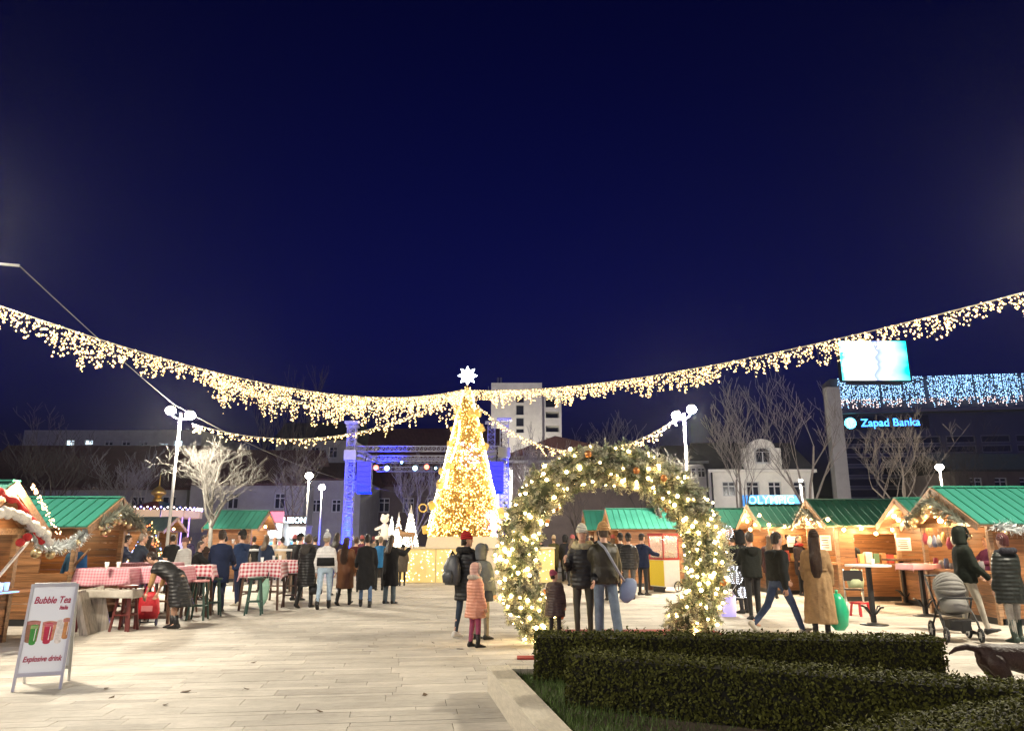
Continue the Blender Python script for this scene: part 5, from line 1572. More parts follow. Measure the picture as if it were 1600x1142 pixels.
person(gp(846, 903), 30, 1.66, 'dark haired person half behind the gold panel', BLK, 'cloth', .7)
person(gp(925, 905), 60, 1.75, 'person in white cap near the far green stall', (.03, .03, .04), 'cloth', .7, hat=(.6, .55, .5), hatk='cap')
# ---- right side
person(gp(1180, 968), 5, 1.74, 'person in black jacket and black trousers standing beside the light balloons', (.016, .018, .016), 'cloth', .84, hood=(.016, .018, .016), hair=(.05, .035, .025), bulk=1.1, arms=((.6, .2, .9), (.6, .2, .9)))
person(gp(1163, 958), 25, 1.78, 'person in black hooded jacket raising a hand by the balloons', BLK, 'cloth', .8, hood=BLK, hoodup=True, arms=((.5, .2, .5), (1.3, .5, 1.0)))
g31 = person(gp(1222, 990), -72, 1.79, 'man in black jacket and blue jeans striding past with white trainers', (.018, .02, .02), 'cloth', .88, trs=(.035, .06, .13), hood=(.018, .02, .02), shoe=(.55, .52, .45), hair=(.03, .025, .02), legs=((.48, .1), (-.42, .42)), arms=((-.25, .15, .3), (.35, .12, .5)), bulk=1.15, lean=.05)
g32 = person(gp(1285, 992), -22, 1.72, 'woman in long camel coat with long dark hair and knit hat', (.34, .22, .11), 'cloth', .20, 1.25, trs=BLK, hair=(.045, .022, .012), hairlen=.50, hat=(.04, .022, .015), belt=(.30, .19, .095), waist=.9, legs=((.06, .03), (-.06, .05)), bulk=1.1, arms=((.1, .15, .3), (.25, .15, .6)), boots=.2)
person(gp(1340, 935), 20, 1.66, 'bald man in black coat at the stall counter', BLK, 'cloth', .6, hair=None, bulk=1.15)
person(gp(1238, 925), 10, 1.76, 'man in black jacket at the bulbs of the dark roofed stalls', BLK, 'cloth', .75)
person(gp(1312, 925), -40, 1.64, 'dark-haired woman at the counter left of the bald man', (.03, .02, .02), 'cloth', .7, hairlen=.2)
person(gp(1255, 930), -150, 1.70, 'woman in dark red scarf facing out between the stalls', (.03, .025, .03), 'cloth', .6, hairlen=.2, scarf=(.35, .02, .02))
g35 = person(gp(1521, 991), -98, 1.80, 'man in black hooded jacket and beige trousers behind the stroller', (.012, .016, .012), 'cloth', .84, trs=(.40, .37, .31), tk='cloth', wide=.85, hood=(.012, .016, .012), hoodup=True, shoe=BLK, arms=((.3, .15, .5), (.35, .15, .6)), legs=((.28, .08), (-.05, .05)), hyaw=.1, bulk=1.1)
person(gp(1590, 1003), 15, 1.68, 'woman in shiny black quilted long coat at the right edge', (.010, .014, .012), 'puffer', .62, 1.1, trs=(.3, .28, .24), shoe=(.03, .05, .04), boots=.28, hair=(.10, .02, .02), collar=(.012, .012, .02), bulk=1.2)
person(G(1547, 952).to_2d() if False else P(1547, 880, 16.9).to_2d(), 100, 1.66, 'vendor in purple cardigan at the big right stall', (.10, .03, .09), 'cloth', .8, arms=((.7, .2, .9), (.7, .2, .9)))
person(gp(1214, 922), 170, 1.70, 'vendor in cream apron at the dark roofed stall', (.5, .42, .3), 'cloth', .7)
EX = [  # px, py, heading, height, coat, hem, label
    (1150, 938, 10, 1.72, BLK, .6, 'person in black coat behind the light balloons'),
    (1208, 935, -30, 1.70, (.05, .02, .02), .7, 'person in maroon jacket behind the striding man'),
    (1290, 922, 30, 1.74, NAVY, .7, 'man in navy jacket near the three bulb stall'),
    (1326, 918, -60, 1.66, (.12, .10, .08), .6, 'woman in taupe coat near the three bulb stall'),
    (1132, 925, 0, 1.75, BLK, .7, 'person in black jacket right behind the wreath side'),
    (1198, 916, 60, 1.68, (.3, .28, .25), .7, 'person in pale grey jacket before the dark roofed stalls'),
    (1375, 922, -30, 1.72, (.02, .02, .03), .6, 'person in black behind the white topped bar table'),
    (960, 912, -10, 1.74, BLK, .7, 'person in black before the far green stall'),
    (905, 903, 40, 1.70, (.06, .03, .02), .6, 'woman in brown coat by the tall black stools'),
    (930, 898, 0, 1.78, NAVY, .7, 'man in navy jacket far behind the couple'),
    (1022, 905, 20, 1.72, BLK, .6, 'person in black beyond the popcorn cart'),
    (455, 920, 0, 1.72, BLK, .7, 'person in black beyond the rear gingham table'),
    (437, 908, 20, 1.66, (.4, .3, .2), .7, 'person in tan jacket at the white serving counter'),
    (425, 906, -160, 1.68, (.5, .45, .4), .8, 'vendor in cream jacket behind the serving counter'),
    (488, 915, 0, 1.70, (.03, .03, .05), .7, 'far person in dark jacket left of the white jacket'),
    (563, 908, 0, 1.72, (.10, .03, .05), .6, 'far person in plum coat before the stage'),
    (628, 915, 10, 1.40, (.1, .08, .06), .6, 'child in brown coat at the gold panel corner'),
    (345, 915, 0, 1.72, (.02, .02, .03), .7, 'far person in black left of the pine stall'),
    (392, 912, 30, 1.70, BLK, .6, 'far person in black before the pine stall'),
    (150, 930, -40, 1.70, (.02, .03, .05), .7, 'person in slate jacket deep beside the left stall'),
    (262, 905, 0, 1.70, (.15, .02, .03), .7, 'far person in red jacket before the carousel'),
    (290, 903, 10, 1.72, (.05, .04, .09), .7, 'far person in violet jacket before the carousel'),
    (1172, 930, 15, 1.70, (.02, .02, .02), .7, 'person in black beanie and coat deep between balloons and stalls'),
    (1222, 914, -20, 1.74, NAVY, .65, 'person in navy coat deep before the stall under the blue sign'),
    (1268, 915, 10, 1.68, BLK, .6, 'person in black coat just left of the camel coat head'),
    (1300, 908, 0, 1.76, (.06, .05, .04), .6, 'tall person in dark olive coat deep before the open stall'),
    (1352, 915, -70, 1.70, (.1, .02, .03), .7, 'person in wine red jacket right behind the bald man'),
    (1398, 915, 60, 1.66, (.03, .03, .03), .7, 'person in black at the small pointed stall'),
    (1424, 925, -80, 1.72, (.04, .05, .07), .7, 'person in grey-blue jacket behind the square bar table'),
    (992, 908, 10, 1.72, (.04, .03, .03), .6, 'person in dark brown behind the queue at the cart'),
    (950, 903, 0, 1.70, BLK, .6, 'person in black far behind the tall hooded man'),
    (895, 915, -30, 1.73, (.02, .02, .04), .6, 'person in dark coat left of the white knit hat'),
    (162, 922, -30, 1.72, (.05, .03, .03), .7, 'person in brown jacket deep behind the left stall tables'),
    (322, 905, 10, 1.70, (.25, .25, .25), .7, 'far person in pale grey between the youth and the men'),
    (410, 925, -15, 1.72, (.02, .03, .06), .7, 'person in dark blue left behind the front gingham table'),
    (582, 900, 10, 1.70, (.25, .2, .15), .7, 'far person in beige jacket before the glowing cones'),
]
for i, (px, py, hd, H, c, hm, lb) in enumerate(EX):
    person(gp(px, py), hd, H, lb, c, 'cloth', hm, hair=((.03, .02, .015), (.1, .06, .03), (.015, .012, .01))[i % 3], hairlen=.2 if i % 3 == 1 else 0, hat=((.02, .02, .02), None, None, (.4, .1, .1))[i % 4], hood=c if i % 3 == 0 else None, legs=((.12 - .06 * (i % 4), .05), (-.14 + .07 * (i % 3), .1)), lean=.03 * (i % 3), hyaw=.5 * math.sin(i * 2.3), arms=((.3, .15, .5 + .2 * (i % 3)), (.1, .15, .3)), bulk=1.05 + .05 * (i % 3))
flush()

# ================================================================== carried things
NTH = ('first', 'second', 'third', 'fourth', 'fifth', 'sixth', 'seventh', 'eighth', 'ninth', 'tenth', 'eleventh', 'twelfth', 'thirteenth', 'fourteenth')
def bag_strap(name, pts, r, m, parent): return MB().tube(pts, r, 6).build(name, m, parent, True)
# red shopping bag
p = gp(229, 978)
rb = empty('shopping_bag', (p.x, p.y, 0), R(10), 'red carrier bag on a small trolley by the bending woman', 'bag')
M_redbag = mat('red_bag', (0.55, 0.02, 0.03), 0.55, var=0.25, scale=8, bump=0.8, bscale=12)
MB().loft([((0, 0, .14), (.17, 0, 0), (0, .09, 0)), ((.01, 0, .25), (.2, 0, 0), (0, .12, 0)), ((0, 0, .42), (.19, 0, 0), (0, .1, 0)), ((-.01, 0, .55), (.17, 0, 0), (0, .06, 0)), ((0, 0, .62), (.08, 0, 0), (0, .03, 0))], 14).build('bag_body', M_redbag, rb, True)
for s in (-1, 1): MB().tube([(s * .1, 0, .58), (s * .06, 0, .72), (0, 0, .76), (-.02 * s, 0, .70)], .012, 6).build('handle', M_redbag, rb, True)
MB().box((0, -.112, .33), (.2, .01, .10)).build('print', mat('bag_print', (.75, .25, .25), .6), rb)
for s in (-1, 1): MB().tube([(s * .14, .05, .07), (s * .16, .05, .07)], .07, 12).build('wheel', M_dark, rb)
MB().bar((-.15, .05, .07), (.15, .05, .07), .02).bar((0, .05, .07), (0, .1, .2), .02).build('axle', M_dark, rb)
# black handbag
h = g9['hands'][0]
hb = empty('handbag', (h.x + .02, h.y, h.z - .42), R(20), 'black handbag hanging from the hand of the fur-hooded woman', 'bag')
MB().loft([((0, 0, 0), (.15, 0, 0), (0, .06, 0)), ((0, 0, .1), (.16, 0, 0), (0, .07, 0)), ((0, 0, .24), (.12, 0, 0), (0, .03, 0))], 12).build('bag_body', cl(BLK, 'leather'), hb, True)
MB().tube([(-.1, 0, .22), (-.06, 0, .4), (.06, 0, .4), (.1, 0, .22)], .01, 6).build('handle', cl(BLK, 'leather'), hb, True)
# phone
h = g14['hands'][0]
ph = empty('phone', (h.x, h.y + .03, h.z), 0, 'phone held up by the woman in the long black coat', 'phone')
MB().box((0, 0, 0.02), (.075, .01, .15)).build('case', M_dark, ph)
MB().box((0, -.0065, 0.02), (.066, .002, .135)).build('display', glow('phone_screen', (.9, .8, .6), 1.0), ph)
# cup
h = p_drink['hands'][0]
cp = empty('paper_cup', (h.x - .03, h.y, h.z - .02), 0, 'white paper cup at the mouth of the man in blue', 'cup')
MB().lathe([(.028, 0), (.04, .1)], 12, (0, 0, 0), True).build('cup_wall', M_white, cp, True)
# backpack of the red-hat woman
bk = empty('backpack', g17['back'] + Vector((-.13, .02, -.12)), R(-40), 'slate grey backpack worn by the woman in the red hat', 'backpack')
M_bpk = mat('backpack_grey', (.045, .05, .06), .5, var=.2)
MB().loft([((0, 0, -.24), (.15, 0, 0), (0, .07, 0)), ((0, 0, -.12), (.19, 0, 0), (0, .11, 0)), ((0, 0, .06), (.18, 0, 0), (0, .10, 0)), ((0, .02, .2), (.12, 0, 0), (0, .06, 0)), ((0, .03, .25), (.05, 0, 0), (0, .03, 0))], 14).build('pack_body', M_bpk, bk, True)
MB().loft([((0, -.1, -.2), (.11, 0, 0), (0, .04, 0)), ((0, -.11, -.08), (.12, 0, 0), (0, .05, 0)), ((0, -.09, .0), (.09, 0, 0), (0, .02, 0))], 12).build('pocket', M_bpk, bk, True)
for s in (-1, 1): MB().tube([(s * .1, .06, -.15), (s * .13, .2, .0), (s * .13, .22, .22), (s * .1, .1, .3), (s * .08, .04, .2)], .02, 6).build('strap', M_dark, bk, True)
# shoulder bag of the olive jacket person
hp_ = cplM['M'] @ Vector((.33, -.06, .80))
sb_ = empty('shoulder_bag', hp_, R(12), 'pale blue crossbody bag worn over the olive jacket', 'bag')
M_bag = mat('bag_blue', (.20, .26, .40), .6, var=.15)
MB().loft([((-.02, 0, -.22), (.03, 0, 0), (0, .03, 0)), ((0, 0, -.15), (.12, 0, 0), (0, .05, 0)), ((.03, 0, 0), (.14, 0, 0), (0, .06, 0)), ((.05, 0, .1), (.11, 0, 0), (0, .05, 0)), ((.05, 0, .14), (.05, 0, 0), (0, .02, 0))], 14).build('bag_body', M_bag, sb_, True)
w2 = Matrix.Rotation(R(-12), 3, 'Z')
stp_ = [cplM['M'] @ Vector(v) for v in ((-.10, -.02, 1.50), (-.05, -.185, 1.40), (.05, -.205, 1.22), (.17, -.195, 1.02), (.28, -.11, .90))]
MB().tube([w2 @ (v - hp_) for v in stp_], .02, 6, flat=1.0).build('strap', mat('strap_grey', (.22, .24, .30), .6), sb_, True)
# green round bag beside the camel coat
q = Vector((g32['hip'].x + .36, g32['hip'].y + .12, 0))
gb = empty('inflatable_toy', (q.x, q.y, .02), 0, 'bright green inflatable toy trailing behind the camel coat', 'toy')
M_gt = mat('toy_green', (.02, .42, .20), .3, spec=.6)
MB().loft([((0, 0, .05), (.08, 0, 0), (0, .08, 0)), ((0, 0, .14), (.15, 0, 0), (0, .15, 0)), ((.01, 0, .36), (.17, 0, 0), (0, .16, 0)), ((0, 0, .56), (.13, 0, 0), (0, .12, 0)), ((0, 0, .66), (.06, 0, 0), (0, .06, 0))], 16).build('toy_body', M_gt, gb, True)
MB().tube([(0, 0, .64), (0, 0, .72)], [.02, .03], 8).build('valve', M_gt, gb, True)

# ================================================================== A-board sign
fl, frr = G(17, 1081), G(96, 1076)
bl_, br_ = G(45, 1068), G(119, 1065)
wv = (frr - fl); wv.z = 0; SW = wv.length
ang = math.atan2(wv.y, wv.x)
SD = 0.55
sg = empty('a_board_sign', fl, ang, 'white pavement A-board advertising bubble tea with three drinks', 'sign')
SH = 1.10
M_sgnw = mat('sign_white', (0.74, 0.77, 0.80), 0.35)
M_alu = mat('aluminium', (0.62, 0.62, 0.60), 0.35, metal=0.7)
M_crim = mat('crimson_print', (0.36, 0.012, 0.05), 0.5)
tilt = math.atan2(SD / 2, SH)
Rf = Matrix.Rotation(-tilt, 4, 'X'); Rb = Matrix.Rotation(tilt, 4, 'X')
def on_front(o):
    o.matrix_basis = Rf @ o.matrix_basis; return o
def on_back(o):
    o.matrix_basis = Matrix.Translation((0, SD, 0)) @ Rb @ o.matrix_basis; return o
sl = math.hypot(SH, SD / 2)
for fn, nm in ((on_front, 'front'), (on_back, 'back')):
    y = 0.0
    fn(MB().box((SW / 2, 0, sl / 2 + 0.075), (SW - .05, .012, sl - .2)).build('poster' if nm == 'front' else 'back_panel', M_sgnw, sg))
    for xx in (.014, SW - .014):
        fn(MB().box((xx, 0, sl / 2), (.028, .03, sl)).build('side_rail', M_alu, sg))
    fn(MB().box((SW / 2, 0, sl - .014), (SW - .058, .03, .028)).build('top_rail', M_alu, sg))
    fn(MB().box((SW / 2, 0, .165), (SW - .058, .03, .04)).build('bottom_rail', M_alu, sg))
MB().tube([(0.03, SD / 2, SH + .004), (SW - .03, SD / 2, SH + .004)], .014, 8).build('hinge', M_alu, sg)
MB().bar((SW - .02, .16, .52), (SW - .02, SD - .16, .52), .012).build('stay', M_alu, sg)
fy = -.0085
for s_, sz, xx, zz in (('Bubble Tea', .080, .5, .84), ('Italia', .046, .76, .765), ('Explosive drink', .060, .5, .285)):
    lt0 = text('lettering', s_, sz, M_crim, sg, (SW * xx, fy, zz * sl), (math.pi / 2, 0, 0), shear=.25, bold=.0012, extrude=.001)
    lt0.scale = (1, 1.35, 1); on_front(lt0)
def flat(poly, m, nm, d=.0015):
    on_front(MB().prism([(SW * x, z * sl) for x, z in poly], 1, -.006 - d, -.006).build(nm, m, sg))
def cup(x0, x1, z0, z1, m, d, rim=None, glint=True):
    w = x1 - x0; t = .08 * w
    bt = [(x0 + t + (w - 2 * t) * (.5 - .5 * math.cos(math.pi * k / 8)), z0 - .018 * math.sin(math.pi * k / 8)) for k in range(9)]
    flat(bt + [(x1, z1)] + [(x1 - w * k / 8, z1 + .010 * math.sin(math.pi * k / 8)) for k in range(1, 8)] + [(x0, z1)], m, 'drink_print', d)
    if glint:
        flat([(x0 + w * .64, z0 + .02), (x0 + w * .72, z0 + .02), (x0 + w * .78, z1 - .03), (x0 + w * .68, z1 - .03)], Pm('glint', (.75, .72, .68)), 'glint_print', d + .0006)
    if rim: flat([(x0 + .005, z1 - .03), (x1 - .005, z1 - .03), (x1, z1), (x0, z1)], rim, 'rim_print', d + .0006)
Pm = lambda n_, c: mat('print_' + n_, c, .5, var=.35, scale=28)
RIM = Pm('rim', (.42, .16, .13))
cup(.05, .34, .455, .64, Pm('amber', (.26, .12, .06)), .001, RIM)
cup(.15, .31, .435, .60, Pm('green', (.035, .24, .03)), .002, Pm('lime', (.25, .38, .12)))
cup(.38, .68, .465, .63, Pm('peach', (.52, .24, .13)), .001, RIM)
cup(.43, .61, .44, .615, Pm('red', (.42, .015, .05)), .002, Pm('rose', (.5, .12, .14)))
cup(.67, .83, .44, .64, Pm('milk', (.66, .60, .55)), .0014, None, False)
cup(.80, .97, .48, .655, Pm('orange', (.50, .22, .07)), .001, RIM)

# ================================================================== tables, stools, chairs
M_ging = gingham('gingham', (0.42, 0.035, 0.06), 11)
M_pink = gingham('gingham_pink', (0.52, 0.17, 0.22), 18, (0.66, 0.40, 0.43))
M_dkwood = wood('dark_wood', (0.12, 0.06, 0.035), 'Z')
M_green = mat('stool_green', (0.02, 0.055, 0.04), 0.5)
M_pinkcl = mat('pink_cloth', (0.62, 0.30, 0.30), 0.85, var=.12, scale=9)
def high_table(pos, rz, w, h, label, d=None):
    d = d or w
    t = empty('high_table', (pos[0], pos[1], 0), rz, label, 'table', 'high tables with gingham cloths')
    MB().box((0, 0, h - .02), (w, d, .035)).build('table_top', M_dkwood, t)
    for sx in (-1, 1):
        for sy in (-1, 1):
            MB().bar((sx * (w / 2 - .02), sy * (d / 2 - .02), 0), (sx * (w / 2 - .07), sy * (d / 2 - .07), h - .04), .05).build('leg', M_dkwood, t)
        MB().bar((sx * (w / 2 - .05), -d / 2 + .06, .35), (sx * (w / 2 - .05), d / 2 - .06, .35), .035).build('stretcher', M_dkwood, t)
    MB().bar((-w / 2 + .05, -d / 2 + .05, .42), (w / 2 - .05, -d / 2 + .05, .42), .035).build('stretcher', M_dkwood, t)
    return t
def cloth(pos, rz, w, h, drop, label, m=None, d=None, seed=1):
    d = d or w
    r_ = random.Random(seed); mb = MB(); n = 30; uv = []
    U = w / 2 + drop; V = d / 2 + drop
    a1, a2 = r_.uniform(0, 6), r_.uniform(0, 6)
    for i in range(n + 1):
        for j in range(n + 1):
            u = -U + 2 * U * i / n; v_ = -V + 2 * V * j / n
            cu = max(-w / 2 - .012, min(w / 2 + .012, u)); cv = max(-d / 2 - .012, min(d / 2 + .012, v_))
            du, dv = u - cu, v_ - cv; q = math.hypot(du, dv)
            x, y, z = cu, cv, h + .006
            if q > 1e-6:
                k = q / drop
                rip = .02 * k + .035 * k * (0.6 + math.sin(9 * (u + a1)) * math.sin(8 * (v_ + a2)))
                q2 = min(q, drop * 1.25)
                x += du / q * rip; y += dv / q * rip; z -= q2 * (.97 - .05 * math.sin(6 * u + a1))
            else:
                z += .004 * math.sin(20 * u + a1) * math.sin(17 * v_)
            mb.v.append((x, y, z)); uv.append((u, v_))
    for i in range(n):
        for j in range(n):
            a = i * (n + 1) + j; mb.f.append((a, a + n + 1, a + n + 2, a + 1))
    mb.uv = uv
    o = mb.build('tablecloth', m or M_ging, None, True); o.location = (pos[0], pos[1], 0); o.rotation_euler = (0, 0, rz)
    tag(o, label, 'tablecloth', 'gingham tablecloths')
    sol = o.modifiers.new('thickness', 'SOLIDIFY'); sol.thickness = .004
    return o
def stool(pos, rz, label, h=.78, m=None, seat=None):
    m = m or M_green
    t = empty('bar_stool', (pos[0], pos[1], 0), rz, label, 'stool', 'bar stools')
    MB().loft([((0, 0, h - .03), (.17, 0, 0), (0, .17, 0)), ((0, 0, h), (.18, 0, 0), (0, .18, 0)), ((0, 0, h + .012), (.165, 0, 0), (0, .165, 0))], 14).build('seat', seat or m, t, True)
    for k in range(4):
        a = k * math.pi / 2 + .785
        MB().bar((math.cos(a) * .24, math.sin(a) * .24, 0), (math.cos(a) * .13, math.sin(a) * .13, h - .03), .035).build('leg', m, t)
    for k in range(4):
        a, b = k * math.pi / 2 + .785, (k + 1) * math.pi / 2 + .785
        MB().bar((math.cos(a) * .20, math.sin(a) * .20, .28), (math.cos(b) * .20, math.sin(b) * .20, .28), .025).build('rung', m, t)
    return t
TB = [  # px, Y, rot, width, cloth material, depth, label bits
    (180, 15.0, .1, .95, M_pink, .8, 'beside the left stall behind the stacked boards'),
    (258, 15.6, -.1, .95, M_pink, .8, 'behind the bending woman'),
    (238, 18.2, .05, 1.3, M_pink, .8, 'at the back before the coloured lights'),
    (317, 16.6, .2, .55, M_ging, .5, 'small, before the man in the navy coat'),
    (417, 18.4, .12, .9, M_ging, .9, 'in front, left of the walking group'),
    (448, 20.6, .1, .9, M_ging, .9, 'at the rear, next to the walking group'),
]
for i, (px, Y, rz, w, m, d, lb) in enumerate(TB):
    p = ground_at(px, Y)
    high_table(p, rz, w, 1.06, 'dark wooden high table %s' % lb, d)
    cloth(p, rz, w, 1.06, .34 if i != 3 else .26, ('pink gingham cloth on the table %s' if m is M_pink else 'red and white gingham cloth on the table %s') % lb, m, d, i)
ST = [(193, 985, 0), (232, 958, .3), (308, 968, .1), (330, 962, .5), (396, 960, .2), (292, 955, .6), (452, 948, .2), (214, 968, .3)]
SL = ['dark red stool nearest the stacked boards', 'dark stool beside the red carrier bag', 'green stool under the small gingham table', 'green stool at the feet of the navy coat man', 'green stool left of the front gingham table', 'dark stool behind the bending woman', 'dark stool beneath the rear gingham table', 'dark stool left of the red carrier bag']
for (px, py, rz), lb in zip(ST, SL):
    stool(G(px, py), rz, lb, m=mat('stool_red', (.12, .02, .015), .5) if 'red stool' in lb else (M_green if 'green' in lb else M_dkwood), seat=M_pinkcl if 'small' in lb else None)
# mint folded umbrella hanging by the table
p = ground_at(415, 17.9)
um = empty('folded_parasol', (p.x, p.y, .06), .1, 'pale green folded parasol leaning below the front gingham table', 'parasol')
MB().loft([((0, 0, 0), (.03, 0, 0), (0, .03, 0)), ((.02, 0, .2), (.13, 0, 0), (0, .09, 0)), ((.06, .02, .5), (.11, 0, 0), (0, .08, 0)), ((.1, .04, .66), (.03, 0, 0), (0, .03, 0))], 9).build('canopy', mat('mint', (.28, .48, .36), .7, var=.2), um)
MB().tube([(.09, .035, .6), (.13, .05, .85)], .015, 6).tube([(0, 0, .05), (-.01, 0, -.06)], .012, 6).build('shaft', M_dark, um)
# white serving counter with bottles in the back
p = ground_at(418, 24.5)
wc = empty('serving_counter', (p.x, p.y, 0), 0, 'white topped serving counter with dark shelves behind the gingham tables', 'counter')
MB().box((0, 0, 1.28), (1.9, .55, .06)).build('counter_top', M_white, wc)
for z in (.45, .85): MB().box((0, .05, z), (1.8, .45, .03)).build('shelf', M_dkwood, wc)
for x in (-.88, 0, .88): MB().box((x, 0, .62), (.05, .5, 1.24)).build('upright', M_dkwood, wc)
bot = MB().lathe([(.0, 0), (.04, 0), (.04, .17), (.015, .22), (.015, .29), (0, .29)], 10).mesh('bottle', True)
bcol = [mat('bottle_%d' % i, c, .2) for i, c in enumerate(((.02, .06, .02), (.25, .02, .02), (.5, .4, .3), (.02, .02, .02)))]
for i in range(12):
    me = bot.copy(); me.materials.append(bcol[i % 4])
    o = bpy.data.objects.new('bottle', me); COL.objects.link(o)
    o.location = (p.x - .8 + i * .145, p.y + .05 * math.sin(i * 3), (.465 if i % 2 else .865))
    tag(o, '%s bottle from the left, %s shelf of the white topped serving counter' % (NTH[i // 2], 'lower' if i % 2 else 'upper'), 'bottle', 'bottles on the serving counter shelves')

# column bar tables on the right
def bar_table(pos, h, r, label, sq=False):
    t = empty('bar_table', (pos[0], pos[1], 0), .15, label, 'table', 'column bar tables')
    if sq: MB().box((0, 0, h - .02), (r * 2, r * 1.5, .05)).build('table_top', M_dkwood, t)
    else: MB().lathe([(0, h - .03), (r, h - .03), (r, h + .005), (0, h + .005)], 22).build('table_top', M_white, t, False)
    MB().box((0, 0, h / 2), (.075, .075, h - .06)).build('column', M_dark, t)
    MB().lathe([(0, 0), (.26, 0), (.26, .02), (.05, .05), (0, .05)], 18).build('foot', M_dark, t, True)
    for a in (0.4, 1.97, 3.54, 5.11):
        d = Vector((math.cos(a), math.sin(a), 0))
        MB().tube([Vector((0, 0, .18)), d * .08 + Vector((0, 0, .22)), d * .17 + Vector((0, 0, .33)), d * .24 + Vector((0, 0, .34))], .018, 6).build('foot_rest', M_dark, t, True)
    return t
p1 = G(1366, 976); bar_table(p1, 1.12, .42, 'white topped column bar table right of the camel coat')
p2 = G(1416, 944); bar_table(p2, 1.12, .36, 'square wooden column bar table left of the barrel', True)
p3 = G(1447, 962); bar_table(p3, 1.08, .36, 'column bar table with a pink cloth beside the stroller', True)
cloth(p3, .15, .74, 1.085, .14, 'pale pink cloth on the column table beside the stroller', M_pinkcl, .56, 11)
# barrel
p = G(1462, 950)
br = empty('barrel', (p.x, p.y, 0), 0, 'brown wooden barrel behind the pink cloth table', 'barrel')
for k in range(16):
    a = k * math.pi / 8; hw = .058
    mb = MB(); pr = [(.25, .08), (.29, .3), (.30, .5), (.29, .7), (.25, .92)]
    for i in range(4):
        (r0, z0), (r1, z1) = pr[i], pr[i + 1]
        x = Vector((math.cos(a), math.sin(a), 0)); y = Vector((-math.sin(a), math.cos(a), 0))
        w0, w1 = r0 * .192, r1 * .192
        mb.add([x * r0 - y * w0 + Vector((0, 0, z0)), x * r0 + y * w0 + Vector((0, 0, z0)), x * r1 + y * w1 + Vector((0, 0, z1)), x * r1 - y * w1 + Vector((0, 0, z1)),
                x * (r0 - .03) - y * w0 + Vector((0, 0, z0)), x * (r0 - .03) + y * w0 + Vector((0, 0, z0)), x * (r1 - .03) + y * w1 + Vector((0, 0, z1)), x * (r1 - .03) - y * w1 + Vector((0, 0, z1))],
               [(0, 1, 2, 3), (4, 7, 6, 5), (0, 3, 7, 4), (1, 5, 6, 2), (0, 4, 5, 1), (3, 2, 6, 7)])
    mb.build('stave', wood('stave', (.22, .08, .035), 'Z'), br, fix=True)
MB().lathe([(0, .88), (.235, .88), (.235, .9), (0, .9)], 18).build('barrel_head', M_dkwood, br)
for z, r in ((.2, .285), (.78, .285)): MB().tube([(math.cos(k * .3927) * r, math.sin(k * .3927) * r, z) for k in range(17)], .015, 5).build('hoop', M_dark, br)
# folding chair with pale green child seat cover
p = G(1337, 952)
chr_ = empty('folding_chair', (p.x, p.y, 0), R(160), 'folding chair behind the white topped bar table', 'chair')
for s in (-1, 1):
    MB().tube([(s * .2, -.22, 0), (s * .2, .05, .45), (s * .2, .2, .92)], .016, 6).build('leg', M_alu, chr_, True)
    MB().tube([(s * .18, .22, 0), (s * .18, -.18, .46)], .016, 6).build('leg', M_alu, chr_, True)
MB().box((0, 0, .46), (.42, .4, .03)).build('seat', M_dark, chr_)
MB().box((0, .19, .78), (.42, .025, .24)).build('backrest', M_dark, chr_)
bp2 = empty('child_backpack', (p.x + .02, p.y - .1, .50), R(160), 'pale green child backpack on the folding chair', 'backpack')
MB().loft([((0, 0, 0), (.16, 0, 0), (0, .09, 0)), ((0, 0, .15), (.19, 0, 0), (0, .11, 0)), ((0, 0, .32), (.16, 0, 0), (0, .09, 0)), ((0, 0, .42), (.08, 0, 0), (0, .05, 0))], 14).build('pack_body', mat('pale_green', (.45, .52, .32), .7, var=.1), bp2, True)
MB().loft([((0, .1, .05), (.11, 0, 0), (0, .03, 0)), ((0, .12, .14), (.12, 0, 0), (0, .035, 0)), ((0, .1, .2), (.09, 0, 0), (0, .02, 0))], 12).build('pocket', mat('pale_green', (.45, .52, .32)), bp2, True)
MB().tube([(-.06, 0, .4), (0, 0, .48), (.06, 0, .4)], .012, 6).build('handle', M_dark, bp2, True)
p = G(1345, 962)
rs = empty('toddler_stool', (p.x, p.y, 0), .4, 'small red plastic stool under the bar table by the camel coat', 'stool')
MB().box((0, 0, .27), (.28, .28, .04)).build('seat', mat('red_plastic', (.5, .02, .03), .35), rs)
for sx in (-1, 1):
    for sy in (-1, 1): MB().bar((sx * .14, sy * .14, 0), (sx * .11, sy * .11, .26), .035).build('leg', mat('red_plastic', (.5, .02, .03)), rs)

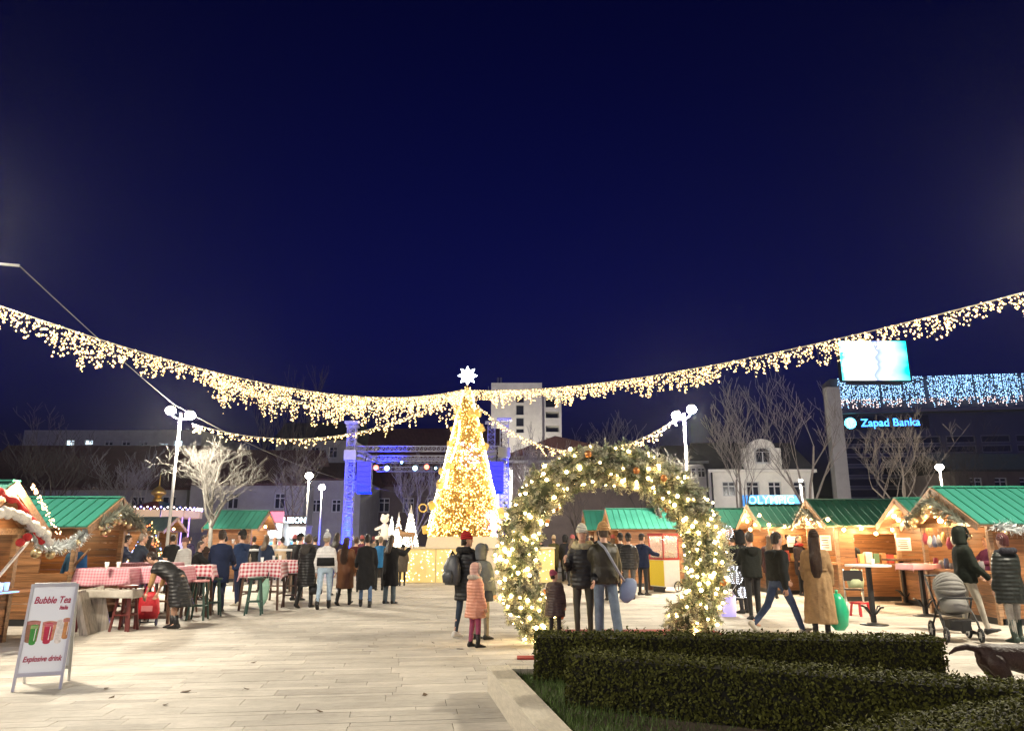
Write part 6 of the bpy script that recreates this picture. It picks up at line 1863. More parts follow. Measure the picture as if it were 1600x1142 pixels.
# ================================================================== stroller
p = G(1497, 1000)
sr = empty('stroller', (p.x, p.y, 0), R(168), 'grey and black baby stroller pushed by the hooded man', 'stroller')
M_scan = mat('stroller_grey', (.17, .165, .15), .75, var=.1); M_sblk = mat('stroller_black', (.02, .02, .02), .6)
def wheel(c, r):
    ty = MB().tube([(c[0], c[1] + math.cos(k * math.pi / 9) * r, c[2] + math.sin(k * math.pi / 9) * r) for k in range(19)], .022, 8, False).build('wheel', M_sblk, sr, True)
    sp_ = MB()
    for k in range(5):
        a = k * 2 * math.pi / 5; sp_.bar(c, (c[0], c[1] + math.cos(a) * (r - .01), c[2] + math.sin(a) * (r - .01)), .02)
    sp_.ball(c, .028, 8, 5); sp_.build('spokes', M_alu, ty)
for sx in (-1, 1):
    wheel((sx * .25, .30, .115), .095); wheel((sx * .28, -.32, .14), .12)
    MB().tube([(sx * .26, .30, .13), (sx * .25, .22, .30), (sx * .25, -.05, .52), (sx * .25, -.40, .92)], .016, 6).build('frame', M_sblk, sr, True)
    MB().tube([(sx * .27, -.32, .15), (sx * .25, -.02, .50), (sx * .24, .1, .62)], .016, 6).build('frame', M_sblk, sr, True)
MB().tube([(-.25, -.40, .92), (-.24, -.5, 1.0), (.24, -.5, 1.0), (.25, -.40, .92)], .018, 8).build('handlebar', M_sblk, sr, True)
MB().loft([((0, .02, .17), (.2, 0, 0), (0, .26, 0)), ((0, 0, .34), (.24, 0, 0), (0, .3, 0))], 8).build('basket', M_sblk, sr)
MB().loft([((0, .18, .46), (.2, 0, 0), (0, .16, .04)), ((0, .02, .52), (.22, 0, 0), (0, .12, .14)), ((0, -.16, .76), (.22, 0, 0), (0, .05, .10)), ((0, -.22, .95), (.2, 0, 0), (0, .03, .03))], 12).build('seat', M_scan, sr, True)
cn = MB()
for k in range(9):
    a = R(-20 + 22 * k * .8)
    rg2 = []
cn.loft([((math.sin(t) * 0, -.16 + .0, .80), (0, 0, 0.001), (0, .001, 0)) for t in (0,)], 8, False) if False else None
prof = [(R(100 - k * 17), .27 + .01 * (k % 2)) for k in range(8)]
rows = []
for k, (a, r) in enumerate(prof):
    rows.append([Vector((math.cos(q) * .245, -.14 + math.cos(a) * r * max(.05, math.sin(q)) * 1.05, .80 + math.sin(a) * r * math.sin(q))) for q in [math.pi * j / 10 for j in range(11)]])
for k in range(7):
    cn.add(rows[k] + rows[k + 1], [(j, j + 1, 12 + j, 11 + j) for j in range(10)])
co = cn.build('canopy', M_scan, sr, True); md = co.modifiers.new('thickness', 'SOLIDIFY'); md.thickness = .012
MB().tube([(-.23, .12, .64), (-.2, .26, .68), (.2, .26, .68), (.23, .12, .64)], .018, 8).build('bumper_bar', M_sblk, sr, True)
MB().box((0, .36, .34), (.3, .12, .02)).build('footrest', M_sblk, sr)
MB().loft([((0, .06, .56), (.12, 0, 0), (0, .12, .02)), ((0, .02, .64), (.1, 0, 0), (0, .1, .03))], 10).build('blanket', M_sblk, sr, True)

# ================================================================== dog
pd = G(1545, 1003, .66)
Yd = pd.y
dgr = empty('dog', (pd.x + .30, Yd, 0), R(-90), 'large dark brown dog standing behind the hedges at the right edge', 'dog')
ds = 1.0
dgr.scale = (ds, ds, ds)
M_dog = mat('dog_coat', (.035, .014, .008), .6, var=.35, scale=6, bump=.6, bscale=40)
db = MB()
db.loft([((0, -.42, .55), (.06, 0, 0), (0, 0, .08)), ((0, -.34, .54), (.11, 0, 0), (0, 0, .115)), ((0, -.15, .53), (.115, 0, 0), (0, 0, .115)), ((0, .08, .50), (.13, 0, 0), (0, 0, .15)), ((0, .28, .49), (.135, 0, 0), (0, 0, .175)), ((0, .42, .52), (.10, 0, 0), (0, 0, .14)), ((0, .48, .54), (.05, 0, 0), (0, 0, .07))], 14)
db.cap((0, .40, .58), (0, .62, .74), .10, .075).cap((0, .62, .77), (0, .72, .77), .085, .07).cap((0, .74, .745), (0, .88, .72), .05, .036)
db.tube([(0, -.42, .60), (0, -.52, .62), (0, -.62, .60), (0, -.70, .55)], [.035, .03, .024, .012], 8)
for sx in (-1, 1):
    db.cap((sx * .07, -.30, .48), (sx * .085, -.22, .33), .095, .06).cap((sx * .085, -.22, .33), (sx * .085, -.37, .20), .05, .032).cap((sx * .085, -.37, .20), (sx * .085, -.345, .05), .03, .026).cap((sx * .085, -.345, .03), (sx * .085, -.28, .025), .032, .028)
    fo = .05 * sx
    db.cap((sx * .085, .32, .42), (sx * .09, .28 + fo, .27), .075, .045).cap((sx * .09, .28 + fo, .27), (sx * .09, .31 + fo, .05), .038, .028).cap((sx * .09, .31 + fo, .03), (sx * .09, .37 + fo, .025), .033, .028)
    db.loft([((sx * .06, .60, .83), (.03, 0, 0), (0, .03, 0)), ((sx * .1, .61, .76), (.015, 0, 0), (0, .04, 0)), ((sx * .11, .63, .69), (.008, 0, 0), (0, .02, 0))], 8)
pend(db, 'body', M_dog, dgr, .014, 4)
flush()
MB().tube([(math.cos(k * .5236) * .095, .50 + math.sin(k * .5236) * .06, .66 + math.sin(k * .5236) * -.07) for k in range(13)], .014, 6).build('collar', M_redbag, dgr, True)
for sx in (-1, 1): MB().ball((sx * .045, .775, .80), .012, 8, 5).build('eye', M_eye, dgr, True)
MB().ball((0, .905, .725), .018, 8, 5).build('nose', M_eye, dgr, True)

# ================================================================== popcorn cart
p = G(1040, 924)
pc = empty('popcorn_cart', (p.x, p.y, 0), R(28), 'popcorn cart with a yellow side and glass box in the wreath opening', 'cart')
M_yel = mat('cart_yellow', (.75, .55, .02), .45); M_cred = mat('cart_red', (.4, .03, .03), .4); M_glass = mat('clear_glass', (.9, .9, .9), .05, trans=.0, alpha=.18)
MB().box((0, 0, .58), (.62, .72, .82)).build('cabinet', M_white, pc)
MB().box((.318, 0, .58), (.012, .70, .78)).build('side_panel', M_yel, pc)
MB().box((-.318, 0, .58), (.012, .70, .78)).build('side_panel', M_yel, pc)
MB().box((0, 0, 1.01), (.68, .78, .05)).build('tray', M_cred, pc)
for sx in (-1, 1):
    for sy in (-1, 1): MB().box((sx * .3, sy * .34, 1.38), (.035, .035, .7)).build('post', M_cred, pc)
MB().box((0, 0, 1.76), (.68, .78, .08)).build('canopy', M_cred, pc)
for sy in (-1, 1): MB().box((0, sy * .34, 1.38), (.56, .01, .66)).build('glass_pane', M_glass, pc)
for sx in (-1, 1): MB().box((sx * .3, 0, 1.38), (.01, .64, .66)).build('glass_pane', M_glass, pc)
pop = MB(); rp = random.Random(3)
for k in range(240): pop.ball((rp.uniform(-.26, .26), rp.uniform(-.3, .3), 1.05 + abs(rp.gauss(0, .08))), .022, 5, 4)
tag(pop.build('popcorn', mat('popcorn', (.75, .6, .3), .8), pc, fix=False), kind='stuff')
MB().lathe([(0, 1.5), (.12, 1.48), (.13, 1.6), (0, 1.62)], 12).build('kettle', M_alu, pc)
MB().ball((0, -.2, 1.68), .04, 8, 5).build('bulb', M_bulbw, pc); light('cart_light', pc, (0, 0, 1.64), 25, (1, .8, .5), .05)
for sy in (-1, 1): 
    wh = MB().tube([(.2 + math.cos(k * .3491) * .15, sy * .39, .17 + math.sin(k * .3491) * .15) for k in range(19)], .02, 6, False).build('wheel', M_dark, pc)
    MB().box((.2, sy * .39, .17), (.26, .015, .02)).box((.2, sy * .395, .17), (.02, .012, .26)).build('spokes', M_dark, wh)
MB().box((-.25, 0, .09), (.06, .5, .18)).build('stand', M_dark, pc)
text('lettering', 'POP', .16, M_cred, pc, (0, -.366, .62), (math.pi / 2, 0, 0)) if False else None
# wooden bar beside it
p = G(1020, 922)
wb = empty('bar_counter', (p.x, p.y, 0), R(10), 'narrow brown slatted counter left of the popcorn cart', 'counter')
for k in range(4): piece('slat', wb, (-.15 + .1 * k, 0, .5), (.085, .05, 1.0), M_dkwood)
MB().box((0, .1, 1.03), (.5, .4, .05)).build('counter_top', M_dkwood, wb); MB().box((0, .2, .5), (.4, .05, 1)).build('back', M_dkwood, wb)
# tall bar chairs left in the wreath opening
for i, px in enumerate((876, 888, 897)):
    stool(G(px, 905), .2 * i, ('black tall stool beside the gold panel, left of three', 'black tall stool beside the gold panel, middle of three', 'black tall stool beside the gold panel, right of three')[i], .9, M_dark)

# ================================================================== light balloons with glowing bucket
p = G(1139, 962)
bk_ = empty('light_bucket', (p.x, p.y, 0), 0, 'violet glowing plastic bucket right of the wreath', 'bucket')
MB().lathe([(0, 0.02), (.15, 0.0), (.17, .42), (.155, .42), (.14, .03), (0, .03)], 18).build('tub', mat('violet_tub', (.5, .45, .85), .4, emit=(.5, .42, 1.0), estr=.75), bk_, True)
MB().tube([(-.165, 0, .4), (-.1, 0, .52), (.1, 0, .52), (.165, 0, .4)], .008, 6).build('handle', M_alu, bk_, True)
M_ball = mat('clear_balloon', (.85, .9, 1.0), .05, alpha=.16, spec=.8)
M_ledb = glow('balloon_led', (.8, .85, 1.0), 4)
BP = [(1134, 831, .17, 'topmost'), (1143, 884, .14, 'middle left'), (1150, 902, .15, 'middle right'), (1162, 925, .12, 'lowest right'), (1132, 905, .12, 'lowest left')]
for px, py, r, lb in BP:
    c = P(px, py, p.y + .02 * (px % 5))
    b_ = empty('light_balloon', c, 0, 'clear balloon wound with tiny white lights, %s of the bunch' % lb, 'balloon', 'light balloons in the bucket')
    MB().ball((0, 0, 0), r, 16, 10).build('skin', M_ball, b_, True)
    co_ = MB(); r_ = random.Random(px)
    for k in range(46):
        a = k * .9; z = -.9 + 1.8 * k / 45
        q = math.sqrt(max(0, 1 - z * z)); co_.octa((math.cos(a) * q * r * .97, math.sin(a) * q * r * .97, z * r * .97), .009)
    tag(co_.build('led_string', M_ledb, b_, fix=False), kind='stuff')
    MB().tube([(0, 0, -r), Vector((p.x, p.y, .40)) - c], .006, 5).build('stick', M_white, b_)
# ================================================================== carousel and kiosks on the left
Yc_ = 46
p = ground_at(240, Yc_)
car = empty('carousel', p, 0, 'small carousel with red and blue canopy and golden spire behind the left stalls', 'carousel')
zr_, za_ = hz(799, Yc_), hz(783, Yc_)
RC = 2.5
M_cblue = mat('canopy_blue', (.02, .07, .14), .6); M_cmar = mat('canopy_maroon', (.12, .015, .025), .6)
for k in range(12):
    a0_, a1_ = k * math.pi / 6, (k + 1) * math.pi / 6
    MB().add([(math.cos(a0_) * RC, math.sin(a0_) * RC, zr_), (math.cos(a1_) * RC, math.sin(a1_) * RC, zr_), (math.cos(a1_) * .3, math.sin(a1_) * .3, za_), (math.cos(a0_) * .3, math.sin(a0_) * .3, za_),
              (math.cos(a0_) * RC, math.sin(a0_) * RC, zr_ - .05), (math.cos(a1_) * RC, math.sin(a1_) * RC, zr_ - .05), (math.cos(a1_) * .3, math.sin(a1_) * .3, za_ - .05), (math.cos(a0_) * .3, math.sin(a0_) * .3, za_ - .05)],
             [(0, 1, 2, 3), (4, 7, 6, 5), (0, 4, 5, 1), (1, 5, 6, 2), (2, 6, 7, 3), (3, 7, 4, 0)]).build('canopy_gore', M_cblue if (k // 2) % 2 else M_cmar, car)
    am_ = (a0_ + a1_) / 2
    MB().box((math.cos(am_) * (RC + .02), math.sin(am_) * (RC + .02), zr_ - .18), (.06, RC * .51, .42), Matrix.Rotation(am_, 3, 'Z')).build('rounding_board', mat('board_cream', (.6, .42, .25), .5, emit=(1, .7, .4), estr=.15), car)
MB().lathe([(.28, za_ - .05), (.30, za_ + .1), (.2, za_ + .18), (.22, za_ + .3)], 14, (0, 0, 0), True).build('neck', M_gold, car, True)
MB().lathe([(.2, za_ + .3), (.42, za_ + .42), (.44, za_ + .55), (.3, za_ + .75), (.06, za_ + .92), (.05, za_ + 1.0), (.0, za_ + 1.75)], 16).build('spire', M_gold, car, True)
MB().tube([(0, 0, 0), (0, 0, za_)], .3, 12).build('centre_pole', M_cblue, car)
MB().lathe([(0, 0), (RC * .95, 0), (RC * .95, .25), (0, .25)], 24).build('deck', M_cmar, car)
cbl = MB(); cbv = MB()
for k in range(90):
    a = k * 2 * math.pi / 90
    (cbl if k % 3 else cbv).octa((math.cos(a) * (RC + .07), math.sin(a) * (RC + .07), zr_ + .08 + .1 * (k % 2)), .06)
for k in range(8):
    a = k * math.pi / 4 + .3
    MB().tube([(math.cos(a) * 1.9, math.sin(a) * 1.9, .25), (math.cos(a) * 1.9, math.sin(a) * 1.9, zr_)], .04, 8).build('pole', glow('pole_violet', (.6, .35, 1.0), 1.2), car)
    hm = MB().cap((math.cos(a) * 1.9 - .0, math.sin(a) * 1.9, 1.15), (math.cos(a) * 1.9 - math.sin(a) * .5, math.sin(a) * 1.9 + math.cos(a) * .5, 1.15), .17, .17)
    hm.cap((math.cos(a) * 1.9 - math.sin(a) * .5, math.sin(a) * 1.9 + math.cos(a) * .5, 1.25), (math.cos(a) * 1.9 - math.sin(a) * .75, math.sin(a) * 1.9 + math.cos(a) * .75, 1.6), .11, .09)
    hm.build('horse', M_white, car, True)
tag(cbl.build('rim_lights', glow('rim_pink', (1.0, .75, .7), 6), car, fix=False), kind='stuff')
tag(cbv.build('rim_lights', glow('rim_blue', (.3, .25, 1.0), 8), car, fix=False), kind='stuff')
light('carousel_light', car, (0, -1.2, zr_ - .4), 350, (.75, .5, 1.0), .2)
# lit kiosks
def kiosk(px0, px1, Y, ytop, ysign, label, sm, txt=None, tm=None, glowc=(.8, .9, 1.0)):
    a, b = ground_at(px0, Y), ground_at(px1, Y); w = b.x - a.x
    k = empty('kiosk', ((a.x + b.x) / 2, Y, 0), 0, label, 'kiosk')
    zt_, zs_ = hz(ytop, Y), hz(ysign, Y)
    MB().box((0, 1.0, zs_ / 2), (w, .06, zs_)).build('back_wall', M_white, k)
    for s in (-1, 1): MB().box((s * (w / 2 - .03), .5, zs_ / 2), (.06, .94, zs_)).build('side_wall', M_plastgr, k)
    MB().box((0, .5, zs_ + .04), (w + .1, 1.2, .07)).build('roof', M_plastgr, k)
    MB().box((0, -.02, .55), (w - .14, .3, 1.1)).build('counter', M_white, k)
    MB().box((0, -.08, (zt_ + zs_) / 2 + .08), (w, .12, zt_ - zs_)).build('sign_board', sm, k)
    if txt: text('lettering', txt, (zt_ - zs_) * .8, tm, k, (0, -.15, (zt_ + zs_) / 2 + .08), (math.pi / 2, 0, 0), bold=.01)
    tb_ = MB().box((0, .45, zs_ - .08), (w * .8, .12, .05)).build('tube_lamp', glow('tube_cool', (.8, .92, 1.0), 9), k)
    light('kiosk_light', k, (0, .3, zs_ - .3), 90, glowc, .1)
    for i in range(3): MB().box((0, .85, .9 + i * .4), (w - .2, .25, .03)).build('shelf', M_white, k)
    r_ = random.Random(px0)
    for i in range(10):
        o = MB().box((0, 0, .09), (.12, .1, .18)).build('packet', mat('packet_%d' % (i % 4), ((.6, .1, .1), (.1, .3, .6), (.7, .6, .2), (.7, .7, .7))[i % 4], .5))
        o.location = k.location + Vector((-w / 2 + .2 + (w - .4) * (i % 5) / 4, .85, .92 + .4 * (i // 5) + .0))
        tag(o, '%s packet, %s from left, %s shelf of the %s' % (('red', 'blue', 'yellow', 'white')[i % 4], NTH[i % 5], 'upper' if i // 5 else 'lower', 'kiosk with the red sign' if 'red sign' in label else 'kiosk with the dark sign'), 'packet', 'packets in the %s' % ('red kiosk' if 'red sign' in label else 'dark kiosk'))
kiosk(409, 441, 37, 802, 818, 'white lit kiosk under a glowing red signboard', glow('sign_red', (1.0, .1, .16), 2.2))
kiosk(443, 477, 38, 808, 823, 'pale kiosk with a dark signboard lettered in blue white', M_dark, 'USION', glow('sign_ice', (.6, .85, 1.0), 4))

# ================================================================== stall decoration
def tinsel(name, pts, rad, n, m, label, L=.1, baubles=(), bm_=None, cat='garland', group=None):
    o0 = Vector(pts[0]); root = empty(name, o0, 0, label, cat, group)
    P_ = [Vector(p) - o0 for p in pts]
    MB().tube(P_, .012, 5).build('cord', M_wire, root)
    r_ = random.Random(n); mb = MB()
    for i in range(n):
        f = r_.random() * (len(P_) - 1); k = int(f); c = P_[k].lerp(P_[k + 1], f - k)
        d = Vector((r_.gauss(0, 1), r_.gauss(0, 1), r_.gauss(0, 1))).normalized()
        x = d.orthogonal().normalized() * r_.uniform(.008, .016); l_ = rad * r_.uniform(.5, 1.1)
        mb.add([c - x, c + x, c + d * l_ + x * .3, c + d * l_ - x * .3], [(0, 1, 2, 3)])
    tag(mb.build('tinsel', m, root, fix=False), kind='stuff')
    for c, r in baubles:
        c = Vector(c) - o0
        b_ = MB().ball(c, r, 12, 8).build('bauble', bm_ or M_gold, root, True)
        MB().tube([c + Vector((0, 0, r * .9)), c + Vector((0, 0, r * 1.25))], r * .25, 6).build('bauble_cap', M_silver, b_)
    return root
M_tins = mat('tinsel_silver', (.55, .58, .58), .35, metal=.4, rand=.4, island=True)
M_gbau = mat('bauble_gold', (.62, .50, .28), .22, metal=.6)
q = [P(50, 826, 12.6), P(62, 846, 13.2), P(80, 854, 13.8), P(100, 855, 14.3), P(118, 846, 14.6), P(136, 830, 14.7)]
tinsel('tinsel_garland', q, .16, 1500, M_tins, 'silver tinsel garland with big gold baubles between the two left stalls', baubles=[(P(56, 864, 13.2), .085), (P(79, 866, 13.8), .085), (P(97, 861, 14.2), .08), (P(120, 848, 14.6), .075)], bm_=M_gbau)
def gable_garland(root, D, eave, ridge, label, face, dens=900):
    """fir garland with baubles hanging in the gable triangle"""
    X, Yc0 = root.location.x, root.location.y
    xx = X + (-.42 if face < 0 else .42)
    r_ = random.Random(int(abs(X) * 100)); pts = []
    h = D / 2
    pts = [Vector((xx, Yc0 - h * .9, eave + .06)), Vector((xx, Yc0 - h * .4, eave + (ridge - eave) * .45)), Vector((xx, Yc0, ridge - .22)), Vector((xx, Yc0 + h * .4, eave + (ridge - eave) * .45)), Vector((xx, Yc0 + h * .9, eave + .06))]
    bs = []
    for k in range(14):
        f = r_.random() * 4; i = int(f); c = pts[i].lerp(pts[i + 1], f - i) + Vector((r_.uniform(-.08, .08), r_.uniform(-.12, .12), r_.uniform(-.3, -.05)))
        bs.append((c, r_.uniform(.045, .08)))
    return tinsel('gable_garland', pts, .2, dens, mat('fir_grey', (.16, .17, .13), .6, rand=.5, island=True), label, baubles=bs, bm_=M_gbau)
gable_garland(stB, 1.8, 1.82, 2.42, 'fir garland with gold baubles in the gable of the green-roofed left stall', 1)
gable_garland(stR1, 2.45, 1.88, 2.66, 'fir garland with pale baubles in the gable of the big right stall', -1, 1300)
gable_garland(stR3, 2.0, 1.95, 2.68, 'fir garland over the counter of the dark roofed stall behind the bald man', -1, 600)
yy = 16.15 - 1.2 - .28
tinsel('tinsel_garland', [Vector((9.4 + i * .5, yy, 1.86 - .08 * (i % 2))) for i in range(8)], .2, 1800, M_tins, 'frosted white garland along the eave of the big right stall', baubles=[(Vector((9.5 + i * .7, yy - .1, 1.72)), .06) for i in range(4)], bm_=M_gbau)
# red and white festive swag on the gable of the nearest stall
sw_ = empty('festive_swag', (-7.72, 11.9, 1.66), 0, 'red fabric swag with white fur trim on the nearest left stall gable', 'decoration')
M_fred = mat('felt_red', (.42, .02, .02), .85, var=.2); M_ffur = mat('fur_white', (.72, .70, .64), .95, var=.2, scale=30, bump=1, bscale=50)
mb = MB()
mb.tube([(0, -.75 + 1.3 * t, .62 - .75 * t * t + .03 * math.sin(t * 20)) for t in [k / 20 for k in range(21)]], [.05 + .02 * math.sin(k * 1.3) for k in range(21)], 10)
pend(mb, 'fabric', M_fred, sw_, .02, 3)
mb = MB(); r_ = random.Random(9)
for k in range(26):
    t = k / 25; mb.ball((.08, -.8 + 1.4 * t, .36 - .42 * t * t + r_.uniform(-.05, .05)), r_.uniform(.05, .09), 8, 5)
pend(mb, 'fur_trim', M_ffur, sw_, .02, 1)
flush()
for k, (yy_, zz_) in enumerate(((-.05, -.02), (-.2, -.10))): MB().ball((.12, yy_, zz_), .065, 12, 8).build('bauble', M_fred, sw_, True)
bl2 = MB(); r_ = random.Random(12)
for k in range(70):
    t = r_.random(); bl2.octa((.1, -.1 + .95 * t, .78 - .78 * t + r_.uniform(-.06, .06)), .014)
tag(bl2.build('fairy_lights', glow('fairy', (1.0, .55, .3), 6), sw_, fix=False), kind='stuff')
# bulb above the nearest stall
c = P(22, 765, 11.75)
ab = empty('stall_lamp', c, 0, 'bare warm bulb on the ridge of the nearest left stall', 'lamp')
MB().ball((0, 0, 0), .085, 12, 8).build('bulb', M_bulbw, ab, True); MB().tube([(0, 0, -.07), (0, 0, -.16), (-.2, 0, -.22)], .02, 6).build('socket', M_dark, ab)
light('lamp_light', ab, (.16, 0, .0), 90, (1, .78, .5), .07)
# tray of blue lit cups on the nearest counter
c = Vector((-7.98, 11.5, .815))
for i in range(14):
    cpx = c + Vector((.1 * (i % 2), -.45 + .07 * i, 0))
    o = MB().lathe([(.028, 0), (.04, .14), (.036, .14), (.025, .006), (0, .006)], 10).build('plastic_cup', mat('cup_ice', (.7, .82, .95), .15, emit=(.25, .5, 1.0), estr=.9), None, True)
    o.location = cpx; tag(o, 'clear cup glowing blue on the nearest left counter, %s from the camera end' % NTH[i], 'cup', 'blue lit cups on the nearest left counter')
tray = MB().box((0, 0, .006), (.34, 1.15, .012)).build('drip_tray', glow('tray_blue', (.15, .4, 1.0), 3.0)); tray.location = c + Vector((.05, .02, -.012))
tag(tray, 'blue glowing tray under the cups on the nearest left counter', 'tray')
# diagonal props of the stall flaps
for i, (a, b, lb) in enumerate(((P(-6, 905, 11.3), P(44, 846, 12.3), 'pale diagonal flap prop on the nearest left stall'), (P(96, 905, 15.2), P(140, 858, 14.4), 'wooden diagonal flap prop at the left stall window'))):
    o = MB().bar((0, 0, 0), b - a, .035).build('flap_prop', M_trim if i else M_white); o.location = a; tag(o, lb, 'prop')
# boards leaning beside the left stall
for i, (px, py, w, hh, tl_) in enumerate(((134, 990, .05, .74, .25), (141, 990, .05, .72, .3), (147, 988, .06, .70, .32), (157, 986, .32, .78, .42))):
    p = G(px, py)
    o = MB().box((0, .012, hh / 2), (.06 if w < .1 else w, .55 if w < .1 else .03, hh)).build('leaning_board', wood('grey_board', (.34, .30, .25), 'Z'))
    o.location = p; o.rotation_euler = (0, -tl_ if w < .1 else -.25, .25); tag(o, ('thin weathered board leaning by the left stall, %s' % ('leftmost', 'second', 'third')[i]) if i < 3 else 'wide grey board wrapped in plastic leaning by the left stall', 'board', 'boards leaning by the left stall')
p = ground_at(182, 14.1)
lt_ = empty('low_table', (p.x, p.y, 0), .1, 'low trestle table half covered by a grey tarpaulin', 'table')
MB().box((0, 0, .70), (.95, .5, .03)).build('table_top', M_dkwood, lt_)
for sx in (-1, 1):
    for sy in (-1, 1): MB().bar((sx * .43, sy * .2, 0), (sx * .4, sy * .18, .69), .04).build('leg', mat('stool_red', (.12, .02, .015)), lt_)
cloth(p, .1, .95, .715, .16, 'crumpled grey tarpaulin over the low trestle table', mat('tarp', (.36, .33, .28), .6, var=.25, scale=6, bump=.6, bscale=8), .5, 21)
# goods of the big right stall
r_ = random.Random(77)
gcol = [(.16, .15, .15), (.10, .12, .2), (.45, .40, .34), (.3, .04, .06), (.5, .26, .08)]
for i in range(9):
    g_ = empty('hanging_pouch', (9.18, 15.35 + i * .18, 1.80), 0, '%s cloth pouch under the beam of the big right stall, %s from the front' % (('charcoal', 'slate blue', 'cream', 'crimson', 'ochre')[i % 5], NTH[i]), 'pouch', 'hanging pouches of the big right stall')
    m = mat('pouch_%d' % (i % 5), gcol[i % 5], .8, var=.2)
    L_ = r_.uniform(.16, .3)
    MB().loft([((0, 0, -L_ - .12), (.03, 0, 0), (0, .05, 0)), ((0, 0, -L_ - .02), (.06, 0, 0), (0, .085, 0)), ((0, 0, -L_ + .1), (.03, 0, 0), (0, .04, 0)), ((0, 0, -L_ + .13), (.02, 0, 0), (0, .02, 0))], 10).build('bag', m, g_, True)
    MB().tube([(0, 0, 0.04), (0, 0, -L_ + .12)], .006, 4).build('cord', M_wire, g_)
for i in range(10):
    hh = r_.uniform(.1, .24)
    o = MB().lathe([(0, 0), (.05, 0), (.06, hh * .5), (.04, hh), (0, hh)], 10).build('jar', mat('pouch_%d' % (i % 5), gcol[i % 5]), None, True)
    o.location = (9.3, 15.1 + i * .2, 1.0); tag(o, '%s jar on the counter of the big right stall, %s from the front' % (('charcoal', 'slate blue', 'cream', 'crimson', 'ochre')[i % 5], NTH[i]), 'jar', 'jars on the counter of the big right stall')
fp_ = empty('picture_board', (11.6, 14.98, 1.15), 0, 'white framed picture board inside the big right stall', 'picture')
for i, st2 in enumerate((stR2, stR3, stR4, stR5, stM1, stA, stB, stC)):
    pass
MB().box((0, .05, .3), (1.2, .03, .6)).build('board', M_white, fp_); MB().box((0, .03, .3), (1.1, .012, .5)).build('picture', mat('picture_blue', (.3, .35, .5), .5, var=.5, scale=4), fp_)
# cups on tables
for i, (px, Y, zz) in enumerate(((172, 14.5, 1.07), (190, 14.7, 1.07), (262, 15.6, 1.07), (430, 20.5, 1.07), (440, 20.7, 1.07), (412, 18.4, 1.07))):
    q = ground_at(px, Y); o = MB().lathe([(.03, 0), (.04, .11), (.036, .11), (.026, .006), (0, .006)], 10).build('paper_cup', M_white, None, True)
    o.location = (q.x, q.y, zz + .006); tag(o, ('white paper cup on the gingham table by the left stall, left one', 'white paper cup on the gingham table by the left stall, right one', 'white paper cup on the gingham table behind the bending woman', 'white paper cup on the rear gingham table, left one', 'white paper cup on the rear gingham table, right one', 'white paper cup on the front gingham table')[i], 'cup', 'paper cups on the left gingham tables')
q = P(1366, 866, p1.y); o = MB().lathe([(.03, 0), (.04, .11), (.036, .11), (.026, .006), (0, .006)], 10).build('paper_cup', M_white, None, True)
o.location = (p1.x + .1, p1.y, 1.126); tag(o, 'white paper cup on the white topped column table', 'cup')
# coloured light tree before the dark stalls
p = ground_at(232, 30)
lt2 = empty('fairy_light_tree', (p.x, 30, 0), 0, 'small dark fir with red, gold and blue lights before the dark stalls', 'christmas tree')
mb = MB(); r_ = random.Random(5)
for k in range(1400):
    t = 1 - math.sqrt(r_.random()); a = r_.uniform(0, 6.28); r = .75 * (1 - t) + .03
    c = Vector((math.cos(a) * r * .8, math.sin(a) * r * .8, .35 + t * 2.0)); d = Vector((math.cos(a), math.sin(a), r_.uniform(-.5, .2))).normalized()
    x = d.orthogonal().normalized() * .02; mb.add([c - x, c + x, c + d * .2], [(0, 1, 2)])
tag(mb.build('crown', mat('fir_dark', (.02, .035, .018), .7), lt2, fix=False), kind='stuff')
MB().tube([(0, 0, 0), (0, 0, 1.9)], [.07, .02], 8).build('trunk', M_twig, lt2)
for nm_, cc, n_ in (('red', (1, .15, .05), 40), ('gold', (1, .6, .2), 60), ('blue', (.3, .4, 1.0), 40)):
    mb = MB()
    for k in range(n_):
        t = 1 - math.sqrt(r_.random()); a = r_.uniform(0, 6.28); r = .78 * (1 - t) + .05
        mb.octa((math.cos(a) * r, math.sin(a) * r, .35 + t * 2.0), .035)
    tag(mb.build('fairy_lights', glow('fairy_' + nm_, cc, 5), lt2, fix=False), kind='stuff')

# ================================================================== festoon bulbs along the right stalls
def festoon(pts, label, watts=22, r=.05):
    o0 = Vector(pts[0]); root = empty('bulb_string', o0, 0, label, 'light string', 'bulb strings of the right stalls')
    q = []
    for i in range(len(pts) - 1):
        for k in range(6): q.append(sag_pt(Vector(pts[i]), Vector(pts[i + 1]), .06, k / 6) - o0)
    q.append(Vector(pts[-1]) - o0)
    MB().tube(q, .008, 5).build('cable', M_wire, root)
    for p in pts:
        c = Vector(p) - o0 - Vector((0, 0, .09))
        b_ = MB().ball(c, r, 10, 7).build('bulb', M_bulbw, root, True)
        MB().tube([c + Vector((0, 0, .04)), c + Vector((0, 0, .1))], .018, 6).build('socket', M_dark, b_)
        light('bulb_light', root, c - Vector((0, .1, .06)), watts, (1, .66, .34), .05)
festoon([P(1262, 812, 20.0), P(1293, 806, 20.2), P(1318, 822, 20.3), P(1345, 820, 20.4), P(1368, 828, 20.4), P(1394, 822, 20.4)], 'string of warm bulbs before the open stall behind the bald man')
festoon([P(1172, 822, 22.8), P(1186, 800, 23.0), P(1201, 815, 23.0), P(1225, 818, 23.0), P(1246, 816, 23.0)], 'string of warm bulbs before the stall under the blue shop sign')
festoon([P(1403, 806, 17.6), P(1420, 802, 17.7), P(1435, 800, 17.8), P(1446, 808, 17.4)], 'short string of warm bulbs at the small pointed stall')
r_ = random.Random(91)
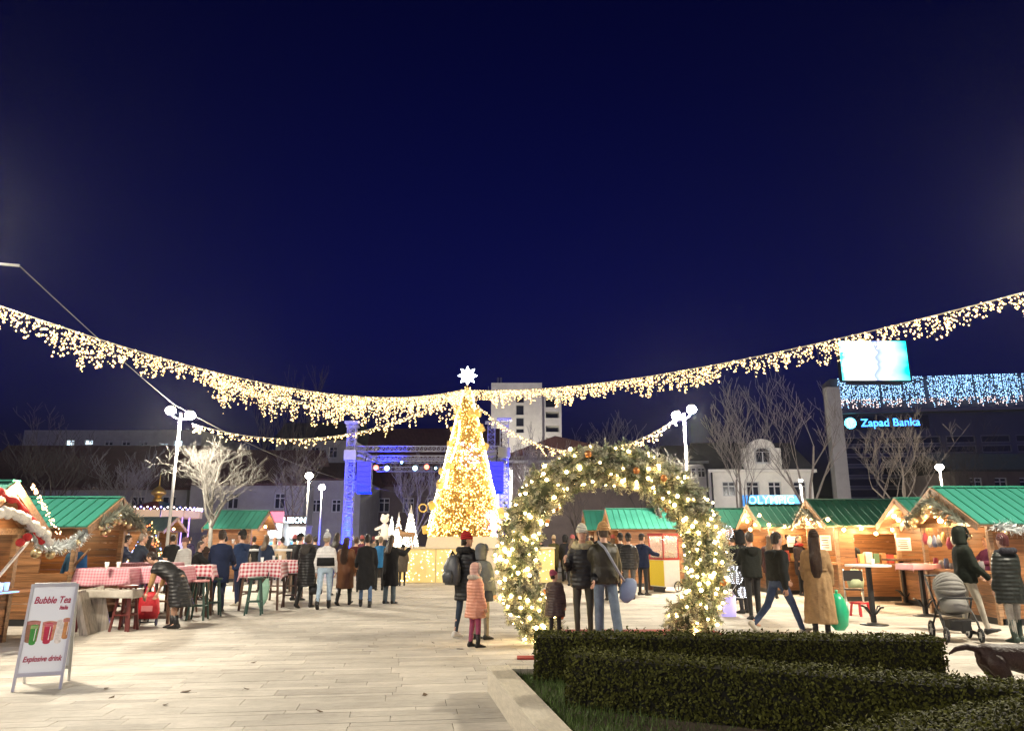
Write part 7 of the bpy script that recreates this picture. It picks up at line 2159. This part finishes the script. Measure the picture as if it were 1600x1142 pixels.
for stl, nm in ((stR3, 'open stall behind the bald man'), (stR4, 'stall under the blue shop sign'), (stR2, 'small pointed stall')):
    bx, by = stl.location.x, stl.location.y
    for i in range(9):
        hh = r_.uniform(.12, .3)
        o = MB().box((0, 0, hh / 2), (r_.uniform(.1, .2), .14, hh)).build('goods_box', mat('goods_%d' % (i % 5), ((.5, .08, .06), (.55, .4, .15), (.6, .55, .5), (.1, .2, .12), (.35, .18, .08))[i % 5], .6, var=.2))
        o.location = (bx + .5 + i * .2, by - .78, .98)
        tag(o, '%s goods box, %s from the left, in the %s' % (('red', 'mustard', 'white', 'green', 'brown')[i % 5], NTH[i], nm), 'box', 'goods boxes in the %s' % nm)
    sh = MB().box((0, 0, 0), (2.0 if 'small' not in nm else 1.5, .2, .03)).build('shelf_board', M_counter); sh.location = (bx + 1.35 if 'small' not in nm else bx + 1.0, by - .78, .96)
    tag(sh, 'wooden goods shelf inside the %s' % nm, 'shelf')

for i, (px, py, Y, w, h_, lb) in enumerate(((1290, 848, 21.2, .3, .42, 'white paper notice on the corner post of the open stall'), (1412, 850, 18.05, .34, .3, 'white price board on the small pointed stall'), (1238, 846, 23.1, .3, .3, 'white price board on the stall under the blue shop sign'))):
    q = P(px, py, Y)
    nb_ = empty('notice_board', q, 0, lb, 'notice')
    MB().box((0, 0, 0), (w, .015, h_)).build('sheet', M_white, nb_)
    ln_ = MB()
    for k in range(5): ln_.box((-.02 * (k % 2), -.009, h_ * (.34 - .16 * k)), (w * (.7 - .1 * (k % 3)), .002, h_ * .05))
    tag(ln_.build('printed_lines', M_dark, nb_), kind='stuff')
lr = random.Random(63)
for i in range(10):
    q = G(lr.uniform(120, 740), lr.uniform(1000, 1120))
    a = lr.uniform(0, 6.28); w = lr.uniform(.02, .05)
    o = MB().add([(-w, -w * .5, .003), (w, -w * .6, .006), (w * 1.1, w * .6, .02), (-w * .8, w * .5, .004)], [(0, 1, 2, 3)]).build('dry_leaf', mat('dry_leaf', (.10, .06, .03), .8))
    o.location = (q.x, q.y, 0); o.rotation_euler = (0, 0, a); sol = o.modifiers.new('thickness', 'SOLIDIFY'); sol.thickness = .002
    tag(o, 'small dry leaf lying on the pale paving, %s of the scattered ones by distance' % NTH[i], 'leaf', 'dry leaves on the paving')

# ================================================================== added haze volume, stands in for lens glow round the lamps
hzm = bpy.data.materials.new('lens_glow_haze'); hzm.use_nodes = True
n, l = hzm.node_tree.nodes, hzm.node_tree.links
n.remove(n['Principled BSDF'])
pv = n.new('ShaderNodeVolumePrincipled'); pv.inputs['Color'].default_value = (0.9, 0.92, 0.95, 1); pv.inputs['Density'].default_value = 0.00017
pv.inputs['Anisotropy'].default_value = 0.8
l.new(pv.outputs[0], n['Material Output'].inputs['Volume'])
hb_ = MB().box((0, 300, 11.85), (1604, 1404, 26.3)).build('haze', hzm)
tag(hb_, 'thin night haze over the whole square', 'haze', kind='stuff')
